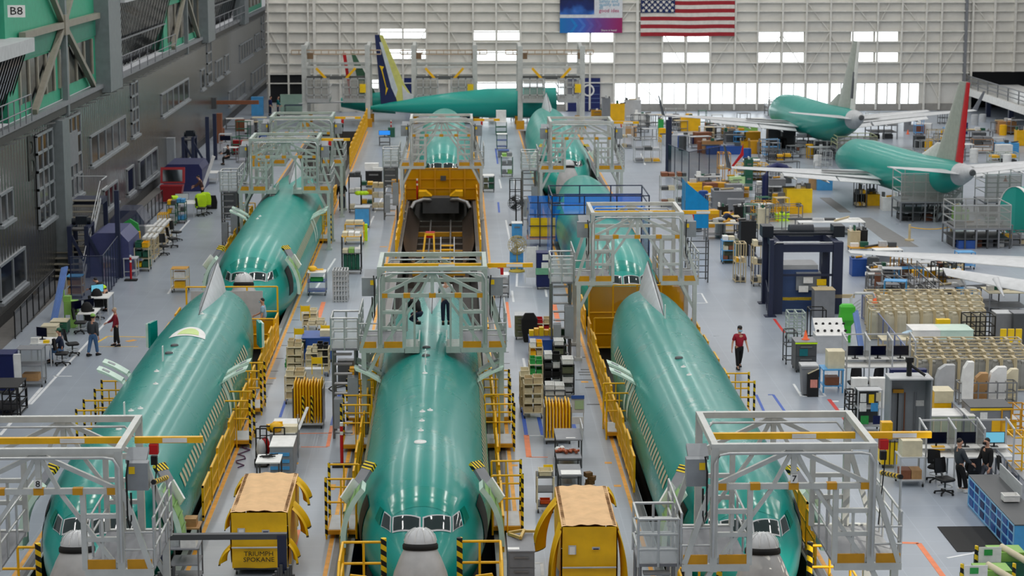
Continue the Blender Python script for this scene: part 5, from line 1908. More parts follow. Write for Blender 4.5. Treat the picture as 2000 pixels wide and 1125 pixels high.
# ------------------------------------------------------------------ people
SKINT = mat('skin', (0.80, 0.60, 0.50), 0.55)
HAIRD = mat('hair_dark', (0.10, 0.08, 0.07), 0.6)
HAIRG = mat('hair_grey', (0.70, 0.62, 0.52), 0.6)
def skin_mesh(V_, E_, R_, sub=1):
 me = bpy.data.meshes.new('figure')
 me.from_pydata([tuple(v) for v in V_], E_, [])
 o = bpy.data.objects.new('figure', me)
 COL.objects.link(o)
 md = o.modifiers.new('skin', 'SKIN')
 md.use_smooth_shade = True
 for i, r in enumerate(R_):
  rr = r if isinstance(r, tuple) else (r, r)
  me.skin_vertices[0].data[i].radius = rr
  me.skin_vertices[0].data[i].use_root = (i == 0)
 if sub:
  s = o.modifiers.new('sub', 'SUBSURF')
  s.levels = s.render_levels = sub
 dg = bpy.context.evaluated_depsgraph_get()
 out = bpy.data.meshes.new_from_object(o.evaluated_get(dg))
 COL.objects.unlink(o)
 bpy.data.objects.remove(o)
 for p in out.polygons:
  p.use_smooth = True
 return out
def person(label, loc, rz, H=1.75, legs=((0.05, 0.05), (-0.05, 0.05)), arms=((0.1, 0.12, 0.25), (0.0, 0.12, 0.2)), lean=0.05, top=BLK, low=BLK, sleeves=True, hair=HAIRD, cap=None, mask=None, shoes=BLK, seat=False, head_turn=0.0, hood=False, vest=None):
 """faces -y before rz; legs = (swing, knee bend) and arms = (swing, spread, elbow bend) for each side"""
 k = H / 1.75
 p = Vector((0, 0, 0.93 * k))
 J = {}
 low_z = 1e9
 for s, (a, b) in zip((-1, 1), legs):
  hip = p + Vector((0.095 * s * k, 0, -0.02))
  kn = hip + Vector((0.01 * s, -math.sin(a), -math.cos(a))) * 0.43 * k
  an = kn + Vector((0, -math.sin(a - b), -math.cos(a - b))) * 0.41 * k
  J[s] = (hip, kn, an)
  low_z = min(low_z, an.z)
 dz = 0.085 * k - low_z
 up = lambda u: p + Vector((0, -math.sin(lean) * u, math.cos(lean) * u)) * k
 waist, chest, neck, hb, hm, ht = up(0.14), up(0.36), up(0.53), up(0.60), up(0.68), up(0.77)
 fw = Vector((math.sin(head_turn), -math.cos(head_turn), 0))
 hm = hm + fw * 0.02 * k
 ht = ht + fw * 0.02 * k
 sh = Vector((0, 0, dz))
 V_, E_, R_ = [p, waist, chest, neck, hb, hm, ht], [(0, 1), (1, 2), (2, 3), (3, 4), (4, 5), (5, 6)], [(0.15 * k, 0.11 * k), (0.135 * k, 0.10 * k), (0.165 * k, 0.11 * k), 0.055 * k, 0.075 * k, (0.082 * k, 0.10 * k), (0.07 * k, 0.08 * k)]
 def addv(v, par, r):
  V_.append(v)
  R_.append(r)
  E_.append((par, len(V_) - 1))
  return len(V_) - 1
 nose = addv(hm + fw * 0.115 * k + Vector((0, 0, -0.005)), 5, 0.016 * k)
 side = Vector((fw.y, -fw.x, 0))
 for s in (-1, 1):
  addv(hm + side * 0.095 * s * k, 5, 0.018 * k)
 arms_j = {}
 for s, (a, sp, b) in zip((-1, 1), arms):
  shd = chest + Vector((0.19 * s * k, 0, 0.07 * k))
  d1 = Vector((math.sin(sp) * s, -math.sin(a) * math.cos(sp), -math.cos(a) * math.cos(sp)))
  el = shd + d1 * 0.30 * k
  d2 = Vector((math.sin(sp) * s * 0.5, -math.sin(a + b), -math.cos(a + b))).normalized()
  wr = el + d2 * 0.25 * k
  i1 = addv(shd, 2, 0.062 * k)
  i2 = addv(el, i1, 0.044 * k)
  i3 = addv(wr, i2, 0.030 * k)
  palm = addv(wr + d2 * 0.07 * k, i3, (0.036 * k, 0.020 * k))
  ax = Vector((0, -1, 0)) if abs(d2.y) < 0.7 else Vector((0, 0, 1))
  for f in range(4):
   off = ax * (0.013 * (f - 1.5)) * 1.9 * k
   ln = (0.075, 0.085, 0.08, 0.062)[f] * k
   f1 = addv(wr + d2 * (0.09 * k) + off, palm, 0.010 * k)
   f2 = addv(wr + d2 * (0.09 * k + ln * 0.55) + off + Vector((-0.006 * s, 0, 0)), f1, 0.009 * k)
   addv(wr + d2 * (0.09 * k + ln * 0.9) + off + Vector((-0.022 * s, 0, 0)), f2, 0.008 * k)
  t1 = addv(wr + d2 * 0.05 * k + ax * 0.045 * k, palm, 0.011 * k)
  addv(wr + d2 * 0.09 * k + ax * 0.058 * k, t1, 0.009 * k)
  arms_j[s] = (shd, el, wr)
 for s in (-1, 1):
  hip, kn, an = J[s]
  i1 = addv(hip, 0, 0.088 * k)
  i2 = addv(kn, i1, 0.055 * k)
  i3 = addv(an, i2, 0.040 * k)
  addv(an + Vector((0, -0.15 * k, -0.04 * k)), i3, 0.032 * k)
 t = T('person', label, 'person', loc, rz)
 me = skin_mesh([v + sh for v in V_], E_, R_)
 me.materials.clear()
 me.materials.append(SKINT)
 link('body', me, t)
 Vt = [p + Vector((0, 0, -0.07)), waist, chest, up(0.50)]
 Et, Rt = [(0, 1), (1, 2), (2, 3)], [(0.188 * k, 0.15 * k), (0.178 * k, 0.142 * k), (0.20 * k, 0.145 * k), 0.078 * k]
 for s in (-1, 1):
  shd, el, wr = arms_j[s]
  n0 = len(Vt)
  Vt += [shd, (el if sleeves else shd + (el - shd) * 0.75)]
  Et += [(2, n0), (n0, n0 + 1)]
  Rt += [0.088 * k, 0.072 * k]
  if sleeves:
   Vt.append(el + (wr - el) * 0.92)
   Et.append((n0 + 1, n0 + 2))
   Rt.append(0.046 * k)
 m1 = skin_mesh([v + sh for v in Vt], Et, Rt)
 m1.materials.clear()
 m1.materials.append(top)
 link('jacket' if sleeves else 'shirt', m1, t)
 if vest:
  mv = skin_mesh([v + sh for v in (p + Vector((0, 0, 0.04)), waist, chest, up(0.47))], [(0, 1), (1, 2), (2, 3)], [(0.20 * k, 0.165 * k), (0.195 * k, 0.16 * k), (0.215 * k, 0.16 * k), 0.10 * k])
  mv.materials.clear()
  mv.materials.append(vest)
  link('vest', mv, t)
 Vl = [p + Vector((0, 0, 0.05)), p + Vector((0, 0, -0.05))]
 El, Rl = [(0, 1)], [(0.170 * k, 0.13 * k), (0.165 * k, 0.13 * k)]
 for s in (-1, 1):
  hip, kn, an = J[s]
  n0 = len(Vl)
  Vl += [hip + Vector((0, 0, -0.08)), kn, an + (kn - an) * 0.08]
  El += [(1, n0), (n0, n0 + 1), (n0 + 1, n0 + 2)]
  Rl += [0.112 * k, 0.082 * k, 0.068 * k]
 m2 = skin_mesh([v + sh for v in Vl], El, Rl)
 m2.materials.clear()
 m2.materials.append(low)
 link('trousers', m2, t)
 for s in (-1, 1):
  an = J[s][2] + sh
  q = MB()
  q.loft([[Vector((an.x + 0.048 * c * k, an.y + yy * k, an.z - 0.085 * k + zz * (1 if b_ else 0) * k)) for c, b_ in ((-1, 0), (1, 0), (1, 1), (-1, 1))] for yy, zz in ((0.07, 0.10), (-0.03, 0.11), (-0.12, 0.07), (-0.19, 0.045))], smooth=False)
  q.build('shoe', shoes, t)
 hc = hm + sh + Vector((0, 0, 0.035 * k)) - fw * 0.018 * k
 if hair and not cap:
  q = MB()
  q.lathe([(0.092 * math.cos(a), 0.098 * math.sin(a)) for a in (-0.35, 0.0, 0.4, 0.8, 1.2, 1.56)], 14, Matrix.Translation(hc) @ Matrix.Scale(k, 4), True)
  q.build('hair', hair, t)
 if cap:
  q = MB()
  q.lathe([(0.098, 0.0), (0.10, 0.03), (0.085, 0.08), (0.05, 0.105), (0.005, 0.112)], 14, Matrix.Translation(hc + Vector((0, 0, 0.02 * k))) @ Matrix.Scale(k, 4))
  q.grid(lambda u, v: hc + Vector((0, 0, 0.022 * k)) + side * ((u - 0.5) * 0.15 * k) + fw * (0.08 + 0.10 * v * math.sin(u * PI) ** 0.5) * k, 6, 3)
  q.build('cap', cap, t)
  if hair:
   q = MB()
   q.lathe([(0.094, -0.05), (0.096, -0.01), (0.094, 0.01)], 14, Matrix.Translation(hc - fw * 0.01) @ Matrix.Scale(k, 4), True)
   q.build('hair', hair, t)
 for s in (-1, 1):
  q = MB()
  q.sphere(hm + sh + fw * 0.098 * k + side * 0.034 * s * k + Vector((0, 0, 0.022 * k)), 0.011 * k, 6)
  q.build('eye', BLK, t)
 if mask:
  q = MB()
  q.grid(lambda u, v: hm + sh + fw * ((0.06 + 0.065 * math.sin(u * PI)) * k) + side * ((u - 0.5) * 0.17 * k) + Vector((0, 0, (-0.075 + 0.085 * v) * k)) + fw * 0.012 * math.sin(v * PI), 8, 4)
  q.build('face_mask', mask, t)
 else:
  q = MB()
  q.beam(hm + sh + fw * 0.092 * k - side * 0.025 * k + Vector((0, 0, -0.05 * k)), hm + sh + fw * 0.092 * k + side * 0.025 * k + Vector((0, 0, -0.05 * k)), 0.012, 0.012)
  q.build('mouth', mat('lips', (0.66, 0.38, 0.35), 0.5), t)
 return t
JEAN = mat('jeans', (0.28, 0.42, 0.58), 0.8)
CHAR = mat('charcoal_cloth', (0.24, 0.26, 0.28), 0.8)
MAROON = mat('maroon_cloth', (0.50, 0.08, 0.16), 0.8)
CRIM = mat('crimson_shirt', (0.62, 0.10, 0.20), 0.75)
NAVC = mat('navy_cloth', (0.12, 0.16, 0.26), 0.8)
LBLC = mat('light_blue_cloth', (0.60, 0.74, 0.84), 0.8)
TEAL = mat('teal_cloth', (0.05, 0.42, 0.45), 0.8)
BLKC = mat('black_cloth', (0.08, 0.08, 0.09), 0.85)
GRYC = mat('grey_trousers', (0.32, 0.33, 0.36), 0.85)
BRNC = mat('brown_cloth', (0.32, 0.22, 0.20), 0.85)
WHTC = mat('white_cloth', (0.85, 0.86, 0.87), 0.8)
MSKB = mat('mask_blue', (0.62, 0.78, 0.86), 0.7)
def pp(px, row, z=0.0):
 return at(px, row, z)
person('person in a crimson T-shirt and black trousers walking across the open floor', pp(1443, 720), 0.15, 1.70, legs=((0.22, 0.05), (-0.20, 0.25)), arms=((-0.05, 0.30, 0.3), (0.12, 0.28, 0.35)), top=CRIM, low=BLKC, sleeves=False, cap=BLK, mask=MSKB)
person('person in a maroon jacket standing with one hand held out', pp(228, 676), -PI / 2 + 0.15, 1.62, legs=((0.12, 0.06), (-0.10, 0.05)), arms=((0.55, 0.1, 0.6), (0.15, 0.1, 0.25)), top=MAROON, low=BLKC, hair=HAIRG)
person('person in a grey sweater, jeans and green cap walking past the desks', pp(183, 695), PI - 0.5, 1.70, legs=((0.18, 0.05), (-0.22, 0.12)), arms=((-0.2, 0.22, 0.3), (0.1, 0.25, 0.35)), top=CHAR, low=JEAN, cap=LIME)
person('person in navy seated on a black chair, typing at the desk', at(121, 708), -PI / 2 + 0.1, 1.70, legs=((1.45, 1.45), (1.35, 1.40)), arms=((0.7, 0.1, 0.8), (0.8, 0.1, 0.7)), top=NAVC, low=JEAN, cap=DGN, seat=True, lean=0.1)
person('person in a yellow safety vest bending over the far white desk', pp(207, 607), -PI / 2 - 0.4, 1.70, legs=((0.1, 0.1), (-0.05, 0.1)), arms=((0.7, 0.1, 0.5), (0.9, 0.1, 0.4)), lean=0.85, top=BLKC, low=BLKC, vest=HIVIS)
person('person in a light blue shirt beside the open aft door', pp(516, 664), -PI / 2, 1.78, legs=((0.05, 0.05), (-0.05, 0.05)), arms=((0.4, 0.1, 0.7), (0.1, 0.12, 0.2)), top=LBLC, low=NAVC, sleeves=False, mask=MSKB)
person('person in black with a pale mask watching beside the second left nose', pp(557, 560), 0.3, 1.75, arms=((0.3, 0.1, 1.0), (0.3, 0.1, 1.0)), top=BLKC, low=BLKC, mask=MSKB)
person('dark haired person in black standing behind the one who bends', pp(574, 556), -0.6, 1.75, arms=((0.2, 0.1, 0.4), (0.1, 0.1, 0.3)), top=BLKC, low=BLKC)
person('person in dark blue bending down beside the second left nose', pp(569, 563), -PI / 2 - 0.5, 1.72, legs=((0.15, 0.15), (-0.1, 0.1)), arms=((0.5, 0.1, 0.3), (0.6, 0.1, 0.3)), lean=1.05, top=mat('slate_cloth', (0.25, 0.32, 0.42), 0.8), low=BLKC, hair=HAIRG)
person('person in black seen from behind next to the black shelf cart', pp(668, 411), PI + 0.1, 1.80, arms=((0.5, 0.25, 1.0), (0.1, 0.2, 0.3)), top=BLKC, low=NAVC, hair=HAIRG)
person('person in a dark checked jacket leaning on a stool and facing the other', pp(1872, 962), PI / 2 + 0.25, 1.72, legs=((0.30, 0.10), (0.15, 0.05)), arms=((0.45, 0.1, 0.5), (0.35, 0.1, 0.6)), lean=-0.05, top=CHAR, low=BLKC, shoes=WHT)
person('person in a black jacket and teal shirt with a black mask stepping forward', pp(1926, 962), -PI / 2 + 0.35, 1.74, legs=((0.42, 0.10), (-0.15, 0.05)), arms=((0.25, 0.15, 0.5), (0.0, 0.15, 0.3)), top=BLKC, low=GRYC, mask=BLK, vest=None)
person('person in a dark cap and pale shirt seen from behind on the dock deck', pp(871, 634, 3.13), PI, 1.75, arms=((0.4, 0.15, 0.9), (0.4, 0.15, 0.9)), top=WHTC, low=NAVC, cap=BLK, sleeves=False)
person('person in dark clothes crouching on the dock deck by the yellow box', pp(818, 634, 3.13), -2.2, 1.72, legs=((1.3, 2.2), (0.9, 2.3)), arms=((0.8, 0.1, 0.5), (0.7, 0.1, 0.5)), lean=0.6, top=BLKC, low=NAVC)
person('person in navy bending over the bench with yellow tools', pp(1411, 462), PI / 2 + 0.3, 1.72, legs=((0.1, 0.1), (-0.1, 0.1)), arms=((0.9, 0.1, 0.3), (0.9, 0.1, 0.3)), lean=0.9, top=NAVC, low=NAVC)
person('person in a yellow vest on the far platform beside the airplane tail', pp(1569, 229, 2.2), 0.4, 1.45, top=HIVIS, low=BLKC)
person('person in black seated behind the second left dock railing', pp(447, 322), -PI / 2, 1.72, legs=((1.3, 1.3), (1.2, 1.3)), arms=((0.7, 0.1, 0.7), (0.7, 0.1, 0.7)), top=BLKC, low=BLKC)
person('person in a teal shirt far off beside the pale green desk wall', pp(543, 226), PI / 2, 1.75, arms=((0.4, 0.1, 0.5), (0.2, 0.1, 0.3)), top=TEAL, low=NAVC)
person('person in navy far off to the left of the one in teal', pp(528, 226), PI / 2 + 0.4, 1.75, top=DBLU, low=NAVC)
person('person in a brown jacket at the desk with hi-vis coats', pp(396, 396), -PI / 2, 1.74, arms=((0.7, 0.1, 0.5), (0.6, 0.1, 0.5)), lean=0.35, top=BRNC, low=BLKC)
# ------------------------------------------------------------------ along the left wall
LG = 'office chairs with coats along the left wall'
d = table('white desk of the seated person in navy', 60, 102, 716, 671, 1.3, shelf=False)
monitor('dark monitor on the desk of the seated person', d['X'] - 0.1, d['Y'] + 0.2, d['h'], -0.5, 0.5)
carton('white paper box on the near corner of the seated person desk', d['X'] - 0.25, d['Y'] - 0.45, d['h'], 0.3, 0.2, 0.2, WHT)
carton('yellow paper stack on the seated person desk', d['X'] + 0.2, d['Y'] - 0.5, d['h'], 0.22, 0.2, 0.1, YEL2)
c = cabinet('large beige office printer beyond the seated person', 81, 111, 664, 637, 0.7, CREAM, n=2, handles=False, name='printer', cat='printer', cas=False)
chair('black office chair under the seated person in navy', 122, 713, PI / 2)
chair('black office chair behind the seated person, nearest the white line', 142, 694, PI / 2 + 0.4)
chair('black office chair by the white desk, right of the green stand', 158, 651, PI / 2)
chair('black office chair draped with a coat at the far white desk', 190, 624, PI / 2)
c = shelf_cart('grey metal shelf cart standing beside the seated person desk', 33, 84, 757, 682, 0.8, BOXG, MGR, 3, back=CLEAR)
carton('brown carton on the lowest shelf of the grey metal cart', c['X'], c['Y'], c['zs'][0], 0.6, 0.5, 0.25)
c = cabinet('dark blue open bin at the left edge of the floor', -20, 28, 770, 692, 0.9, DBLU, n=1, handles=False, name='blue_bin', cat='bin')
simple('white_board', 'white board leaning on the dark blue bin', 'board', WHT, lambda q: q.cb((0, 0, 0.75), (0.35, 0.06, 1.5), 0.2, 0.12), at(34, 768))
c = table('black topped table at the left edge of the floor', -50, 36, 815, 757, 1.6, BLK, BLK, name='black_table')
rack('black wire rack standing beside the black topped table', 6, 40, 812, 770, 1.2, BLK, nx=2, nz=3, name='wire_rack')
def stand_green(q):
 q.box(-0.28, 0.28, -0.2, 0.2, 0.55, 1.15)
 q.cb((0.08, -0.12, 0.45), (0.22, 0.2, 0.9), 0, -0.2)
 q.box(-0.32, 0.0, -0.15, 0.15, 1.1, 1.35)
 q.tube((-0.3, 0, 0), (-0.3, 0, 1.6), 0.03)
 q.box(-0.35, 0.35, -0.3, 0.3, 0, 0.06)
simple('tool_stand', 'bright green tool stand between two white desks', 'stand', LIME, stand_green, at(141, 638))
d = table('white desk beyond the green stand with two dark monitors', 152, 187, 645, 613, 1.4, shelf=False)
for k, dx in enumerate((-0.3, 0.15)):
 monitor(('near', 'far')[k] + ' dark monitor on the white desk beyond the green stand', d['X'] + dx - 0.2, d['Y'] - 0.25 + k * 0.5, d['h'], 0.9, 0.55)
d = table('far white desk where the person in a vest bends over', 176, 213, 617, 582, 1.5, shelf=False)
monitor('dark monitor on the far white desk before the vested person', d['X'] - 0.2, d['Y'], d['h'], 0.6, 0.6, SCRB)
for k in range(2):
 tag(simple('coat', '', 'coat', BLKC, lambda q: (q.sphere((0, 0, 0.35), 0.26, 10, 1.3), q.cb((0.1, 0, 0.1), (0.4, 0.2, 0.5))), at((171, 190)[k], (640, 612)[k]) + Vector((0, 0, 0.45))), ('black coat hung on the chair at the white desk beyond the green stand', 'black coat hung on the chair at the far white desk')[k], 'coat')
cabinet('green and cream cabinet behind the seated person printer', 99, 131, 655, 628, 0.8, DGN, CREAM, 2)
c = shelf_cart('cream shelf cart with a pale blue top near the foot of the stairs', 130, 161, 583, 540, 0.8, CREAM, BEIGE, 3, top=SKYB)
fill(c, 'brown carton on the shelf cart with a pale blue top', 'cartons on the pale blue topped cart', [CARD], 1, (0, 1), 0.3, 'carton', 'box', 'carton')
for k in range(4):
 a, e = at(101 + k * 3, 628 - k), at(112 + k * 1.5, 600 - k * 4)
 simple('blue_bar', 'long pale blue rail leaning on the black fence', 'rail', mat('pale_blue_rail', (0.42, 0.54, 0.78), 0.4), lambda q: q.beam((0, 0, 0.02), (0.25, 1.6, 2.1), 0.09, 0.09), (a.x, a.y, 0), 0, 'pale blue rails leaning on the fence')
p0, p1, p2, p3 = at(30, 662), at(108, 574), at(250, 474), at(318, 408)
fence('black mesh fence along the walkway below the wall windows, nearest the desks', [p0, p1], 1.15, BLK, MESHD)
fence('black mesh fence along the walkway beyond the stairs', [p2, p3], 1.15, BLK, MESHD)
q = MB()
q.box(XW + 0.06, p0.x - 0.1, p0.y - 8, p3.y + 10, 0.0005, 0.02)
struct(q.build('floor_walkway', mat('walkway_grey', (0.42, 0.41, 0.40), 0.55)))
ps = at(120, 549)
pt_y = atY(145, 390, 0.001 + at(120, 549).y + 5.6)
zs_ = pt_y.z
sx_ = at(128, 549).x
n_ = 14
st = steps('grey staircase with silver handrails rising beside the wall', sx_, ps.y, 1.75, n_, zs_ / n_, 0.40, LGR, mat('tread_tan', (0.50, 0.48, 0.43), 0.5))
q = MB()
q.box(-0.95, 0.95, 0.40 * n_, 0.40 * n_ + 1.6, zs_ - 0.25, zs_)
q.build('landing', NAVY, st)
q = MB()
for s in (-0.95, 0.95):
 for zz in (0.5, 1.0):
  q.tube((s, 0.4 * n_, zs_ + zz), (s, 0.4 * n_ + 1.6, zs_ + zz), 0.03)
q.tube((-0.95, 0.4 * n_ + 1.6, zs_ + 1.0), (0.95, 0.4 * n_ + 1.6, zs_ + 1.0), 0.03)
q.build('landing_rail', LGR, st)
for s in (-0.9, 0.9):
 q = MB()
 q.box(s - 0.06, s + 0.06, 0.40 * n_ + 1.45, 0.40 * n_ + 1.57, 0, zs_)
 q.build('landing_post', NAVY, st)
def lift_frame(label, x0, x1, yb, yt, d=1.6, posts=True):
 X, Y, w_, h = fp(x0, x1, yb, yt)
 t = T('lift_machine', label, 'lifting frame', (X, Y, 0))
 for sx in (-1, 1):
  for yy in (0, d):
   ubx('post', t, NAVY, sx * w_ / 2, yy, 0, 0.2, 0.2, h)
  q = MB()
  q.beam((sx * w_ / 2, 0.1, h * 0.85), (sx * w_ / 2 + 0.9, 0.1, 0.3), 0.14)
  q.build('brace', NAVY, t)
  q = MB()
  q.beam((sx * w_ / 2, 0, h - 0.08), (sx * w_ / 2, d, h - 0.08), 0.16)
  q.build('top_beam', NAVY, t)
 q = MB()
 q.tube((-w_ / 2, d / 2, h + 0.12), (w_ / 2 + 0.1, d / 2, h + 0.16), 0.17, 12)
 q.box(-0.2, 0.35, d / 2 - 0.25, d / 2 + 0.25, h, h + 0.4)
 q.build('motor', mat('motor_dark', (0.10, 0.13, 0.17), 0.4), t)
 q = MB()
 q.tube((-w_ / 2, d * 0.3, h - 0.2), (w_ / 2, d * 0.3, h - 0.2), 0.1, 10)
 q.build('shaft', STEEL, t)
 return t
lift_frame('navy lifting frame with a motor on top at the foot of the stairs', 139, 172, 542, 442)
lift_frame('navy lifting frame with a motor on top beyond the blue container', 359, 378, 332, 268)
def hood(q):
 pts = [(-1.0, 0), (-1.0, 1.5), (-0.85, 1.95), (-0.5, 2.15), (0.6, 2.15), (1.0, 1.7), (1.1, 0)]
 q.prism(pts, 0, 3.4)
simple('blue_hood', 'dusky blue arched machine hood behind the navy fence', 'machine hood', mat('dusky_blue', (0.27, 0.29, 0.46), 0.45), hood, at(213, 540))
simple('clear_hood', 'clear arched cover with a green end beyond the blue hood', 'machine cover', MESHB, lambda q: q.prism([(-0.9, 0), (-0.9, 1.6), (-0.5, 2.1), (0.5, 2.1), (0.9, 1.5), (0.9, 0)], 0, 2.2), at(250, 488))
simple('green_wedge', 'dark green rounded plate under the clear arched cover', 'plate', GRN, lambda q: q.prism([(-0.5, 0.9), (-0.3, 1.5), (0.1, 1.75), (0.5, 1.5), (0.6, 0.9)], 0, 0.2), at(252, 492))
for k, (x, yb, yt, lb) in enumerate(((208, 470, 392, 'farther'), (233, 542, 372, 'nearer'))):
 X, Y, w_, h = fp(x - 4, x + 4, yb, yt)
 simple('navy_pillar', 'tall navy post at the mesh cage, the %s of two' % lb, 'post', NAVY, lambda q: (q.box(-0.11, 0.11, -0.11, 0.11, 0, h), q.box(-0.2, 0.2, -0.2, 0.2, 0, 0.04)), (X, Y, 0))
fence('navy mesh cage around the blue arched hood', [at(140, 590), at(203, 588), at(232, 545)], 2.1, NAVY, MESHB, 1.0, 'safety_fence')
post_red('faded orange marker post at the small grey table', 256, 548, 1.25)
table('small grey table behind the faded orange post', 241, 268, 541, 505, 0.8, LGR, LGR)
c = shelf_cart('tool cart with yellow bottles left of the aisle', 263, 292, 531, 484, 0.9, CREAM, OLIV, 3)
fill(c, 'yellow bottle crate on the tool cart by the orange post', 'yellow crates on the left tool cart', [YEL, YEL2, DGN], 2, None, 0.3)
c = table('dark grey workbench behind the yellow bottle cart', 246, 278, 500, 468, 1.4, DGR, DGR)
carton('white carton on the dark grey workbench', c['X'] - 0.3, c['Y'], c['h'], 0.5, 0.4, 0.3, WHT)
carton('yellow canister box on the dark grey workbench', c['X'] + 0.15, c['Y'] - 0.2, c['h'], 0.25, 0.25, 0.35, YEL)
carton('large white carton standing beside the tube racks', *at(284, 484)[:2], 0, 0.8, 0.6, 1.2, WHT)
for k, (x0, x1, yb, yt) in enumerate(((280, 302, 512, 468), (290, 310, 498, 456), (298, 320, 486, 446), (306, 328, 474, 438))):
 c = rack('cream tube rack of long parts left of the aisle, %s from the orange post' % ('first', 'second', 'third', 'fourth')[k], x0, x1, yb, yt, 1.6, BEIGE, nx=2, nz=3, cas=True)
 for j in range(3):
  carton('white long part lying on a cream tube rack left of the aisle', c['X'] - 0.25 + j * 0.25, c['Y'], c['zs'][2] + 0.01, 0.14, 1.4, 0.1, WHT, 'white long parts on the left tube racks', 'long_part', 'part')
chair('black office chair turned to the tube racks, farther from the post', 338, 483, 2.0)
chair('black low office chair near the white line by the tube racks', 320, 498, 0.5)
chair('black office chair before the green tool carts', 345, 470, 1.2)
c = rack('yellow hoop rack beyond the tube racks', 309, 326, 446, 419, 0.9, YEL, nx=4, nz=2, name='hoop_rack')
c = shelf_cart('dark green shelf cart beyond the yellow hoop rack', 326, 344, 441, 400, 0.9, DGN, DGN, 3)
fill(c, 'small dark box on the green shelf cart left of the aisle', 'boxes on the green shelf carts', [DGR, YEL, LGR], 2, None, 0.25, 'carton', 'box', 'carton')
c = shelf_cart('dark green shelf cart next to the white desk with a computer', 344, 362, 437, 396, 0.9, DGN, DGN, 3)
fill(c, 'small dark box on the green cart next to the white desk', 'boxes on the green cart next to the white desk', [DGR, LGR, SKYB], 2, None, 0.25, 'carton', 'box', 'carton')
d = table('white desk with a computer before the red bin', 344, 380, 426, 398, 1.6, shelf=False)
monitor('pale computer screen on the desk before the red bin', d['X'] - 0.3, d['Y'] + 0.2, d['h'], 0.2, 0.8, mat('screen_pale', (0.75, 0.78, 0.8), 0.4))
for k in range(2):
 simple('safety_vest', 'yellow safety vest hung on a chair beside the brown jacketed person', 'vest', HIVIS, lambda q: q.loft([[Vector((a * s, b_ * s * 0.5, zz)) for a, b_ in ((-0.3, -0.2), (0.3, -0.2), (0.34, 0.2), (-0.34, 0.2))] for s, zz in ((1.0, 0.0), (1.1, 0.4), (0.9, 0.75), (0.5, 0.85))], smooth=False), at(393 + k * 9, 419 - k * 3) + Vector((0, 0, 0.4)), 0.3, 'yellow safety vests on the chairs')
 chair('black office chair under the yellow safety vests, %s' % ('nearer', 'farther')[k], 394 + k * 10, 422 - k * 4, PI / 2)
simple('safety_vest', 'yellow safety vest lying on the desk before the red bin', 'vest', HIVIS, lambda q: q.cb((0, 0, 0.2), (0.35, 0.3, 0.5), 0.4, 0.3), (d['X'] - 0.7, d['Y'], d['h'] - 0.1))
simple('black_coat', 'black coat on the chair right of the yellow vests', 'coat', BLKC, lambda q: q.loft([[Vector((a * s, b_ * s * 0.5, zz)) for a, b_ in ((-0.3, -0.2), (0.3, -0.2), (0.3, 0.2), (-0.3, 0.2))] for s, zz in ((1.0, 0.0), (1.1, 0.4), (0.8, 0.8))], smooth=False), at(414, 408) + Vector((0, 0, 0.02)))
t = T('red_bin', 'red bin with a raised glass lid before the blue container', 'bin', at(337, 396))
q = MB()
q.loft([[Vector((a * s, b_ * s, zz)) for a, b_ in ((-0.7, -0.5), (0.7, -0.5), (0.7, 0.5), (-0.7, 0.5))] for s, zz in ((0.75, 0.1), (1.0, 1.1))], smooth=False)
q.build('tub', mat('bin_red', (0.55, 0.06, 0.10), 0.45), t)
q = MB()
q.cb((0, 0.45, 1.65), (1.5, 0.1, 1.0), 0, -0.3)
q.build('lid', mat('lid_red', (0.62, 0.10, 0.14), 0.4), t)
q = MB()
q.cb((0, 0.37, 1.64), (1.2, 0.05, 0.72), 0, -0.3)
q.build('lid_window', GLASSM, t)
t = T('blue_container', 'navy blue container box behind the red bin', 'container', at(353, 374))
q = MB()
q.prism([(-1.1, 0), (-1.1, 1.5), (-0.8, 1.75), (1.2, 1.75), (1.4, 1.4), (1.4, 0)], 0, 3.6)
q.build('body', mat('container_blue', (0.16, 0.18, 0.36), 0.4), t)
q = MB()
q.cb((1.75, 0.4, 1.2), (0.2, 0.12, 2.2), 0, 0, 0.35)
q.build('ramp_board', WHT, t)
table('white topped work table beyond the blue container', 396, 424, 360, 338, 1.4)
table('cream work table between the blue container and the desk', 375, 396, 372, 357, 1.2, CREAM)
c = cabinet('tall grey electrical cabinet against the left wall', 326, 342, 345, 270, 0.7, BOXG, n=1, handles=False, cas=False, name='electrical_cabinet')
fence('dark grey mesh panels beside the tall electrical cabinet', [at(322, 345), at(336, 332)], 2.3, DGR, MESHD)
for k, (x, yb, yt) in enumerate(((407, 330, 228), (421, 312, 222))):
 X, Y, w_, h = fp(x - 2, x + 2, yb, yt)
 simple('navy_pillar', 'tall navy post beyond the lifting frame, %s' % ('nearer of two', 'farther of two')[k], 'post', NAVY, lambda q: q.box(-0.13, 0.13, -0.13, 0.13, 0, h), (X, Y, 0))
q = MB()
rb = T('rust_beam', 'rust red crane beam reaching out from the left wall', 'crane beam', atX(423, 200, XW + 0.3))
q.box(0, 3.4, -0.15, 0.15, -0.15, 0.15)
q.build('beam', BRN, rb)
q = MB()
q.box(-0.3, 0.0, -0.4, 0.4, -0.5, 0.4)
q.build('wall_bracket', DGR, rb)
cabinet('brown cabinet with a yellow sign below the rust red beam', 424, 434, 280, 222, 0.6, BRN, n=1, handles=False, cas=False)
d = shelf_cart('grey monitor rack with a lit screen left of the second dock', 428, 452, 300, 262, 0.8, LGR, LGR, 3)
monitor('dark screen on the grey monitor rack left of the second dock', d['X'], d['Y'] - 0.1, d['zs'][1], 0, 0.8)
carton('red machine box right of the grey monitor rack', *at(465, 300)[:2], 0, 0.7, 0.5, 1.0, RED)
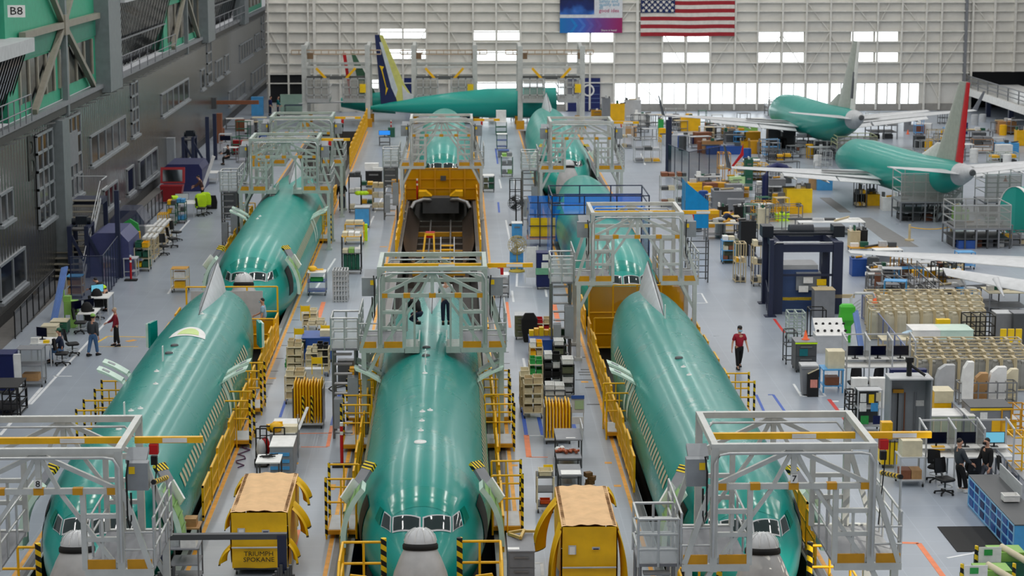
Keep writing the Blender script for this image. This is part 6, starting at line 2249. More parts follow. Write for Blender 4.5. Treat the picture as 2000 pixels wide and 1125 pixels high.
cabinet('white cabinet standing left of the farther dock', 478, 494, 262, 236, 0.8, WHT, n=2, handles=False)
cabinet('sky blue locker far off along the left wall', 491, 514, 226, 190, 0.8, SKYB, n=1, handles=False, cas=False, name='locker', cat='locker')
cabinet('tall white cabinet under the dark door at the far left', 525, 543, 192, 161, 0.8, WHT, n=3, handles=False, cas=False)
c = cabinet('pale green desk partition far off beside the tail gantry', 548, 598, 222, 185, 0.5, mat('partition_green', (0.62, 0.74, 0.68), 0.5), n=0, cas=False, name='partition', cat='partition')
table('dark topped desk before the pale green partition', 555, 592, 226, 206, 1.2, NAVY, DGR)
cabinet('grey green cabinet left of the farther dock', 505, 522, 262, 236, 0.7, GRYG, n=2)
table('cream table with yellow tools left of the farther dock', 492, 520, 248, 230, 1.0, CREAM)
c = shelf_cart('beige tool cart with a yellow top beside the left bay railing', 334, 367, 572, 525, 0.8, CREAM, BEIGE, 3, top=YELD)
carton('yellow tool box on the beige cart beside the left bay railing', c['X'], c['Y'] - 0.1, c['zs'][0], 0.5, 0.4, 0.3, YEL)
carton('white tool box on the middle shelf of the beige cart beside the railing', c['X'], c['Y'] - 0.1, c['zs'][1], 0.5, 0.4, 0.3, WHT)
for k, (x, row, m) in enumerate(((457, 350, GRY), (446, 372, DGR))):
 pass
cabinet('dark grey steel cabinet beside the second left dock stairs', 440, 462, 425, 372, 0.8, DGR, n=2)
# ------------------------------------------------------------------ aisle between left and middle bays
GA = 'left aisle'
c = shelf_cart('cream tote cart with a yellow flag sign, farthest of the left aisle cluster', 590, 620, 645, 612, 0.8, CREAM, CREAM, 3)
fill(c, 'cream tote on the farthest cart of the left aisle cluster', 'totes on the farthest left aisle cart', [CREAM, BEIGE, WHT], 2, None, 0.2)
c = shelf_cart('cream tote cart just behind the blue topped crate', 600, 636, 668, 634, 0.7, CREAM, CREAM, 2)
fill(c, 'cream tote on the cart just behind the blue crate', 'totes behind the blue crate', [CREAM, BEIGE], 2, None, 0.22)
t = cabinet('large bright blue topped crate in the left aisle', 590, 650, 708, 660, 1.5, BLUE, BLUE, 0, name='blue_crate', cat='crate')
carton('black tool case on the corner of the blue crate', t['X'] - 0.7, t['Y'] - 0.9, t['h'] - 0.35, 0.5, 0.4, 0.3, BLK)
carton('cream tote lid box on the blue crate', t['X'] + 0.35, t['Y'] - 0.3, t['h'], 0.5, 0.4, 0.25, CREAM)
stk = [('beige tote cart with green trays at the left of the aisle cluster', 560, 591, 735, 678, [BEIGE, CREAM, CREAM]),
       ('beige tote cart in the middle of the left aisle cluster', 597, 622, 738, 690, [BEIGE, DGR, CREAM]),
       ('tall beige tote cart at the right of the left aisle cluster', 618, 643, 736, 682, [BEIGE, CREAM, BLK]),
       ('beige tote cart leaning toward the yellow gate rack', 556, 596, 790, 735, [BEIGE, CREAM, CREAM])]
for lb, x0, x1, yb, yt, ms in stk:
 c = shelf_cart(lb, x0, x1, yb, yt, 0.8, BEIGE, CREAM, 4)
 fill(c, 'tote on the ' + lb, 'totes on the ' + lb, ms, 2, None, 0.24)
for k in range(6):
 q_ = at(577, 712)
 tote('bright green tray stacked in the left aisle cluster', q_.x - 0.1 + 0.03 * k, q_.y - 0.42, 0.002 + k * 0.16, 0.55, 0.2, 0.15, GRN, 'green trays of the left aisle cluster')
for k, (x, row, zz) in enumerate(((597, 618, 1.0), (585, 663, 0.95), (637, 664, 1.1), (620, 734, 1.15))):
 q_ = at(x, row + 36)
 o = simple('flag_sign', 'small yellow card sign on a tote cart of the left aisle', 'sign', YEL2, lambda q: (q.box(-0.18, 0.18, -0.01, 0.01, 0.0, 0.24), q.box(-0.2, -0.17, -0.02, 0.02, -0.4, 0.28), q.box(0.17, 0.2, -0.02, 0.02, -0.4, 0.28)), q_ + Vector((0, 0, zz)), 0, 'yellow card signs of the left aisle')
carton('clear plastic box before the left aisle tote carts', *at(613, 760)[:2], 0.45, 0.75, 0.4, 0.35, LGR)
c = shelf_cart('low cream cart carrying the clear plastic box', 596, 632, 766, 744, 0.7, CREAM, CREAM, 2, h=0.45)
folded_gates('yellow folded gates of the left aisle', 'of the left aisle', 572, 631, 838, 745, 1.2, 10, (3, 6))
c = cabinet('long white topped cart nearest the yellow gate rack', 528, 577, 905, 848, 2.0, BOXG, WHT, 0, name='long_cart', cat='cart', h=1.0)
simple('tool_bag', 'yellow tool bag lying on the long white topped cart', 'bag', YEL, lambda q: (q.sphere((0, 0, 0.16), 0.24, 10, 0.75), q.cb((0.05, 0, 0.26), (0.3, 0.06, 0.16)), q.cb((-0.2, 0.1, 0.12), (0.2, 0.2, 0.2), 0.5)), (c['X'] - 0.2, c['Y'] - 0.8, c['h']))
carton('cream instrument case on the long white topped cart', c['X'] + 0.22, c['Y'] - 0.75, c['h'], 0.5, 0.4, 0.2, CREAM)
simple('folding_arm', 'silver folding arm at the right of the long white cart', 'arm', ALU, lambda q: (q.beam((0, 0, 0.9), (0.25, 0.9, 1.45), 0.10, 0.03), q.tube((0, -0.1, 0.0), (0, -0.1, 1.45), 0.02)), (c['X'] + c['w'] / 2 + 0.05, c['Y'] - 0.2, 0))
c = cabinet('white topped cart with blue shelves behind the tarp roofed cart', 528, 573, 932, 884, 1.4, BOXG, WHT, 0, name='long_cart', cat='cart', h=1.0)
for k in range(3):
 ubx('blue_shelf', c['t'], SKYB, -0.05, -0.72, 0.25 + k * 0.22, 0.6, 0.05, 0.1)
ubx('side_panel', c['t'], STEEL, 0.36, 0, 0.1, 0.03, 1.4, 0.85)
for k, (x, row, lb, m) in enumerate(((511, 910, 'hand truck loaded with grey tool bags', MGR), (519, 905, 'hand truck with red straps behind the grey bags', RED), (546, 908, 'black hand truck before the blue shelved cart', ORG))):
 t = T('hand_truck', 'black ' + lb if k < 2 else lb, 'hand truck', at(x, row))
 q = MB()
 for s in (-0.17, 0.17):
  q.tube((s, 0, 0.1), (s, 0.12, 1.2), 0.025)
 q.tube((-0.17, 0.12, 1.2), (0.17, 0.12, 1.2), 0.025)
 for zz in (0.3, 0.6, 0.9):
  q.tube((-0.17, 0.0 + zz * 0.1, zz), (0.17, zz * 0.1, zz), 0.018)
 q.box(-0.2, 0.2, -0.25, 0.02, 0.05, 0.07)
 q.build('frame', BLK, t)
 for s in (-0.2, 0.2):
  part('htw', 'wheel', t, lambda q: q.tube((-0.03, 0, 0.11), (0.03, 0, 0.11), 0.11, 12), RUB, (s, 0.06, 0))
 q = MB()
 q.sphere((0, -0.05, 0.55), 0.16, 10, 2.2)
 q.build('load', m if k else LGR, t)
c = table('white topped table with tools touching the tan roofed cart', 500, 548, 962, 918, 1.0, WHT, DGR, h=0.95)
simple('tool_bundle', 'black tool bundle lying on the white topped table', 'tools', BLK, lambda q: [q.tube((-0.3 + 0.05 * k, 0.1 * math.sin(k * 2), 0.03), (0.25 - 0.06 * k, 0.2 * math.cos(k * 2), 0.06), 0.022, 5) for k in range(7)], (c['X'], c['Y'] + 0.1, c['h']))
a, e, g = at(454, 1112, 0.2), at(562, 1112, 0.2), atY(508, 1001, at(508, 1112, 0.2).y)
tarped_cart('yellow covered cart with a plain tan roof and stencilled front', (a.x + e.x) / 2, a.y, e.x - a.x, 3.9, g.z, [(-1, 0.2, g.z - 0.02, 0.13, 0.45, 0.45), (-1, 3.5, g.z - 0.05, 0.22, 0.4, 0.6), (-1, 0.1, g.z * 0.45, 0.30, 0.42, 0.5), (1, 3.2, g.z, 0.36, 0.6, 0.7), (1, 1.7, g.z - 0.3, 0.42, 0.75, 0.8), (1, 0.2, g.z * 0.5, 0.24, 0.5, 0.6)], 'TRIUMPH\nSPOKANE')
a, e = at(1098, 1160, 0.2), at(1203, 1160, 0.2)
g = atY(1150, 1028, a.y)
tc = tarped_cart('yellow covered cart with a creased tan roof in the right aisle', (a.x + e.x) / 2, a.y, e.x - a.x, 3.8, g.z, [(-1, 2.6, g.z - 0.05, 0.60, 1.3, 0.6), (-1, 0.3, g.z - 0.1, 0.28, 1.5, 0.9), (1, 0.3, g.z - 0.1, 0.26, 1.4, 0.9), (1, 3.5, g.z, 0.2, 0.4, 0.5)])
X0, X1 = at(322, 1046, 2.3), at(550, 1046, 2.3)
t = T('machine_portal', 'dark steel portal frame in the foreground before the covered cart', 'frame', ((X0.x + X1.x) / 2, X0.y, 0))
w_ = X1.x - X0.x
for s in (-1, 1):
 ubx('post', t, NAVY, s * w_ / 2, 0, 0, 0.22, 0.22, 2.3)
 q = MB()
 for k in range(9):
  q.tube((s * w_ / 2 - 0.15 + 0.05 * k, -0.25 + 0.05 * (k % 3), 0.2 + 0.05 * k), (s * w_ / 2 - 0.2 + 0.06 * k, -0.2, 1.35 + 0.08 * (k % 4)), 0.045, 6)
 q.build('cable_bundle', DGR, t)
ubx('top_beam', t, DGR, 0, 0, 2.2, w_ + 0.25, 0.16, 0.14)
c = shelf_cart('steel cart with a white box under the dark portal frame', 332, 390, 1150, 1072, 0.9, STEEL, MGR, 3)
carton('white topped box on the steel cart under the portal frame', c['X'] + 0.1, c['Y'] - 0.1, c['zs'][2], 0.4, 0.5, 0.25, WHT)
carton('grey instrument box on the steel cart under the portal frame', c['X'] - 0.28, c['Y'], c['zs'][2], 0.25, 0.4, 0.22, LGR)
c = table('small bench behind the dark portal frame', 345, 390, 1075, 1032, 0.7, CARD, DGR)
carton('open brown carton on the small bench behind the portal frame', c['X'], c['Y'], c['h'], 0.45, 0.4, 0.22)
post_red('red and white marker post beside the middle bay railing', 668, 911, 1.45)
simple('air_hose', 'purple coiled hose lying on the floor beside the left bay railing', 'hose', mat('hose_purple', (0.35, 0.18, 0.35), 0.5), lambda q: q.path([Vector((0.35 * math.sin(k * 1.35) * (1 if k % 2 else -1) * 0.5, k * 0.28 - 1.4, 0.03)) for k in range(12)], 0.02, 5), at(473, 893))
carton('grey control box on the floor left of the middle dock landing', *at(676, 745)[:2], 0, 0.6, 0.4, 0.85, DGR)
carton('yellow step block beside the grey control box', *at(694, 750)[:2], 0, 0.4, 0.4, 0.65, YELD)
simple('power_cable', 'black cable coiled on the floor before the grey control box', 'cable', RUB, lambda q: q.path([Vector((0.55 * math.cos(k * 0.5) * (1 + 0.02 * k), 0.7 * math.sin(k * 0.5), 0.03 + 0.004 * k)) for k in range(27)], 0.025, 5), at(682, 764))
c = rack('silver perforated bar rack left of the middle dock', 651, 679, 590, 530, 0.9, ALU, nx=5, nz=7, name='bar_rack', r=0.03)
c = shelf_cart('black framed cart with green gas bottles and a yellow top', 667, 706, 536, 462, 0.9, BLK, DGR, 3, top=YEL)
for k in range(4):
 simple('gas_bottle', 'dark green gas bottle on the black framed cart', 'gas bottle', DGN, lambda q: (q.cyl(0, 0, 0, 0.75, 0.10), q.cyl(0, 0, 0.75, 0.85, 0.05), q.cyl(0, 0, 0.85, 0.9, 0.03)), (c['X'] - 0.3 + k * 0.2, c['Y'] - 0.2, c['zs'][0]), 0, 'green gas bottles on the black cart')
fill(c, 'cream parts box on the black framed cart with green bottles', 'boxes on the black framed cart', [CREAM, LIME, WHT], 3, (1, 2), 0.22, 'carton', 'box', 'carton')
c = shelf_cart('yellow hooped cart behind the green gas bottles', 673, 711, 478, 438, 0.9, YEL, CREAM, 3, top=YEL)
fill(c, 'white parts box on the yellow hooped cart', 'boxes on the yellow hooped cart', [WHT, CREAM], 2, (1, 2), 0.22, 'carton', 'box', 'carton')
simple('safety_vest', 'yellow green vest hung at the side of the yellow hooped cart', 'vest', HIVIS, lambda q: q.cb((0, 0, 0.46), (0.16, 0.3, 0.9)), at(715, 470))
cabinet('sky blue fronted grey crate cart in the left aisle', 693, 722, 446, 405, 1.0, MGR, LGR, 1, drawer_m=SKYB, handles=False, name='crate_cart', cat='crate')
for k in range(3):
 simple('safety_vest', 'yellow green vest folded on the sky blue fronted crate cart', 'vest', HIVIS, lambda q: q.sphere((0, 0, 0.1), 0.22, 8, 0.6), at(700 + 7 * k, 418) + Vector((0, 0, 1.15)), 0, 'folded vests on the crate cart')
for k, (x0, x1, yb, yt, fr_, lb) in enumerate(((681, 706, 416, 345, BLK, 'black shelf cart beside the person seen from behind'), (704, 730, 405, 362, MGR, 'grey shelf cart between two others in the left aisle'), (727, 751, 412, 366, BEIGE, 'beige tote cart farthest right in the left aisle group'))):
 c = shelf_cart(lb, x0, x1, yb, yt, 0.9, fr_, None, 3)
 fill(c, 'parts box on the ' + lb, 'boxes on the ' + lb, ([WHT, DGR, CREAM], [LGR, YEL, DGN], [CREAM, BEIGE, WHT])[k], 2, None, 0.26, 'carton', 'box', 'carton')
c = cabinet('black fronted printer cabinet with white boxes on top', 714, 746, 366, 333, 1.1, DGR, LGR, 1, drawer_m=BLK)
carton('white printer on the black fronted cabinet', c['X'] - 0.15, c['Y'] + 0.2, c['h'], 0.9, 0.6, 0.4, WHT)
carton('white tray on the black fronted cabinet', c['X'] + 0.3, c['Y'] - 0.25, c['h'], 0.7, 0.4, 0.15, WHT)
c = shelf_cart('white topped cart with blue shelves beside the left bay gate', 600, 637, 578, 532, 0.9, BOXG, BLUE, 3, top=WHT)
simple('tool_bag', 'yellow bag lying on the white topped cart by the left bay gate', 'bag', YEL, lambda q: (q.sphere((0, 0, 0.1), 0.22, 10, 0.6), q.cb((0.3, 0.05, 0.05), (0.4, 0.1, 0.06))), (c['X'] - 0.2, c['Y'], c['zs'][2] + 0.02))
tote('green tray on the middle shelf of the blue shelved cart', c['X'], c['Y'] - 0.15, c['zs'][1], 0.6, 0.4, 0.15, GRN)
c = shelf_cart('white topped parts cart right of the middle dock', 964, 995, 582, 537, 0.9, MGR, DGR, 3, top=WHT)
fill(c, 'olive parts box on the cart right of the middle dock', 'boxes on the cart right of the middle dock', [OLIV, LGR], 2, (0, 1), 0.25, 'carton', 'box', 'carton')
c = shelf_cart('white topped cart with a yellow bag beside the far yellow wall', 943, 966, 376, 343, 1.0, DGR, MGR, 3, top=WHT)
fill(c, 'olive box on the cart beside the far yellow wall', 'boxes on the cart beside the yellow wall', [OLIV, DGN], 2, (0, 1), 0.3, 'carton', 'box', 'carton')
c = shelf_cart('white topped green shelved cart in the far right aisle', 979, 1002, 346, 306, 1.0, DGN, MGR, 3, top=WHT)
fill(c, 'grey parts box on the white topped green shelved cart', 'boxes on the green shelved cart', [MGR, LIME, LGR], 2, None, 0.28, 'carton', 'box', 'carton')
c = shelf_cart('white topped cart in the far right aisle beyond the green shelved one', 970, 991, 292, 262, 1.0, DGN, BLUE, 3, top=WHT)
c = cabinet('blue topped grey cart between two white topped ones', 973, 994, 308, 294, 1.0, MGR, BLUE, 2)
c = shelf_cart('dark green cart farthest down the right aisle', 968, 990, 264, 238, 1.0, DGN, DGN, 3, top=WHT)
carton('white board box on the farthest dark green cart', c['X'], c['Y'], c['zs'][2], 0.8, 0.5, 0.9, WHT)
rack('black wire cage cart in the far right aisle', 996, 1018, 402, 352, 0.9, BLK, nx=2, nz=3, name='wire_cage', cas=True)
cabinet('green waste bin with a red post in the far left aisle', 758, 771, 268, 250, 0.6, DGN, n=0, cas=False, name='waste_bin', cat='bin')
post_red('thin red marker post in the far left aisle', 764, 266, 1.3)
d = table('small table with a blue screen in the far left aisle', 740, 762, 285, 268, 0.8, DGR, DGR)
monitor('large blue lit screen in the far left aisle', d['X'], d['Y'], d['h'], 0, 0.9, mat('screen_blue', (0.1, 0.4, 0.8), 0.2, emit=(0.2, 0.55, 0.9, 0.8)))
cabinet('dark grey machine cabinet left of the far yellow wall', 752, 775, 365, 315, 0.8, DGR, n=1)
carton('yellow black machine foot left of the far yellow wall', *at(773, 378)[:2], 0, 0.5, 0.4, 0.9, YELD)
cabinet('grey ribbed drum stand before the yellow wall', 791, 806, 386, 358, 0.6, MGR, n=3, handles=False)
post_red('orange marker post before the far yellow wall', 815, 396, 1.5)
def fan(label, px, row, h, m):
 t = T('pedestal_fan', label, 'fan', at(px, row))
 part('fanb' + m.name, 'base', t, lambda q: q.lathe([(0.01, 0.0), (0.42, 0.0), (0.40, 0.06), (0.10, 0.12), (0.04, 0.14)], 16), m)
 scaled('fanp' + m.name, 'pole', t, lambda q: q.tube((0, 0, 0.1), (0, 0, 1), 0.04, 8), m, None, (1, 1, h))
 def cage(q):
  for r in (0.15, 0.27, 0.39, 0.46):
   for yy in (-0.10, 0.06):
    q.path([(r * math.cos(2 * PI * k / 20), yy * (1 - (r / 0.62) ** 2), r * math.sin(2 * PI * k / 20)) for k in range(21)], 0.010, 4)
  for k in range(16):
   a = 2 * PI * k / 16
   q.path([(0.04 * math.cos(a), -0.12, 0.04 * math.sin(a)), (0.3 * math.cos(a), -0.09, 0.3 * math.sin(a)), (0.46 * math.cos(a), -0.03, 0.46 * math.sin(a))], 0.008, 4)
 part('fanc' + m.name, 'cage', t, cage, m, (0, -0.1, h))
 def bl(q):
  for k in range(3):
   a = 2 * PI * k / 3
   q.grid(lambda u, v: Vector((math.cos(a + (v - 0.5) * 0.9) * (0.06 + 0.36 * u), 0.06 * (v - 0.5), math.sin(a + (v - 0.5) * 0.9) * (0.06 + 0.36 * u))), 4, 4)
  q.tube((0, -0.05, 0), (0, 0.2, 0), 0.08, 10)
 part('fanbl' + m.name, 'blades', t, bl, LGR if m is not BLK else DGR, (0, -0.12, h))
 return t
fan('yellow pedestal fan at the edge of the right aisle', 1010, 530, 1.35, mat('fan_yellow', (0.78, 0.68, 0.25), 0.5))
fan('black pedestal fan beyond the yellow one in the right aisle', 1008, 440, 1.3, BLK)
simple('yellow_kerb', 'yellow floor beam beside the yellow pedestal fan', 'kerb', YEL, lambda q: q.box(-1.2, 1.2, -0.06, 0.06, 0, 0.16), at(990, 521))
cabinet('pale blue tool cabinet behind the yellow fan', 996, 1022, 530, 490, 0.7, SKYB, WHT, 2)
cabinet('white topped blue cabinet beyond the yellow fan', 1000, 1020, 466, 436, 0.8, SKYB, WHT, 1)
c = cabinet('tall navy cabinet with two notices in the right aisle', 1048, 1079, 566, 494, 0.8, DBLU, n=2, handles=False, drawer_m=DBLU)
for k in range(2):
 ubx('notice', c['t'], WHT, 0.1, -0.43, c['h'] - 0.35 - 0.38 * k, 0.5 - 0.1 * (1 - k), 0.01, 0.28)
ubx('green_cloth', c['t'], mat('cloth_green', (0.45, 0.68, 0.55), 0.8), 0.0, -0.46, c['h'] * 0.42, 0.85, 0.08, 0.3)
simple('cart_screen', 'white cart side panel left of the tall navy cabinet', 'panel', WHT, lambda q: (q.box(-0.25, 0.25, -0.03, 0.03, 0.25, 1.75), q.tube((-0.3, 0, 0), (-0.3, 0, 1.8), 0.025), q.tube((0.3, 0, 0), (0.3, 0, 1.8), 0.025)), at(1038, 552))
c = cabinet('olive cabinet with drawers in the right aisle', 1006, 1029, 664, 616, 0.8, OLIV, LGR, 3)
simple('black_coat', 'black coat hung on the olive cabinet', 'coat', BLKC, lambda q: q.loft([[Vector((a * s, b_ * s * 0.6, zz)) for a, b_ in ((-0.28, -0.2), (0.28, -0.2), (0.3, 0.2), (-0.3, 0.2))] for s, zz in ((0.8, 0.0), (1.1, 0.5), (1.15, 0.95), (0.6, 1.2))], smooth=False), at(1034, 668) + Vector((0, 0, 0.02)))
c = shelf_cart('cream tote cart behind the yellow cases', 1046, 1077, 668, 632, 0.8, CREAM, CREAM, 3)
fill(c, 'cream tote on the cart behind the yellow cases', 'totes behind the yellow cases', [CREAM, BEIGE, RED], 2, None, 0.2)
c = cabinet('blue crate with yellow cases on top in the right aisle', 1034, 1092, 702, 664, 1.2, BLUE, BLUE, 0, name='blue_crate', cat='crate')
for k in range(6):
 carton('yellow tool case standing on the blue crate of the right aisle', c['X'] - 0.48 + k * 0.2, c['Y'] + 0.35 + 0.05 * (k % 2), c['h'], 0.18, 0.3, 0.22 + 0.06 * (k % 3), YEL if k % 2 else YEL2, 'yellow tool cases on the blue crate', 'tool_case', 'case')
simple('green_cover', 'dark green draped cover at the right of the blue crate', 'cover', mat('cover_green', (0.16, 0.28, 0.18), 0.8), lambda q: q.loft([[Vector((a * s, b_ * s, zz)) for a, b_ in ((-0.2, -0.25), (0.2, -0.25), (0.2, 0.25), (-0.2, 0.25))] for s, zz in ((1.0, 0.0), (0.9, 0.6), (0.6, 1.1), (0.3, 1.25))], smooth=False), at(1097, 700))
for lb, x0, x1, yb, yt, ms, fr_ in (('beige label printer cart at the left of the right aisle group', 1034, 1061, 722, 678, [WHT, YEL, BEIGE], BEIGE), ('black cart with a white printer at the right of the blue crate', 1080, 1104, 720, 676, [WHT, OLIV, WHT], BLK),
                                  ('green tray cart of the right aisle group', 1033, 1061, 765, 712, [GRN, GRN, CREAM], BEIGE), ('black framed cart in the middle of the right aisle group', 1062, 1096, 765, 702, [DGR, WHT, BLK], BLK),
                                  ('black framed cart at the right of the right aisle group', 1096, 1122, 778, 712, [LGR, OLIV, WHT], BLK), ('big beige tote cart nearest the right yellow gate rack', 1022, 1061, 818, 750, [BEIGE, CREAM, BEIGE], BEIGE),
                                  ('beige tote cart half hidden behind the big one', 1015, 1036, 806, 735, [BEIGE, CREAM, CREAM], BEIGE), ('low cart with two white boxes behind the right gate rack', 1063, 1105, 795, 762, [WHT, WHT], DGR)):
 c = shelf_cart(lb, x0, x1, yb, yt, 0.8, fr_, CREAM if fr_ is BEIGE else None, 4 if yb - yt > 55 else 3)
 fill(c, 'tote on the ' + lb, 'totes on the ' + lb, ms, 2 if x1 - x0 > 26 else 1, None, 0.24)
folded_gates('yellow folded gates of the right aisle', 'of the right aisle', 1064, 1116, 868, 784, 1.2, 8)
t = T('easel_sign', 'notice stand with a blue header beside the right gate rack', 'sign', at(1128, 842))
q = MB()
q.cb((0, 0, 0.95), (0.45, 0.03, 0.6), 0, -0.15)
q.build('board', LGR, t)
q = MB()
q.cb((0, -0.03, 1.20), (0.45, 0.02, 0.12), 0, -0.15)
q.build('header', BLUE, t)
q = MB()
q.cb((0.05, -0.035, 0.93), (0.3, 0.02, 0.3), 0, -0.15)
q.build('picture', mat('picture_green', (0.62, 0.72, 0.55), 0.6), t)
q = MB()
q.box(-0.2, 0.2, -0.02, 0.02, 0.25, 0.5)
q.build('lower_board', WHT, t)
q = MB()
q.tube((-0.2, 0, 0), (-0.2, 0.05, 1.2), 0.015)
q.tube((0.2, 0, 0), (0.2, 0.05, 1.2), 0.015)
q.build('legs', ALU, t)
c = table('grey ramp topped cart nearest the right gate rack', 1086, 1138, 915, 872, 1.5, MGR, DGR, h=0.95, name='flat_cart', cat='cart')
ubx('label_strip', c['t'], WHT, 0.05, -0.55, 0.955, 0.3, 0.1, 0.005)
ubx('side_panel', c['t'], LGR, c['w'] / 2, 0, 0.95, 0.03, 1.4, 0.35)
c = table('grey flat cart carrying copper parts', 1087, 1136, 950, 905, 1.3, MGR, DGR, h=0.9, name='flat_cart', cat='cart')
for k in range(6):
 simple('copper_part', 'rust coloured fitting in a heap on the grey flat cart', 'fitting', mat('copper_part', (0.62, 0.33, 0.22), 0.4, 0.4), lambda q: (q.tube((-0.1, 0, 0.05), (0.12, 0.02, 0.07), 0.05, 8), q.tube((0, -0.05, 0.06), (0.02, 0.1, 0.1), 0.04, 8)), (c['X'] - 0.3 + k * 0.11, c['Y'] + 0.1 * math.sin(k * 2), c['h']), k * 0.9, 'rust coloured fittings on the flat cart')
for k in range(2):
 simple('white_plug', 'white round cap among the rust coloured fittings', 'cap', WHT, lambda q: q.sphere((0, 0, 0.08), 0.09, 8), (c['X'] - 0.32 + 0.14 * k, c['Y'] + 0.15 + 0.1 * k, c['h']), 0, 'white round caps on the flat cart')
c = table('grey flat cart with a white sheet touching the creased roof cart', 1092, 1137, 985, 938, 1.3, MGR, DGR, h=0.9, name='flat_cart', cat='cart')
ubx('white_sheet', c['t'], WHT, 0.02, -0.35, 0.905, 0.6, 0.5, 0.01)
c = shelf_cart('cream three tier cart left of the creased roof cart', 1048, 1083, 1003, 932, 0.75, CREAM, DGR, 3)
tote('cream parts tote on top of the three tier cart', c['X'], c['Y'], c['zs'][2], 0.4, 0.5, 0.15, CREAM)
tote('orange parts tote on the lowest tier of the three tier cart', c['X'], c['Y'], c['zs'][0], 0.3, 0.3, 0.12, ORG)
simple('yellow_card', 'yellow card sign above the three tier cart', 'sign', YEL2, lambda q: (q.box(-0.14, 0.14, -0.01, 0.01, 1.15, 1.32), q.tube((0, 0, 0.9), (0, 0, 1.15), 0.012)), (c['X'] + 0.1, c['Y'] + 0.25, 0))
simple('tool_pack', 'brown bundle of tools standing right of the flat carts', 'tools', mat('pack_brown', (0.42, 0.30, 0.15), 0.7), lambda q: [q.cb((0.06 * math.sin(k * 2.1), 0.05 * math.cos(k), 0.07 + 0.11 * k), (0.22, 0.2, 0.14), k * 0.7) for k in range(6)], at(1152, 965))
c = cabinet('grey steel bench with a brass jig at the bottom of the right aisle', 993, 1044, 1175, 1076, 1.6, MGR, MGR, 3, name='steel_bench', cat='bench')
simple('brass_jig', 'brass edged frame jig lying on the grey steel bench', 'jig', mat('brass', (0.78, 0.66, 0.36), 0.4, 0.3), lambda q: (q.beam((-0.3, 0.3, 0.04), (0.0, -0.2, 0.08), 0.07), q.beam((0.0, -0.2, 0.06), (0.12, 0.4, 0.1), 0.07), q.beam((-0.3, 0.3, 0.06), (0.12, 0.4, 0.1), 0.07), q.beam((0.12, 0.38, 0.08), (0.4, 0.36, 0.08), 0.06)), (c['X'], c['Y'] + 0.3, c['h']))
simple('white_card', 'white card on the near edge of the grey steel bench', 'card', WHT, lambda q: q.box(-0.15, 0.15, -0.1, 0.1, 0, 0.01), (c['X'] - 0.2, c['Y'] - 0.6, c['h']))
p = at(1076, 482)
t = T('sheeted_booth', 'blue sheeted scaffold booth with yellow panels left of the right bay', 'scaffold booth', (p.x, p.y, 0))
w_ = 83 / 36.0 * 1.02
for k in range(5):
 for yy in (0, 2.6):
  ubx('pole', t, NAVY if k % 2 else ALU, -w_ / 2 + w_ * k / 4, yy, 0, 0.05, 0.05, 2.4)
for zz in (0.5, 1.1, 1.7, 2.35):
 ubx('cross_pole', t, NAVY, 0, 0, zz, w_, 0.05, 0.05)
 ubx('cross_pole', t, NAVY, -w_ / 2, 1.3, zz, 0.05, 2.6, 0.05)
ubx('blue_sheet', t, BLUEF, 0, 2.62, 0.3, w_, 0.02, 2.1)
ubx('blue_sheet', t, BLUEF, w_ / 2, 1.3, 0.3, 0.02, 2.6, 2.1)
ubx('blue_sheet', t, BLUEF, w_ * 0.3, -0.03, 0.3, w_ * 0.4, 0.02, 1.7)
ubx('yellow_panel', t, YEL2, -w_ * 0.24, 0.1, 0.55, w_ * 0.46, 0.04, 1.0)
ubx('cream_panel', t, mat('panel_cream', (0.95, 0.85, 0.5), 0.5), w_ * 0.12, 0.12, 0.6, w_ * 0.24, 0.04, 0.95)
ubx('deck', t, mat('deck_pink', (0.75, 0.55, 0.48), 0.6), -0.1, 0.6, 0.4, w_, 1.2, 0.06)
p = at(1170, 545)
t = T('scaffold_cage', 'navy pole scaffold with pale blue sheet over the second right fuselage', 'scaffold', (p.x + 0.05, p.y, 0))
for k in range(4):
 for yy in (0, 4.0):
  ubx('pole', t, NAVY, -2.35 + 4.7 * k / 3 if k in (0, 3) else (-2.35 + 4.7 * k / 3), yy, 0 if k in (0, 3) else 3.05, 0.06, 0.06, 4.1 if k in (0, 3) else 1.05)
for zz in (3.15, 3.6, 4.05):
 for yy in (0, 4.0):
  ubx('cross_pole', t, NAVY, 0, yy, zz, 4.7, 0.05, 0.05)
 for s in (-1, 1):
  ubx('cross_pole', t, NAVY, 2.35 * s, 2.0, zz, 0.05, 4.0, 0.05)
for s in (-1, 1):
 ubx('blue_sheet', t, BLUEF, 2.4 * s, 2.0, 0.3, 0.02, 4.0, 2.9)
ubx('blue_sheet', t, BLUEF, 0.4, 4.05, 3.06, 3.9, 0.02, 0.6)
ubx('blue_sheet', t, BLUEF, 0.3, 2.0, 3.2, 4.1, 4.0, 0.015)
p = at(1360, 478)
t = T('blue_screen', 'bright blue sheeted screen on a scaffold right of the second right dock', 'screen', (p.x, p.y, 0))
w_ = 1.25
q = MB()
q.add([(-w_ / 2, 0, 0.9), (w_ / 2, 0, 0.9), (w_ / 2, 0, 2.35), (-w_ / 2, 0, 3.4)], [(0, 1, 2, 3)])
q.add([(-w_ / 2, 0.03, 0.9), (-w_ / 2, 1.8, 0.9), (-w_ / 2, 1.8, 3.4), (-w_ / 2, 0.03, 3.4)], [(0, 1, 2, 3)])
q.build('sheet', mat('sheet_cyan', (0.05, 0.55, 0.80), 0.35), t)
for sx in (-1, 1):
 for yy in (0.02, 1.8):
  ubx('pole', t, STEEL, sx * w_ / 2, yy + 0.03, 0, 0.05, 0.05, 2.4)
for k in range(7):
 ubx('rung', t, STEEL, 0, 0.06, 0.15 + k * 0.3, w_, 0.04, 0.04)
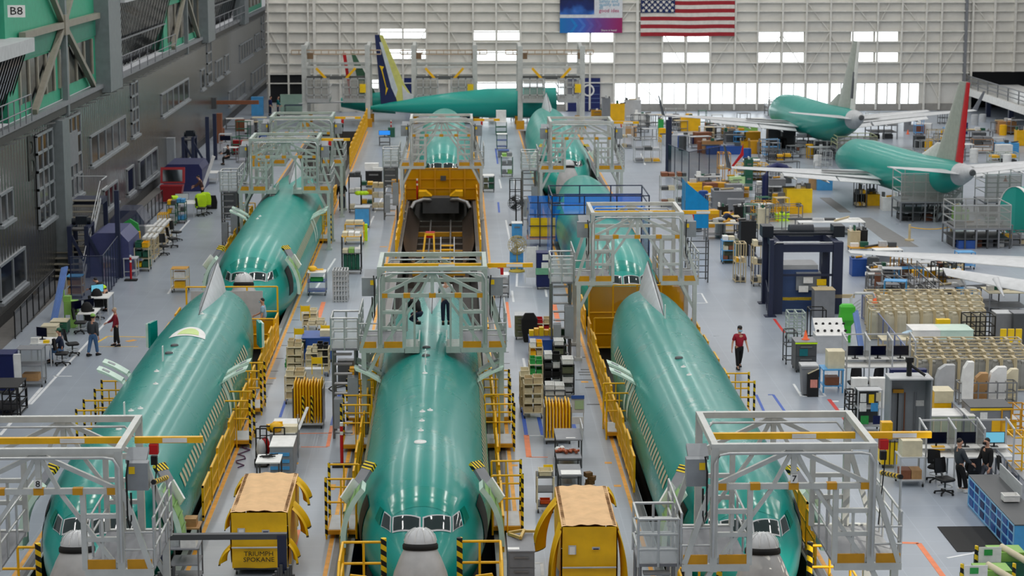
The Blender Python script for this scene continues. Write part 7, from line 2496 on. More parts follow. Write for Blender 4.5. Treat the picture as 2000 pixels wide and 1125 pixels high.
t = T('ladder_scaffold', 'dark ladder scaffold below the bright blue sheeted screen', 'scaffold', at(1362, 552))
for sx in (-1, 1):
 ubx('upright', t, DGR, sx * 0.5, 0, 0, 0.06, 0.06, 2.1)
 ubx('upright', t, DGR, sx * 0.5, 0.9, 0, 0.06, 0.06, 2.1)
for k in range(7):
 ubx('rung', t, DGR, 0, 0, 0.2 + k * 0.3, 1.0, 0.04, 0.04)
t = T('fuselage_cradle', 'empty steel fuselage cradle in the middle bay pit', 'cradle', (XM, 108.5, -1.9))
CRD = mat('cradle_steel', (0.40, 0.37, 0.34), 0.35, 0.6)
for s in (-1, 1):
 q = MB()
 q.grid(lambda u, v: Vector((s * (1.90 * math.sin(0.75 + 0.75 * v)), 2 + 17 * u, 2.35 - 2.0 * math.cos(0.75 + 0.75 * v) + 0.0)), 8, 10)
 q.build('side_shell', mat('shell_bronze', (0.50, 0.44, 0.40), 0.28, 0.8), t)
 q = MB()
 q.box(s * 1.45 - 0.15, s * 1.45 + 0.15, 0, 20, 0, 0.5)
 q.build('side_beam', CRD, t)
 q = MB()
 q.tube((s * 0.6, 1, 1.0), (s * 0.6, 18, 1.0), 0.05)
 q.build('inner_rail', STEEL, t)
for k in range(9):
 ubx('cross_member', t, YELD if k % 3 == 0 else CRD, 0, 1 + k * 2.3, 0.5, 2.8, 0.25, 0.25)
for k in range(8):
 ubx('step', t, YEL, 0.45, 1.5 + k * 0.55, 0.35 + 0.15 * k, 0.75, 0.3, 0.05)
for sx in (0.08, 0.82):
 q = MB()
 q.beam((sx, 1.2, 0.3), (sx, 6.0, 1.75), 0.05, 0.12)
 q.build('ladder_side', LGR, t)
q = MB()
q.beam((-0.95, 4.0, 0.5), (-0.75, 5.0, 2.1), 0.09)
q.beam((-0.25, 4.0, 0.5), (-0.30, 5.0, 2.1), 0.09)
q.beam((-0.8, 5.0, 2.1), (-0.25, 5.0, 2.1), 0.12)
q.build('yellow_stand', YEL, t)
q = MB()
q.cb((-0.5, 5.6, 2.0), (0.5, 0.5, 0.3))
q.build('drive_box', RED, t)
q = MB()
for s in (-1, 1):
 q.prism([(0.55 * s, 2.4), (1.35 * s, 2.4), (1.35 * s, 2.7), (0.9 * s, 2.7)], 18.6, 19.6)
q.build('end_horn', YEL, t)
q = MB()
q.box(-1.1, 1.1, 18.3, 19.4, 1.4, 2.35)
q.build('end_carriage', DGR, t)
for s in (-1, 1):
 q = MB()
 q.path([(s * 0.6, 18.4, 2.2), (s * 1.1, 17.8, 2.3), (s * 1.6, 17.2, 2.2), (s * 1.8, 16.8, 1.9)], 0.12, 8)
 q.build('curved_arm', STEEL, t)
ubx('black_carriage', t, BLK, -0.1, 1.0, 0.8, 1.5, 0.8, 0.35)
# ------------------------------------------------------------------ finished aircraft on the right, tails towards the hall
WNGM = mat('wing_grey', (0.80, 0.81, 0.82), 0.35)
WNGD = mat('wing_dark_panel', (0.30, 0.31, 0.32), 0.5)
def airfoil_slab(q, p0, c0, p1, c1, th0, th1, n=10):
 """lifting surface between two chord lines; p = leading edge point, c = chord vector"""
 rings = []
 for k in range(7):
  u = k / 6
  p, c, th = Vector(p0).lerp(Vector(p1), u), Vector(c0).lerp(Vector(c1), u), th0 + (th1 - th0) * u
  span = (Vector(p1) - Vector(p0))
  nrm = c.cross(span).normalized()
  ring = []
  for j in range(n):
   a = 2 * PI * j / n
   x = 0.5 - 0.5 * math.cos(a)
   ring.append(p + c * x + nrm * (math.sin(a) * th * (1 - x * 0.7)))
  rings.append(ring)
 q.loft(rings)
def jet(label, tail, rz, sc, fincol, wings=True, rud2=None, wing_tip=(0.30, 0.32, 0.36), front=24.0):
 """tail cone at the origin, nose along +y"""
 t = T('airplane', label, 'airplane', tail, rz, None, sc)
 zc = 3.4
 prof = [(0.6, 0.28, 5.0), (1.5, 0.62, 4.85), (3.0, 0.95, 4.6), (5.0, 1.30, 4.25), (7.5, 1.62, 3.85), (10.5, 1.86, 3.5), (13, 1.88, 3.4), (front, 1.88, 3.4), (front + 3.5, 1.75, 3.3), (front + 6, 1.2, 3.0), (front + 7.5, 0.4, 2.8)]
 def ring(y, r, z, n=28):
  return [Vector((r * math.sin(2 * PI * k / n), y, z + r * 1.05 * math.cos(2 * PI * k / n))) for k in range(n)]
 q = MB()
 q.loft([ring(*p) for p in prof[2:]])
 q.build('body', SKIN2, t)
 q = MB()
 q.loft([ring(*p) for p in prof[:3]])
 q.build('tail_cone', LGR, t)
 q = MB()
 q.lathe([(0.22, -0.05), (0.26, 0.0), (0.30, 0.3)], 16, Matrix.Translation((0, 0.45, 5.0)) @ Matrix.Rotation(-PI / 2, 4, 'X'), True)
 q.build('exhaust', DGR, t)
 for s in (-1, 1):
  q = MB()
  airfoil_slab(q, (0.7 * s, 5.0, 4.75), (0, -3.4, 0.0), (7.17 * s, 1.9, 5.55), (0, -1.4, 0), 0.20, 0.08)
  q.build('tailplane', WNGM, t)
 zf = 5.4
 for nm, m, y0, c0, y1, c1, z0, z1 in (('fin', fincol[0], 8.4, -4.3, 3.9, -1.4, zf, zf + 7.1), ('rudder', fincol[1], 4.08, -1.5, 2.48, -0.75, zf + 0.1, zf + 7.1)):
  q = MB()
  airfoil_slab(q, (0, y0, z0), (0, c0, 0), (0, y1, z1), (0, c1, 0), 0.24, 0.10)
  q.build(nm, m, t)
 q = MB()
 airfoil_slab(q, (0, 12.2, 5.1), (0, -5.0, 0), (0, 8.2, 6.8), (0, -1.6, 0), 0.2, 0.12)
 q.build('dorsal_fin', fincol[2], t)
 if rud2:
  q = MB()
  airfoil_slab(q, (0, 4.1, zf + 1.3), (0, -1.55, 0), (0, 3.5, zf + 4.0), (0, -1.2, 0), 0.27, 0.2)
  q.build('rudder_band', rud2, t)
 if wings:
  for s in (-1, 1):
   q = MB()
   airfoil_slab(q, (1.5 * s, 23.5, 2.5), (0, -7.0, 0), (6.0 * s, 20.6, 3.0), (0, -4.4, 0), 0.45, 0.3)
   airfoil_slab(q, (6.0 * s, 20.6, 3.0), (0, -4.4, 0), (17.2 * s, 14.8, 4.3), (0, -1.5, 0), 0.3, 0.1)
   w_ = q.build('wing', WNGM, t)
   q = MB()
   airfoil_slab(q, (17.2 * s, 14.8, 4.3), (0, -1.5, 0), (17.9 * s, 13.6, 6.4), (0, -0.6, 0), 0.08, 0.04)
   q.build('winglet', mat('winglet_blue', wing_tip, 0.4), w_)
   q = MB()
   airfoil_slab(q, (2.0 * s, 17.6, 2.62), (0, -1.6, -0.5), (6.2 * s, 16.6, 3.0), (0, -1.3, -0.4), 0.14, 0.1)
   q.build('inner_flap', WNGM, w_)
   q = MB()
   airfoil_slab(q, (6.4 * s, 16.4, 3.03), (0, -1.2, -0.4), (12.0 * s, 14.9, 3.7), (0, -0.9, -0.3), 0.1, 0.07)
   q.build('outer_flap', WNGM, w_)
   q = MB()
   q.add([(2.2 * s, 17.9, 2.92), (7.5 * s, 16.6, 3.42), (7.3 * s, 17.3, 3.5), (2.2 * s, 19.0, 3.02)], [(0, 1, 2, 3) if s > 0 else (3, 2, 1, 0)])
   q.build('spoiler_bay', WNGD, w_)
   for k in range(3):
    q = MB()
    xx = (3.8, 7.6, 11.0)[k]
    q.tube((xx * s, 19.0 - k * 1.6, 2.5 + k * 0.4), (xx * s, 15.2 - k * 0.9, 2.2 + k * 0.45), 0.26, 8, 0.04)
    q.build('flap_fairing', WNGM, w_)
 for s in (-1, 1):
  q = MB()
  q.tube((2.8 * s, 19.0, 1.3), (2.8 * s, 19.0, 2.6), 0.14, 8)
  g = q.build('landing_gear', STEEL, t)
  for d in (-0.28, 0.28):
   q = MB()
   q.tube((2.8 * s + d - 0.17, 19.0, 0.56), (2.8 * s + d + 0.17, 19.0, 0.56), 0.56, 16)
   q.build('wheel', RUB, g)
 return t
FW = mat('fin_white', (0.86, 0.86, 0.84), 0.4)
FG = mat('fin_grey_green', (0.64, 0.66, 0.62), 0.4)
FR = mat('fin_red', (0.75, 0.10, 0.14), 0.4)
FB = mat('fin_black', (0.20, 0.22, 0.25), 0.4)
FY = mat('fin_yellow_green', (0.80, 0.80, 0.45), 0.4)
FN = mat('fin_navy', (0.06, 0.14, 0.33), 0.4)
FGN = mat('fin_dark_green', (0.26, 0.42, 0.32), 0.4)
k = 0.70
def tail_at(px, py, z):
 p = at(px, py, z)
 return (p.x, p.y, 0)
jet('green airplane with a white and black tail fin before the bright windows', tail_at(1686, 231, 5.0 * k), 0.13, k, (FG, FW, FG), rud2=FB)
jet('green airplane with a red edged tail fin, tail nearest the middle of the hall', tail_at(1905, 339, 5.0 * 0.66), 0.18, 0.66, (FG, FR, FW))
t = T('airplane', 'green airplane section and grey wing reaching in from the right edge', 'airplane', tail_at(1980, 470, 0.0), -1.15)
q = MB()
q.loft([[Vector((1.30 * math.sin(2 * PI * j / 28), y, 1.55 + 1.38 * math.cos(2 * PI * j / 28))) for j in range(28)] for y in (0, 1.0, 8.0)])
q.build('body', SKIN2, t)
q = MB()
q.loft([[Vector((r * math.sin(2 * PI * j / 28), y, 1.55 + r * 1.06 * math.cos(2 * PI * j / 28))) for j in range(28)] for y, r in ((0.0, 1.31), (-0.06, 1.34), (0.2, 1.33))], True, False)
q.build('end_frame', WHT, t)
a, e = at(1658, 492, 1.9), at(2040, 520, 1.7)
o = Vector(t.location)
RI = Matrix.Rotation(1.15, 3, 'Z')
q = MB()
airfoil_slab(q, RI @ (a - o + Vector((0, 0.5, 0))), RI @ Vector((0, -0.9, 0)), RI @ (e - o + Vector((0, 2.4, 0))), RI @ Vector((0, -3.6, 0)), 0.05, 0.2)
w_ = q.build('wing', WNGM, t)
a, e = at(1840, 522, 1.75), at(2040, 552, 1.6)
q = MB()
airfoil_slab(q, RI @ (a - o), RI @ Vector((0, -0.9, -0.25)), RI @ (e - o), RI @ Vector((0, -1.5, -0.45)), 0.07, 0.11)
q.build('flap', WNGM, w_)
for x, row in ((1884, 560), (1958, 578)):
 q = MB()
 p = at(x, row - 12, 1.3) - o
 q.tube(RI @ (p + Vector((0, 1.2, 0.25))), RI @ (p + Vector((0, -0.3, -0.25))), 0.16, 8, 0.03)
 q.build('flap_fairing', WNGM, w_)
p = at(1040, 240)
t = T('airplane', 'green airplane lying crosswise before the back windows with a navy and yellow fin', 'airplane', (p.x - 1.5, 178.5, 0))
fx0, fxz = atY(745, 215, 178.5).x - t.location.x, atY(745, 205, 178.5).z
q = MB()
xs = [(fx0 - 1.0, 0.15), (fx0, 0.3), (fx0 + 3, 0.7), (fx0 + 6, 1.0), (fx0 + 9, 1.25), (3.5, 1.3)]
q.loft([[Vector((x, 1.3 * r / 1.3 * math.sin(2 * PI * j / 24), 1.75 - (1.3 - r) * 0.35 + r * math.cos(2 * PI * j / 24))) for j in range(24)] for x, r in xs])
q.build('body', SKIN2, t)
def fin_at(parent, pts, m, name, th=0.14, dy=0.0):
 Y = parent.location.y
 q = MB()
 v = [(atY(x, y, Y).x - parent.location.x, atY(x, y, Y).z - parent.location.z) for x, y in pts]
 q.prism(v, -th + dy, th + dy)
 return q.build(name, m, parent)
fin_at(t, [(741, 68), (748, 69), (790, 165), (806, 190), (806, 203), (777, 203)], FY, 'fin')
fin_at(t, [(732, 68), (742, 68), (778, 203), (744, 203)], FN, 'rudder', 0.11)
fin_at(t, [(741, 82), (746, 82), (777, 175), (773, 190), (764, 170)], mat('fin_pale_band', (0.78, 0.82, 0.84), 0.4), 'fin_band', 0.16)
fin_at(t, [(741, 128), (750, 130), (747, 136), (755, 170), (758, 172), (753, 186), (754, 172), (745, 137)], YEL2, 'rudder_emblem', 0.17)
fin_at(t, [(785, 165), (796, 180), (808, 186), (808, 203), (788, 203)], WNGM, 'dorsal_fin', 0.18)
t = T('airplane', 'airplane with a red and dark green fin behind the nearest tail gantry', 'airplane', (atY(700, 200, 181).x, 181, 0))
fin_at(t, [(685, 104), (693, 104), (740, 195), (700, 200)], FGN, 'fin')
fin_at(t, [(676, 104), (686, 104), (702, 170), (696, 200), (688, 190)], FW, 'fin_band', 0.16)
fin_at(t, [(669, 104), (677, 104), (697, 195), (684, 195)], FR, 'rudder', 0.13)
q = MB()
q.loft([[Vector((x, r * math.sin(2 * PI * j / 20), 1.6 + r * math.cos(2 * PI * j / 20))) for j in range(20)] for x, r in ((-1.5, 0.4), (0.5, 0.8), (3.2, 1.0))])
q.build('body', SKIN2, t)
q = MB()
airfoil_slab(q, (-1.2, -0.4, 1.7), (0.9, 0, 0), (-4.8, -5.5, 2.0), (0.5, 0, 0), 0.12, 0.05)
q.build('tailplane', WNGM, t)
# ------------------------------------------------------------------ work areas on the right
C_, S_, K_, B_, R_, X_ = cabinet, shelf_cart, rack, table, rack, carton
KN = dict(handles=False, n=0)
c = cabinet('long sky blue cubby bench with a dark top at the lower right edge', 1898, 1960, 1090, 1010, 5.2, SKYB, DGR, 0, name='cubby_bench', cat='bench', cas=False, h=0.95)
t = c['t']
t.location.x = at(1898, 1040).x + 1.0
bw = c['w'] / 2
for k in range(5):
 ubx('cubby_post', t, mat('cubby_pale', (0.55, 0.76, 0.90), 0.45), -bw - 0.015, -2.55 + k * 1.27, 0.05, 0.03, 0.06, 0.88)
for zz in (0.06, 0.36, 0.64, 0.88):
 ubx('cubby_edge', t, mat('cubby_pale', (0.55, 0.76, 0.90), 0.45), -bw - 0.015, 0, zz, 0.03, 5.1, 0.04)
for k in range(8):
 for zz in (0.10, 0.40, 0.68):
  ubx('cubby', t, BLUE if (k + int(zz * 10)) % 3 else DBLU, -bw - 0.008, -2.25 + k * 0.635, zz, 0.02, 0.42, 0.2)
ubx('edge_board', t, LGR, bw, 1.2, 0.95, 0.04, 2.4, 0.4)
tx, ty = t.location.x, t.location.y
tote('white tote with a yellow card on the long cubby bench', tx + bw - 0.4, ty - 0.3, 0.981, 0.45, 0.35, 0.18, WHT)
tote('white tote at the near end of the long cubby bench', tx + bw + 0.1, ty - 1.9, 0.981, 0.4, 0.35, 0.22, WHT)
simple('floor_mat', 'black rubber mat on the floor before the cubby bench', 'mat', RUB, lambda q: q.box(-0.75, 0.75, -1.2, 1.2, 0, 0.02), at(1901, 1053))
for k, (x, row) in enumerate(((1945, 1128), (1918, 1165))):
 t = T('hoist_unit', ('farther', 'nearer')[k] + ' green lifting unit with striped posts at the lower right corner', 'lifting unit', at(x, row))
 ubx('base', t, DGN, 0.2, 0.2, 0.0, 1.3, 0.9, 0.45)
 ubx('cover', t, LIME, 0.3, 0.3, 0.45, 0.9, 0.7, 0.25)
 for sx in (-0.6, 0.75):
  part('hup', 'striped_post', t, lambda q: q.tube((0, 0, 0), (0, 0, 0.95), 0.05, 8), HAZ, (sx, -0.2, 0.0))
 ubx('notice_board', t, WHT, -0.25, -0.25, 0.5, 0.6, 0.02, 0.42)
 ubx('green_notice', t, GRN, -0.3, -0.27, 0.7, 0.22, 0.01, 0.16)
 q = MB()
 q.tube((0.15, 0.2, 0.8), (0.75, -0.5, 0.55), 0.09, 10)
 q.build('cylinder', CREAM, t)
workstation('grey framed desk row beside the two talking people', 1806, 1978, 940, 832, 1.0, 3, LGR, (SCRN, SCRN, SCRB), lab='desk row beside the two talking men')
X_('yellow parts box on the desk row beside the two people', at(1834, 935).x, at(1834, 935).y + 0.3, 0.86, 0.4, 0.2, 0.12, YEL)
for x, row, a in ((1828, 940, 2.6), (1845, 965, 0.4), (1897, 958, PI), (1968, 958, PI / 2)):
 chair('black stool chair %s' % {1828: 'half under the desk row', 1845: 'nearest the open floor at the desk row', 1897: 'carrying a black backpack', 1968: 'at the right end of the desk row'}[x], x, row, a)
simple('backpack', 'black backpack on the stool between the two people', 'bag', BLKC, lambda q: (q.sphere((0, 0, 0.22), 0.24, 10, 1.0), q.cb((0, -0.2, 0.15), (0.3, 0.1, 0.25))), at(1897, 958) + Vector((0, 0, 0.55)))
c = S_('grey cart with a cream printer left of the desk row', 1756, 1806, 952, 893, 0.8, LGR, LGR, 2)
X_('cream office printer on the grey cart left of the desk row', c['X'], c['Y'], c['zs'][1], 0.62, 0.6, 0.5, CREAM, None, 'printer', 'printer')
for k in range(2):
 X_('brown carton under the cream printer', c['X'] - 0.17 + 0.34 * k, c['Y'], c['zs'][0], 0.32, 0.5, 0.28, (BRN, CARD)[k], 'cartons under the cream printer')
c = C_('yellow canister trolley with black straps left of the printer cart', 1721, 1752, 915, 862, 0.6, YEL2, DGR, cas=True, name='canister_trolley', cat='trolley', **KN)
for k in range(3):
 ubx('strap', c['t'], BLK, -0.15 + 0.15 * k, -0.32, 0.13, 0.025, 0.02, c['h'] - 0.1)
ubx('upper_case', c['t'], YEL, -0.05, 0.1, c['h'], 0.35, 0.3, 0.55)
X, Y, w_, h = fp(1736, 1816, 870, 742)
t = T('broom_cupboard', 'tall open grey cupboard with brooms hung inside', 'cupboard', (X, Y, 0))
ubx('back', t, BOXG, 0, 0.8, 0, w_, 0.04, h)
for s in (-1, 1):
 ubx('side', t, BOXG, s * w_ / 2, 0.4, 0, 0.05, 0.84, h)
ubx('roof', t, LGR, 0, 0.4, h, w_ + 0.08, 0.9, 0.05)
ubx('notice', t, WHT, 0.48, 0.77, h * 0.52, 0.28, 0.01, 0.2)
for x, m, lb, hd in ((-0.28, BLK, 'broom with a wide yellow head', YELD), (-0.05, BRN, 'red handled brush', WOOD), (0.3, MGR, 'grey handled mop', LGR)):
 o = simple('broom', lb + ' hung in the tall grey cupboard', 'broom', m, lambda q: (q.m(m).tube((0, 0, 0.3), (0, 0, 1.65), 0.022, 6), q.m(hd).cb((0, 0, 1.7 if hd is YELD else 0.28), (0.36 if hd is YELD else 0.16, 0.08, 0.12))), (X + x, Y + 0.7, 0))
simple('dust_bin', 'low grey dust box at the foot of the broom cupboard', 'bin', MGR, lambda q: (q.box(-0.3, 0.3, -0.2, 0.2, 0, 0.35), q.box(-0.32, 0.32, -0.22, 0.22, 0.33, 0.37)), (X + 0.1, Y - 0.25, 0))
c = C_('yellow and cream cabinet right of the broom cupboard', 1823, 1860, 830, 764, 0.8, YEL, CREAM, cas=False, **KN)
ubx('cream_top', c['t'], CREAM, 0, -0.405, c['h'] * 0.65, c['w'], 0.01, c['h'] * 0.33)
ubx('notice', c['t'], WHT, 0, -0.41, c['h'] * 0.2, 0.35, 0.01, 0.35)
c = S_('notice cart with pale blue shelf left of the broom cupboard', 1673, 1722, 845, 762, 0.6, LGR, LGR, 3, back=DGR)
for k, (x, z, m, w2) in enumerate(((-0.28, 0.72, WHT, 0.3), (0.05, 0.70, YEL2, 0.26), (0.33, 0.74, CREAM, 0.24), (-0.28, 0.5, WHT, 0.34), (0.18, 0.5, SKYB, 0.36), (-0.2, 0.2, GRN, 0.4), (0.28, 0.2, DBLU, 0.36))):
 ubx('notice', c['t'], m, x * c['w'], -0.31, c['h'] * z, w2 * c['w'] * 0.8, 0.01, c['h'] * 0.2)
for k in range(2):
 X_('white box on the black rack behind the notice cart', at(1680 + 36 * k, 800).x, at(1680, 800).y + 0.3, 0.001, 0.55, 0.3, 1.1, WHT, 'white boxes behind the notice cart')
K_('black tube rack left of the notice cart', 1657, 1673, 840, 770, 0.8, BLK, nx=1, nz=5, name='tube_rack', cas=True)
t = T('waste_bin', 'grey wheeled waste bin before the blue printer table', 'bin', at(1578, 770))
q = MB()
q.loft([[Vector((a * s * 0.29, b_ * s * 0.3, zz)) for a, b_ in ((-1, -1), (1, -1), (1, 1), (-1, 1))] for s, zz in ((0.8, 0.05), (1.0, 1.0), (1.1, 1.02), (1.1, 1.08), (0.9, 1.12))], smooth=False)
q.build('tub', MGR, t)
ubx('lid', t, LGR, 0, 0, 1.1, 0.64, 0.66, 0.05)
t = T('waste_bin', 'black waste bin with a slanted red and white lid beside the grey bin', 'bin', at(1586, 773))
ubx('tub', t, BLK, 0, 0, 0, 0.40, 0.4, 0.75)
q = MB()
q.prism([(-0.21, 0.75), (0.21, 0.75), (0.21, 1.02), (-0.21, 0.82)], -0.2, 0.2)
q.build('lid', BLK, t)
q = MB()
q.beam((-0.19, 0, 0.85), (0.2, 0, 1.04), 0.3, 0.02)
q.build('lid_label', CREAM, t)
ubx('label', t, mat('label_pink', (0.85, 0.55, 0.5), 0.6), 0.02, -0.205, 0.35, 0.26, 0.01, 0.3)
c = B_('sky blue printer table right of the waste bins', 1606, 1648, 768, 722, 0.9, SKYB, SKYB)
X_('stacked beige printer trays on the sky blue table', c['X'] + 0.12, c['Y'], c['h'], 0.62, 0.6, 0.65, CREAM, None, 'printer', 'printer')
X_('red brown carton under the sky blue table', c['X'], c['Y'], 0.25, 0.5, 0.5, 0.3, BRN)
c = C_('dark grey cabinet with a lime rim and an orange cone on top', 1553, 1594, 728, 668, 1.0, DGR, MGR, 2, drawer_m=DGR)
ubx('lime_rim', c['t'], HIVIS, 0, -0.52, c['h'] - 0.08, c['w'] + 0.05, 0.02, 0.06)
ubx('picture', c['t'], TEAL, -0.1, -0.53, c['h'] * 0.55, 0.32, 0.01, 0.28)
def cone_mesh(q):
 q.lathe([(0.16, 0.0), (0.16, 0.02), (0.10, 0.03), (0.02, 0.36), (0.001, 0.37)], 12)
for x, y, z, lb in ((c['X'] + 0.05, c['Y'], c['h'], 'orange cone on the lime rimmed cabinet'), (*at(1707, 638)[:2], 1.05, 'orange cone on the beige tube racks'), (*at(1773, 262)[:2], 0.002, 'orange cone under the white and black finned tail'), (*at(1962, 395)[:2], 1.3, 'orange cone beside the section at the right edge')):
 tag(part('cone', 'traffic_cone', None, cone_mesh, ORG, (x, y, z)), lb, 'cone')
K_('dark hooped trolley left of the lime rimmed cabinet', 1535, 1556, 712, 650, 0.8, DGR, nx=1, nz=3, name='hoop_trolley', cas=True)
c = C_('slanted white control panel desk behind the lime rimmed cabinet', 1594, 1655, 690, 655, 0.9, LGR, WHT, cas=False, name='control_desk', cat='control desk', **KN)
for k in range(2):
 q = MB()
 q.cb((0, 0.1 + 0.45 * k, c['h'] + 0.10 + 0.2 * k), (c['w'] * 0.95, 0.6, 0.04), 0, 0.6)
 pn = q.build('panel', WHT, c['t'])
 for j in range(5):
  part('knob', 'knob', pn, lambda q: q.sphere((0, 0, 0), 0.06, 8), BLK, (-0.5 + 0.28 * j, 0.02 + 0.45 * k, c['h'] + 0.10 + 0.2 * k))
workstation('grey framed desk row with three screens in the middle of the right side', 1652, 1786, 760, 660, 1.0, 3, LGR, (SCRN, SCRN, SCRN), lab='middle desk row')
chair('black chair under the left bay of the middle desk row', 1668, 772, PI)
chair('black chair under the middle bay of the middle desk row', 1706, 772, PI + 0.4)
c = C_('navy framed white board behind the broom cupboard', 1738, 1808, 790, 722, 0.3, DBLU, DBLU, cas=False, name='white_board', cat='board', **KN)
ubx('white_face', c['t'], WHT, 0, -0.16, 0.3, c['w'] * 0.85, 0.01, c['h'] - 0.4)
t = T('clamp_arm', 'black clamp arm standing on top of the broom cupboard', 'arm', (X, Y + 0.4, h + 0.05))
q = MB()
q.tube((0, 0, 0), (0, 0, 0.55), 0.09, 8)
q.tube((0, 0, 0.4), (0.5, -0.2, 0.05), 0.05, 6)
q.cb((0, 0, 0.55), (0.24, 0.2, 0.16))
q.build('arm', BLK, t)
c = C_('white topped pale green parts bin behind the desk row', 1800, 1903, 855, 812, 1.1, mat('bin_pale_green', (0.72, 0.76, 0.66), 0.5), WHT, 0, cas=False, name='parts_bin', cat='bin', handles=False)
for k in range(7):
 ubx('divider', c['t'], CREAM, -c['w'] / 2 + c['w'] * (k + 0.5) / 7, -0.56, 0.1, 0.04, 0.02, c['h'] - 0.2)
c = C_('white lidded yellow parts bin at the right edge behind the desk row', 1936, 1985, 850, 818, 1.3, YEL, WHT, 0, cas=False, name='parts_bin', cat='bin', handles=False)
K_('yellow tube rack at the right edge by the desk row', 1978, 2012, 920, 855, 1.0, YEL, nx=2, nz=3)
K_('yellow tube rack behind the white lidded yellow bin', 1955, 2010, 850, 800, 1.0, YELD, nx=3, nz=3)
a = [at(*p) for p in ((1858, 835), (1905, 885), (2010, 1010))]
fence('low grey mesh fence along the right side behind the desk row', a, 0.9, MGR, MESHB)
fence('low blue grey mesh fence beside the beige racks', [at(1683, 622), at(1770, 735)], 1.1, mat('fence_blue', (0.45, 0.50, 0.68), 0.4), MESHB)
c = C_('grey wire parts cage with a white notice at the right edge', 1893, 1975, 850, 795, 1.2, MGR, DGR, cas=False, name='parts_cage', cat='cage', **KN)
ubx('notice', c['t'], WHT, -0.25, -0.61, 0.55, 0.25, 0.01, 0.25)
ubx('yellow_edge', c['t'], YEL2, 0, -0.61, c['h'] - 0.12, c['w'], 0.02, 0.08)
BT = mat('rack_beige', (0.78, 0.72, 0.58), 0.5)
DUCT = mat('duct_cream', (0.84, 0.82, 0.74), 0.5)
DUCD = mat('duct_grey', (0.62, 0.62, 0.60), 0.45)
def duct_mesh(q):
 q.loft([[Vector((a * s, b_ * s, zz)) for a, b_ in ((-0.11, -0.09), (0.11, -0.09), (0.11, 0.09), (-0.11, 0.09))] for s, zz in ((0.8, 0.0), (1.0, 0.1), (1.0, 0.78), (0.75, 0.9))], smooth=False)
 q.lathe([(0.085, 0.88), (0.10, 0.93), (0.06, 0.97), (0.03, 0.95)], 10)
for fi, (xa, xb_, yb, dy, n, rows, m, lb) in enumerate(((1700, 1925, 664, 13, 9, 4, DUCT, 'far beige rack field'), (1790, 2010, 765, 13, 8, 4, DUCD, 'near beige rack field'))):
 for r in range(rows):
  row = yb - dy * r
  for j in range(n):
   x0 = xa + (xb_ - xa) * j / n - r * (5 if fi else 3)
   x1 = x0 + (xb_ - xa) / n * 0.9
   c = K_('beige tube rack holding upright ducts in the ' + lb, x0, x1, row, row - 62, 0.55, BT, nx=1, nz=2, name='duct_rack', h=1.25, group='duct racks of the ' + lb, r=0.025)
   for k in range(2):
    o = part('duct' + m.name, 'duct', None, duct_mesh, m, (c['X'] - c['w'] * 0.22 + c['w'] * 0.44 * k, c['Y'] + 0.03, 0.08), RT.uniform(-0.3, 0.3))
    o.scale = (1.25, 1.25, RT.uniform(1.0, 1.2))
    tag(o, 'pale upright duct standing in a rack of the ' + lb, 'duct', 'ducts of the ' + lb)
X_('yellow box hung before the far duct racks', *at(1840, 672)[:2], 0.001, 0.55, 0.3, 1.05, YEL2)
K_('black wire rack with white tubs in front of the far duct racks', 1886, 1942, 678, 618, 0.9, BLK, nx=3, nz=4, name='wire_rack')
C_('grey steel cabinet right of the far duct racks', 1944, 1976, 672, 612, 0.8, MGR, LGR, cas=False, **KN)
C_('darker grey steel cabinet at the right edge beyond the duct racks', 1978, 2010, 675, 612, 0.8, DGR, MGR, cas=False, **KN)
B_('cream workbench with long parts before the far duct racks', 1722, 1790, 694, 664, 1.0, CREAM, BEIGE)
simple('pale_blue_part', 'pale blue curved part lying on the cream workbench', 'part', mat('part_ice_blue', (0.68, 0.80, 0.88), 0.4), lambda q: q.grid(lambda u, v: Vector(((u - 0.5) * 0.9, (v - 0.5) * 0.35, 0.12 * math.sin(u * PI) + 0.05 * math.sin(v * PI))), 10, 4), at(1786, 690) + Vector((0, 0.4, 0.72)))
for x0, x1, m, lb in ((1782, 1836, WHT, 'white wrapped long crate'), (1836, 1900, PALEG, 'pale green wrapped long crate')):
 C_(lb + ' between the two duct rack fields', x0, x1, 690, 645, 1.3, m, m, cas=False, name='long_crate', cat='crate', **KN)
for k in range(3):
 simple('yellow_clamp', 'yellow clamp standing right of the pale green crate', 'clamp', YEL2, lambda q: (q.box(-0.12, 0.12, -0.05, 0.05, 0.55, 1.0), q.cyl(0, 0, 0, 0.6, 0.15, 10, 0.08)), at(1958 + 15 * k, 690), 0, 'yellow clamps by the right edge')
for x0, x1, yb, yt, m, lb in ((1826, 1862, 770, 712, LGR, 'grey curved panel above the yellow and cream cabinet'), (1876, 1898, 790, 706, WHT, 'white side panel with a blue edge'), (1900, 1926, 785, 728, CARD, 'tan shaped panel between white panels'), (1928, 1962, 785, 716, WHT, 'large white curved panel at the right'), (1960, 1985, 780, 720, CREAM, 'cream moulded panel at the right')):
 X1_, Y1_, w1, h1 = fp(x0, x1, yb, yt)
 simple('shaped_board', lb, 'panel', m, lambda q: (q.prism([(-w1 / 2, 0.15), (w1 / 2, 0.15), (w1 / 2, h1), (0, h1), (-w1 * 0.35, h1 * 0.85), (-w1 / 2, h1 * 0.55)], -0.15, 0.15), q.box(-w1 * 0.4, w1 * 0.4, -0.3, 0.3, 0, 0.16)), (X1_, Y1_, 0))
K_('steel tube barrier before the white curved panels', 1872, 1985, 790, 748, 0.5, STEEL, nx=6, nz=3, name='barrier')
X, Y, w_, h = fp(1508, 1642, 612, 472)
t = T('press_machine', 'large navy steel machine frame in the middle of the right side', 'machine frame', (X, Y, 0))
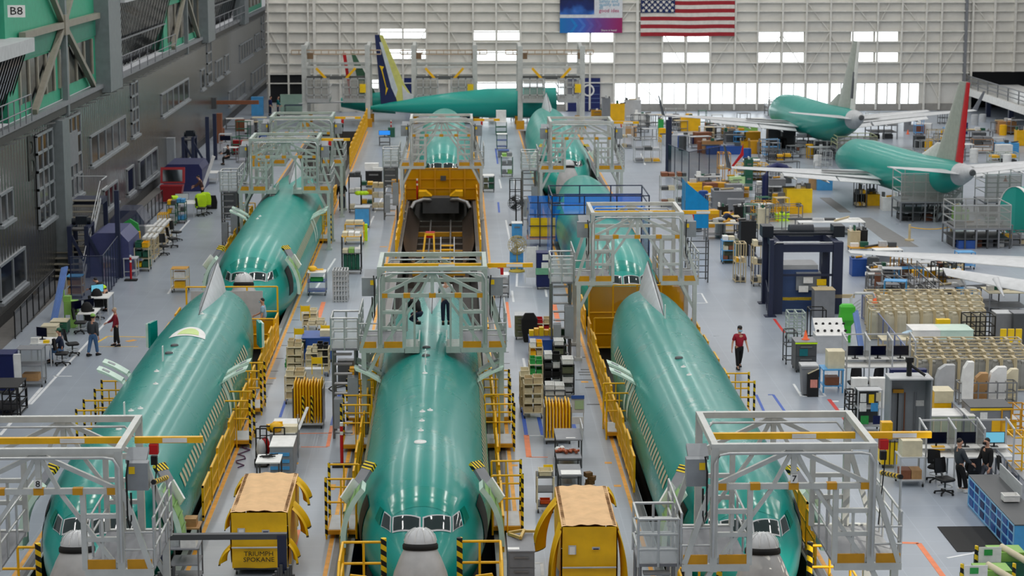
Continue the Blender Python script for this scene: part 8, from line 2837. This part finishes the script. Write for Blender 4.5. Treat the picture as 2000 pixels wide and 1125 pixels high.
for sx in (-1, 1):
 for yy in (0, 3.2):
  ubx('post', t, NAVY, sx * (w_ / 2 - 0.2), yy, 0, 0.42, 0.42, h)
 ubx('top_beam', t, NAVY, sx * (w_ / 2 - 0.2), 1.6, h - 0.4, 0.3, 3.2, 0.35)
for yy in (0, 3.2):
 ubx('cross_beam', t, NAVY, 0, yy, h - 0.45, w_, 0.3, 0.35)
ubx('inner_post', t, NAVY, w_ * 0.27, 0.4, 0, 0.25, 0.25, h - 0.4)
ubx('middle_bar', t, NAVY, 0, 0, h * 0.52, w_, 0.06, 0.1)
ubx('machine_body', t, mat('machine_blue', (0.25, 0.34, 0.52), 0.45), -0.4, 1.2, 0, 1.9, 1.6, 1.9)
ubx('machine_top', t, LGR, -0.3, 1.2, 1.9, 1.7, 1.5, 0.2)
ubx('grey_hood', t, BOXG, 0.1, 1.1, 1.0, 1.1, 1.75, 0.8)
for x, z, m in ((0.05, 1.35, WHT), (0.65, 1.25, YEL2), (-0.15, 0.95, WHT), (0.7, 0.95, WHT)):
 ubx('notice', t, m, x, 0.05, z, 0.42, 0.02, 0.28)
ubx('striped_bar', t, HAZ, -0.55, -0.1, 0.62, 1.8, 0.1, 0.12)
ubx('tan_beam', t, BEIGE, 1.2, -0.15, 0.72, 1.8, 0.12, 0.16)
q = MB()
q.tube((-1.6, 1.4, h + 0.15), (1.7, 1.4, h + 0.15), 0.08, 8)
q.tube((-1.6, 2.0, h + 0.15), (1.7, 2.0, h + 0.15), 0.08, 8)
q.tube((-0.6, 1.7, h + 0.25), (0.5, 1.7, h + 0.25), 0.28, 10)
for s in (-1.6, 1.6):
 q.cb((s, 1.7, h + 0.25), (0.5, 0.9, 0.5))
q.build('drive_unit', mat('motor_dark', (0.1, 0.13, 0.17), 0.4), t)
q = MB()
q.path([(-w_ / 2 - 0.1, -0.25, 1.6), (-w_ / 2 - 0.1, -0.25, h - 0.15), (-w_ / 2 + 0.1, -0.25, h), (w_ / 2 - 0.5, -0.25, h)], 0.03, 6)
q.build('conduit', ALU, t)
for k, (x, yb, yt) in enumerate(((1491, 592, 452), (1504, 618, 468))):
 X1_, Y1_, w1, h1 = fp(x - 4, x + 4, yb, yt)
 simple('navy_pillar', 'navy steel post left of the large machine frame, %s' % ('farther', 'nearer')[k], 'post', NAVY, lambda q: (q.box(-w1 / 2, w1 / 2, -0.15, 0.15, 0, h1), q.box(-0.25, 0.25, -0.25, 0.25, 0, 0.04)), (X1_, Y1_, 0))
fence('navy mesh fence left of the large machine frame', [at(1500, 618), at(1488, 560), at(1462, 520)], 1.1, NAVY, MESHB)
C_('olive machine base before the large navy frame', 1590, 1630, 622, 566, 0.8, MGR, BEIGE, cas=False, **KN)
simple('green_cover', 'bright green hanging cover right of the large navy frame', 'cover', LIME if False else mat('cover_bright_green', (0.30, 0.75, 0.22), 0.5), lambda q: q.loft([[Vector((a * s, b_ * s, zz)) for a, b_ in ((-0.3, -0.2), (0.3, -0.2), (0.3, 0.2), (-0.3, 0.2))] for s, zz in ((0.5, 0.0), (0.5, 0.7), (1.1, 0.95), (1.0, 1.25), (1.0, 1.5), (0.7, 1.6))], smooth=False), at(1653, 668))
simple('hook_post', 'white hooked pipe post beside the bright green cover', 'post', LGR, lambda q: (q.path([(0, 0, 0), (0, 0, 1.7), (0.15, 0, 1.9), (0.9, 0, 1.9), (1.0, 0, 1.7)], 0.06, 8), [q.tube((0, 0, 0.6 + 0.15 * k), (0.4, 0, 0.9 + 0.15 * k), 0.02, 5) for k in range(6)]), at(1660, 660))
K_('yellow tipped rolling ladder frame before the navy machine frame', 1540, 1572, 668, 612, 0.8, GRYG, nx=2, nz=5, name='ladder_rack', cas=True)
K_('black hooped trolley right of the ladder frame', 1582, 1612, 672, 606, 0.8, BLK, nx=1, nz=2, name='hoop_trolley', cas=True)
for k in range(3):
 a, e = at(1680 + k * 3, 690 - 3 * k), at(1676 + k * 2, 640)
 simple('blue_bar', 'pale blue rail leaning beside the low mesh fence', 'rail', MATS['pale_blue_rail'], lambda q: q.beam((0, 0, 0.03), (-0.15, 0.8, 1.5), 0.08), a, 0, 'pale blue rails at the low mesh fence')
ROWS = [
 ('B', 1700, 1742, 566, 528, 1.2, WHT, 'white topped bench under the grey wing'), ('C', 1664, 1694, 540, 506, 0.8, BLUE, 'blue cupboard with white handles under the wing tip'),
 ('K', 1744, 1778, 570, 500, 0.8, YELD, 'yellow frame under the grey wing'), ('S', 1724, 1758, 575, 535, 0.8, DGR, 'dark shelf cart under the grey wing'),
 ('S', 1760, 1778, 575, 525, 0.7, BRN, 'brown shelf rack under the grey wing'), ('C', 1776, 1828, 558, 528, 0.9, YEL, 'long yellow beam cart under the grey wing'),
 ('C', 1824, 1874, 556, 530, 0.9, LIME, 'lime green beam cart under the flap'), ('S', 1832, 1850, 570, 522, 0.7, DGR, 'dark ladder cart before the lime beam'),
 ('C', 1820, 1876, 600, 560, 1.0, MGR, 'grey step box below the flap'), ('B', 1700, 1760, 610, 580, 1.0, MGR, 'grey bench with an orange case beside the hooked post'),
 ('C', 1760, 1796, 606, 566, 0.8, LGR, 'pale blue windowed cabinet below the wing'), ('K', 1796, 1822, 612, 566, 0.8, STEEL, 'steel tube frame below the wing'),
 ('B', 1930, 2010, 612, 572, 1.6, CREAM, 'white hung table with a yellow fringe at the right edge'), ('S', 1470, 1490, 560, 480, 0.8, BEIGE, 'cream pole rack left of the navy posts'),
 ('C', 1415, 1442, 514, 468, 0.8, OLIV, 'olive bench cabinet below the person in navy'), ('C', 1446, 1476, 500, 432, 0.8, BLK, 'black server cabinet right of the person in navy'),
 ('B', 1380, 1440, 468, 436, 1.0, CREAM, 'bench with yellow tools where the person bends'), ('S', 1410, 1436, 516, 470, 0.7, SKYB, 'sky blue printer cart in front of the olive bench'),
 ('K', 1436, 1456, 552, 476, 0.8, BEIGE, 'cream pole rack right of the printer cart'), ('C', 1480, 1502, 448, 408, 0.7, CREAM, 'cream picture cabinet behind the black server cabinet'),
 ('C', 1394, 1452, 418, 374, 1.6, MGR, 'grey open topped bin with clear sides'), ('C', 1402, 1422, 436, 404, 0.4, BLK, 'black double screen stand with a violet picture'),
 ('C', 1434, 1452, 436, 404, 0.4, BLK, 'black screen stand with a blue picture'), ('C', 1536, 1586, 416, 370, 1.4, YEL2, 'big yellow canvas covered machine'),
 ('C', 1512, 1568, 418, 405, 0.9, YEL, 'yellow rolled cover lying before the canvas machine'), ('C', 1516, 1542, 432, 418, 0.7, HIVIS, 'yellow green roll beside the rolled cover'),
 ('B', 1560, 1690, 460, 434, 1.6, WHT, 'white raised platform with yellow rails'), ('C', 1660, 1680, 486, 452, 0.8, BEIGE, 'tan box below the white raised platform'),
 ('C', 1681, 1694, 486, 450, 0.8, BLK, 'black box below the white raised platform'), ('B', 1660, 1756, 494, 484, 0.8, YELD, 'low yellow beam bench along the wing'),
 ('S', 1290, 1320, 405, 345, 1.0, GRY, 'grey shelf rack with white boxes by the blue sheet'), ('S', 1322, 1342, 402, 345, 1.0, GRYG, 'grey green shelf rack with white boxes'),
 ('B', 1360, 1410, 372, 345, 1.2, LGR, 'grey bench beside the navy cage'), ('C', 1345, 1426, 374, 358, 1.0, YEL, 'bench of yellow ribbed hoses'),
 ('C', 1425, 1455, 372, 346, 0.8, mat('roll_pale_green', (0.75, 0.88, 0.65), 0.5), 'stack of pale green rolls'), ('K', 1404, 1426, 362, 300, 1.0, YELD, 'yellow frame beside the navy cage'),
 ('K', 1438, 1500, 352, 322, 1.2, YEL, 'row of yellow frames beyond the pale green rolls'), ('C', 1455, 1470, 372, 312, 0.8, DGN, 'dark green column machine'),
 ('C', 1502, 1534, 392, 350, 1.2, MGR, 'grey round backed machine under a navy arch'), ('S', 1478, 1500, 400, 362, 0.8, MGR, 'grey cart before the navy arch'),
 ('C', 1596, 1626, 372, 348, 0.8, SKYB, 'sky blue covered cart under the second wing'), ('C', 1560, 1576, 376, 362, 0.7, DGR, 'dark case on the floor left of the blue cart'),
 ('K', 1672, 1692, 405, 355, 0.9, DGR, 'dark step ladder under the second wing'), ('K', 1697, 1712, 400, 355, 0.9, DGR, 'second dark step ladder under the wing'),
 ('C', 1694, 1718, 402, 380, 0.8, YEL, 'yellow sided cart by the step ladders'), ('C', 1724, 1754, 412, 386, 0.8, WHT, 'row of white canisters on a cart'),
 ('B', 1760, 1838, 432, 398, 1.4, MGR, 'grey wheeled stand below the red edged tail'), ('S', 1762, 1828, 392, 352, 1.2, DGR, 'dark shelf rack below the red edged tail'),
 ('C', 1862, 1876, 440, 402, 0.5, LIME, 'lime green gate board on the silver platform'),
 ('C', 1882, 1892, 444, 410, 0.5, LIME, 'second lime green gate board on the platform'), ('B', 1862, 1978, 484, 440, 1.8, STEEL, 'steel platform base near the right edge'),
 ('C', 1872, 1908, 486, 470, 0.9, BLUE, 'blue chest under the steel platform'), ('K', 1960, 2010, 480, 455, 1.0, STEEL, 'steel pipe barrier at the right edge'),
 ('C', 1442, 1480, 262, 240, 0.8, LIME, 'green covered engine stand under the far wing'), ('B', 1440, 1482, 275, 264, 0.9, YELD, 'yellow bench under the green engine stand'),
 ('C', 1500, 1554, 288, 252, 1.2, DGR, 'dark landing gear stand under the far wing'), ('S', 1555, 1600, 300, 268, 1.0, DGR, 'dark shelf rack left of the pale yellow cage'),
 ('C', 1192, 1220, 236, 203, 0.6, YEL, 'yellow cabinet with dark stickers before the back wall'), ('C', 1220, 1252, 232, 196, 0.8, LGR, 'grey machine with a green top before the back wall'),
 ('C', 1240, 1270, 245, 222, 0.8, WHT, 'white box cabinet before the grey base band'), ('C', 1155, 1178, 232, 216, 0.7, YELD, 'dull yellow box under the blue door'),
 ('C', 1176, 1192, 236, 192, 0.8, MGR, 'tall grey tool rack between door and yellow cabinet'), ('C', 1286, 1296, 262, 234, 0.6, GRN, 'bright green machine by the dark posts'),
 ('C', 1330, 1368, 256, 230, 0.8, YEL, 'yellow black engine cover beyond the dark posts'), ('B', 1390, 1440, 256, 236, 0.8, WOOD, 'wooden crate frames beyond the parts benches'),
 ('C', 1296, 1346, 285, 264, 1.4, LGR, 'long pipe bench behind the navy cage'), ('K', 1240, 1292, 318, 272, 1.4, ALU, 'silver round tube cart left of the navy cage'),
 ('C', 1372, 1412, 300, 276, 1.0, WOOD, 'wooden rack with white top beyond the navy cage'), ('C', 1380, 1450, 302, 286, 0.8, BLUE, 'blue wrapped wing part on stands'),
 ('K', 1500, 1548, 318, 298, 0.9, BLK, 'black rack of upright parts under the second wing'), ('K', 1205, 1236, 290, 250, 1.2, ALU, 'grey tube rack before the yellow cabinet'),
 ('C', 1415, 1445, 280, 258, 0.9, DGR, 'dark parts crate beside the yellow slide'), ('B', 1420, 1450, 270, 262, 0.8, YEL2, 'yellow slide table under the wooden frames'),
 ('C', 1350, 1368, 282, 266, 0.8, DBLU, 'navy cover over a machine behind the dark posts'), ('C', 1448, 1466, 296, 276, 0.8, YEL, 'yellow post cabinet under the far wing'),
 ('C', 1856, 1890, 262, 240, 1.0, DBLU, 'dark blue machine right of the white finned tail'), ('B', 1880, 1940, 276, 256, 1.0, MGR, 'grey bench with tools behind the red edged fin'),
 ('C', 1945, 1990, 300, 280, 1.0, SKYB, 'pale blue long box right of the red edged fin'), ('S', 1900, 1940, 300, 272, 0.9, WOOD, 'wooden shelf rack behind the red edged fin'),
 ('C', 1950, 1985, 262, 238, 1.0, WOOD, 'brown crate below the mezzanine'), ('K', 1935, 1990, 320, 300, 1.2, GRYG, 'green grey platform frame right of the red fin'),
 ('C', 1985, 2005, 285, 255, 0.8, YEL, 'yellow box at the right edge below the mezzanine'), ('C', 1870, 1885, 290, 262, 0.7, BRN, 'brown trolley between the two right tails'),
]
for kd, x0, x1, yb, yt, dp, m, lb in ROWS:
 if kd == 'B':
  c = B_(lb, x0, x1, yb, yt, dp, m, MGR if m is not MGR else DGR, name='work_bench', cat='bench')
  its = 5
 elif kd == 'C':
  c = C_(lb, x0, x1, yb, yt, dp, m, m, 2 if x0 % 2 else 0, cas=False, name='machine_unit', handles=x0 % 3 == 0)
  its = 3
 elif kd == 'S':
  c = S_(lb, x0, x1, yb, yt, dp, m, None, 3, name='shelf_rack', cat='rack')
  fill(c, 'parts box on the ' + lb, 'boxes on the ' + lb, [WHT, MGR, CREAM, DGR, BRN], 2, None, 0.25, 'carton', 'box', 'carton')
  its = 0
 else:
  c = K_(lb, x0, x1, yb, yt, dp, m, nx=max(2, int((x1 - x0) / 14)), nz=3, name='tube_cage')
  fill(c, 'part box held in the ' + lb, 'boxes in the ' + lb, [LGR, MGR, BEIGE, DGR, YEL], 3, (0, 1), 0.22, 'carton', 'box', 'carton')
  its = 0
 for k in range(its):
  xx, yy = c['X'] + c['w'] * (-0.38 + 0.76 * k / (its - 1)), c['Y'] + RT.uniform(-0.2, 0.15) * dp
  if (k + x0) % 3:
   X_('parts box lying on the ' + lb, xx, yy, c['h'], c['w'] * 0.16, 0.3, RT.uniform(0.08, 0.3), (YEL, LGR, DGR, BRN, WHT, DGN)[(k + x0) % 6], 'parts boxes on the ' + lb, 'parts_box')
  else:
   o = scaled('pipe' + str((k + x1) % 4), 'pipe', None, lambda q: q.tube((-0.5, -0.05, 0.055), (0.5, 0.05, 0.055), 0.055, 8), (STEEL, BEIGE, DGR, YELD)[(k + x1) % 4], (xx, yy, c['h']), (c['w'] * 0.5, 1, 1), 0.3 * k)
   tag(o, 'short pipe lying on the ' + lb, 'pipe', 'pipes on the ' + lb)
def tower(label, x0, x1, yb, ym, yt, d, m=ALU):
 X, Y, w_, h = fp(x0, x1, yb, yt)
 zd = atY((x0 + x1) / 2, ym, Y).z
 t = T('work_platform', label, 'work platform', (X, Y, 0))
 n = max(2, int((x1 - x0) / 22))
 for k in range(n + 1):
  for yy in (0, d):
   ubx('post', t, DGR if k % 2 else MGR, -w_ / 2 + w_ * k / n, yy, 0, 0.08, 0.08, zd)
   ubx('guard_post', t, m, -w_ / 2 + w_ * k / n, yy, zd, 0.05, 0.05, h - zd)
 ubx('deck', t, MGR, 0, d / 2, zd - 0.08, w_ + 0.1, d + 0.1, 0.08)
 ubx('lower_deck', t, DGR, 0, d / 2, zd * 0.45, w_, d, 0.05)
 for u in (0.35, 0.7, 1.0):
  for yy in (0, d):
   ubx('guard_rail', t, m, 0, yy, zd + (h - zd) * u - 0.05, w_, 0.05, 0.05)
  for s in (-1, 1):
   ubx('guard_rail', t, m, s * w_ / 2, d / 2, zd + (h - zd) * u - 0.05, 0.05, d, 0.05)
 ubx('guard_mesh', t, MESHG, 0, -0.03, zd, w_, 0.015, (h - zd) * 0.95)
 for k in range(n):
  X_('parts case under the ' + label, X - w_ / 2 + w_ * (k + 0.5) / n, Y + d / 2, 0.001, w_ / n * 0.6, d * 0.5, zd * RT.uniform(0.25, 0.4), (BLK, DGR, BRN, MGR, WHT)[k % 5], 'cases under the ' + label, 'parts_case')
 return t
PYL = mat('rack_pale_yellow', (0.78, 0.80, 0.62), 0.5)
for a in (('silver work platform left of the red edged tail cone', 1758, 1878, 434, 394, 338, 2.4, ALU), ('silver work platform right of the red edged tail cone', 1922, 1992, 425, 394, 340, 2.4, ALU), ('silver work platform before the section at the right edge', 1862, 1972, 486, 446, 400, 2.6, ALU),
          ('silver work platform left of the white finned tail', 1578, 1638, 298, 262, 226, 2.2, ALU), ('pale yellow work platform under the white finned tail', 1634, 1712, 318, 290, 266, 2.4, PYL), ('silver work platform right of the white finned tail', 1700, 1752, 272, 244, 224, 2.2, ALU),
          ('silver work platform beside the far airplane front before the windows', 1500, 1556, 226, 208, 194, 2.2, ALU), ('long grey work platform between the two right airplanes', 1690, 1790, 330, 312, 298, 2.2, GRYG)):
 tower(*a)
ZONES = [('between the navy cage and the back wall', 1215, 1480, 240, 300, 44), ('under the wing of the red edged airplane', 1440, 1600, 300, 372, 26), ('around the black screens and the canvas machine', 1345, 1530, 378, 470, 34),
         ('behind the white finned airplane', 1760, 1990, 236, 330, 34), ('under the grey wing at the right', 1690, 1880, 520, 596, 30), ('behind the beige duct racks', 1690, 1900, 596, 622, 14), ('along the left wall by the docks', 425, 520, 250, 330, 16), ('before the far tail gantries', 730, 1010, 224, 238, 14)]
KINDS = [('crate', CARD, YELD, MGR, WHT, DGR, BRN), ('cage', ALU, YELD, BEIGE, DGR, ALU, STEEL), ('cart', MGR, BEIGE, LGR, DGR, DGN, SKYB), ('drum', DGR, YEL, LGR, BLUE, MGR, WHT), ('bench', WHT, LGR, BEIGE, MGR, WHT, DGR)]
for zn, x0, x1, y0, y1, n in ZONES:
 for k in range(n):
  kd = KINDS[RT.randrange(5)]
  m = kd[1 + RT.randrange(6)]
  x, y = RT.uniform(x0, x1), RT.uniform(y0, y1)
  sc = (y + 160) * 0.0566
  w_, hh = RT.uniform(0.5, 1.3) * sc, RT.uniform(0.7, 1.5) * sc
  cn = m.name.replace('_', ' ')
  lb, gp = '%s %s in the crowd of parts %s' % (cn, kd[0], zn), '%s %ss %s' % (cn, kd[0], zn)
  if kd[0] == 'crate':
   p = at(x, y)
   carton(lb, p.x, p.y, 0.001, w_ / sc, 0.7, hh / sc * 0.7, m, gp, 'crate', 'crate', RT.uniform(-0.4, 0.4))
  elif kd[0] == 'cage':
   c = K_(lb, x, x + w_ * 1.5, y, y - hh, 0.8, m, nx=2, nz=3, name='tube_stand', cat='stand', group=gp, rz=RT.uniform(-0.3, 0.3))
  elif kd[0] == 'cart':
   c = S_(lb, x, x + w_, y, y - hh, 0.7, m, None, 3, group=gp, rz=RT.uniform(-0.3, 0.3))
  elif kd[0] == 'bench':
   c = B_(lb, x, x + w_ * 1.8, y, y - 0.9 * sc, 0.8, m, MGR if m is not MGR else DGR, name='work_bench', cat='bench', group=gp, rz=RT.uniform(-0.4, 0.4))
  else:
   o = scaled('drum' + m.name, 'drum', None, lambda q: (q.cyl(0, 0, 0, 0.9, 0.3), q.cyl(0, 0, 0.3, 0.34, 0.315), q.cyl(0, 0, 0.6, 0.64, 0.315), q.cyl(0, 0, 0.9, 0.93, 0.24)), m, at(x, y), (1, 1, RT.uniform(0.7, 1.2)))
   tag(o, lb, 'drum', gp)
for k, x in enumerate((1303, 1313)):
 X1_, Y1_, w1, h1 = fp(x - 1.5, x + 1.5, 342, 234)
 simple('navy_pillar', 'tall navy post at the cage beyond the blue sheet, %s of two' % ('left', 'right')[k], 'post', NAVY, lambda q: q.box(-0.12, 0.12, -0.12, 0.12, 0, h1), (X1_, Y1_ + k * 2, 0))
fence('dark navy mesh cage beyond the blue sheeted screen', [at(1304, 345), at(1345, 362), at(1404, 350)], 2.2, NAVY, MESHD)
simple('navy_arch', 'navy padded arch over the grey round backed machine', 'arch', DBLU, lambda q: q.path([(-0.7, 0, 0), (-0.7, 0, 1.9), (-0.5, 0, 2.35), (0, 0, 2.55), (0.5, 0, 2.4), (0.75, 0, 2.1)], 0.2, 8), at(1516, 404))
simple('red_winglet', 'red slanted winglet of the second wing tip', 'winglet', FR, lambda q: q.prism([(-0.9, 0.0), (-0.75, 0.05), (0.15, 1.1), (0.1, 1.9), (-0.05, 1.2)], -0.06, 0.06), at(1447, 352) + Vector((0, 0, 0.6)))
t = T('rope_barrier', 'yellow rope barrier on two posts before the right edge section', 'barrier', at(1776, 470))
e = at(1857, 470) - at(1776, 470)
for p in (Vector((0, 0, 0)), e):
 q = MB()
 q.cyl(p.x, p.y, 0, 0.9, 0.07, 8)
 q.cyl(p.x, p.y, 0, 0.08, 0.25, 10)
 q.build('post', BEIGE, t)
q = MB()
q.path([e * (k / 8) + Vector((0, 0, 0.75 - 0.12 * math.sin(PI * k / 8))) for k in range(9)], 0.025, 5)
q.build('rope', YEL, t)
steps('silver stairs leaning to the platform under the red edged tail', at(1812, 432).x, at(1812, 432).y, 1.0, 7, 0.25, 0.3, ALU, MGR, -1.0)
steps('steel handrailed steps below the grey wing', at(1836, 606).x, at(1836, 606).y, 0.8, 5, 0.22, 0.28, STEEL, MGR, 0.9)
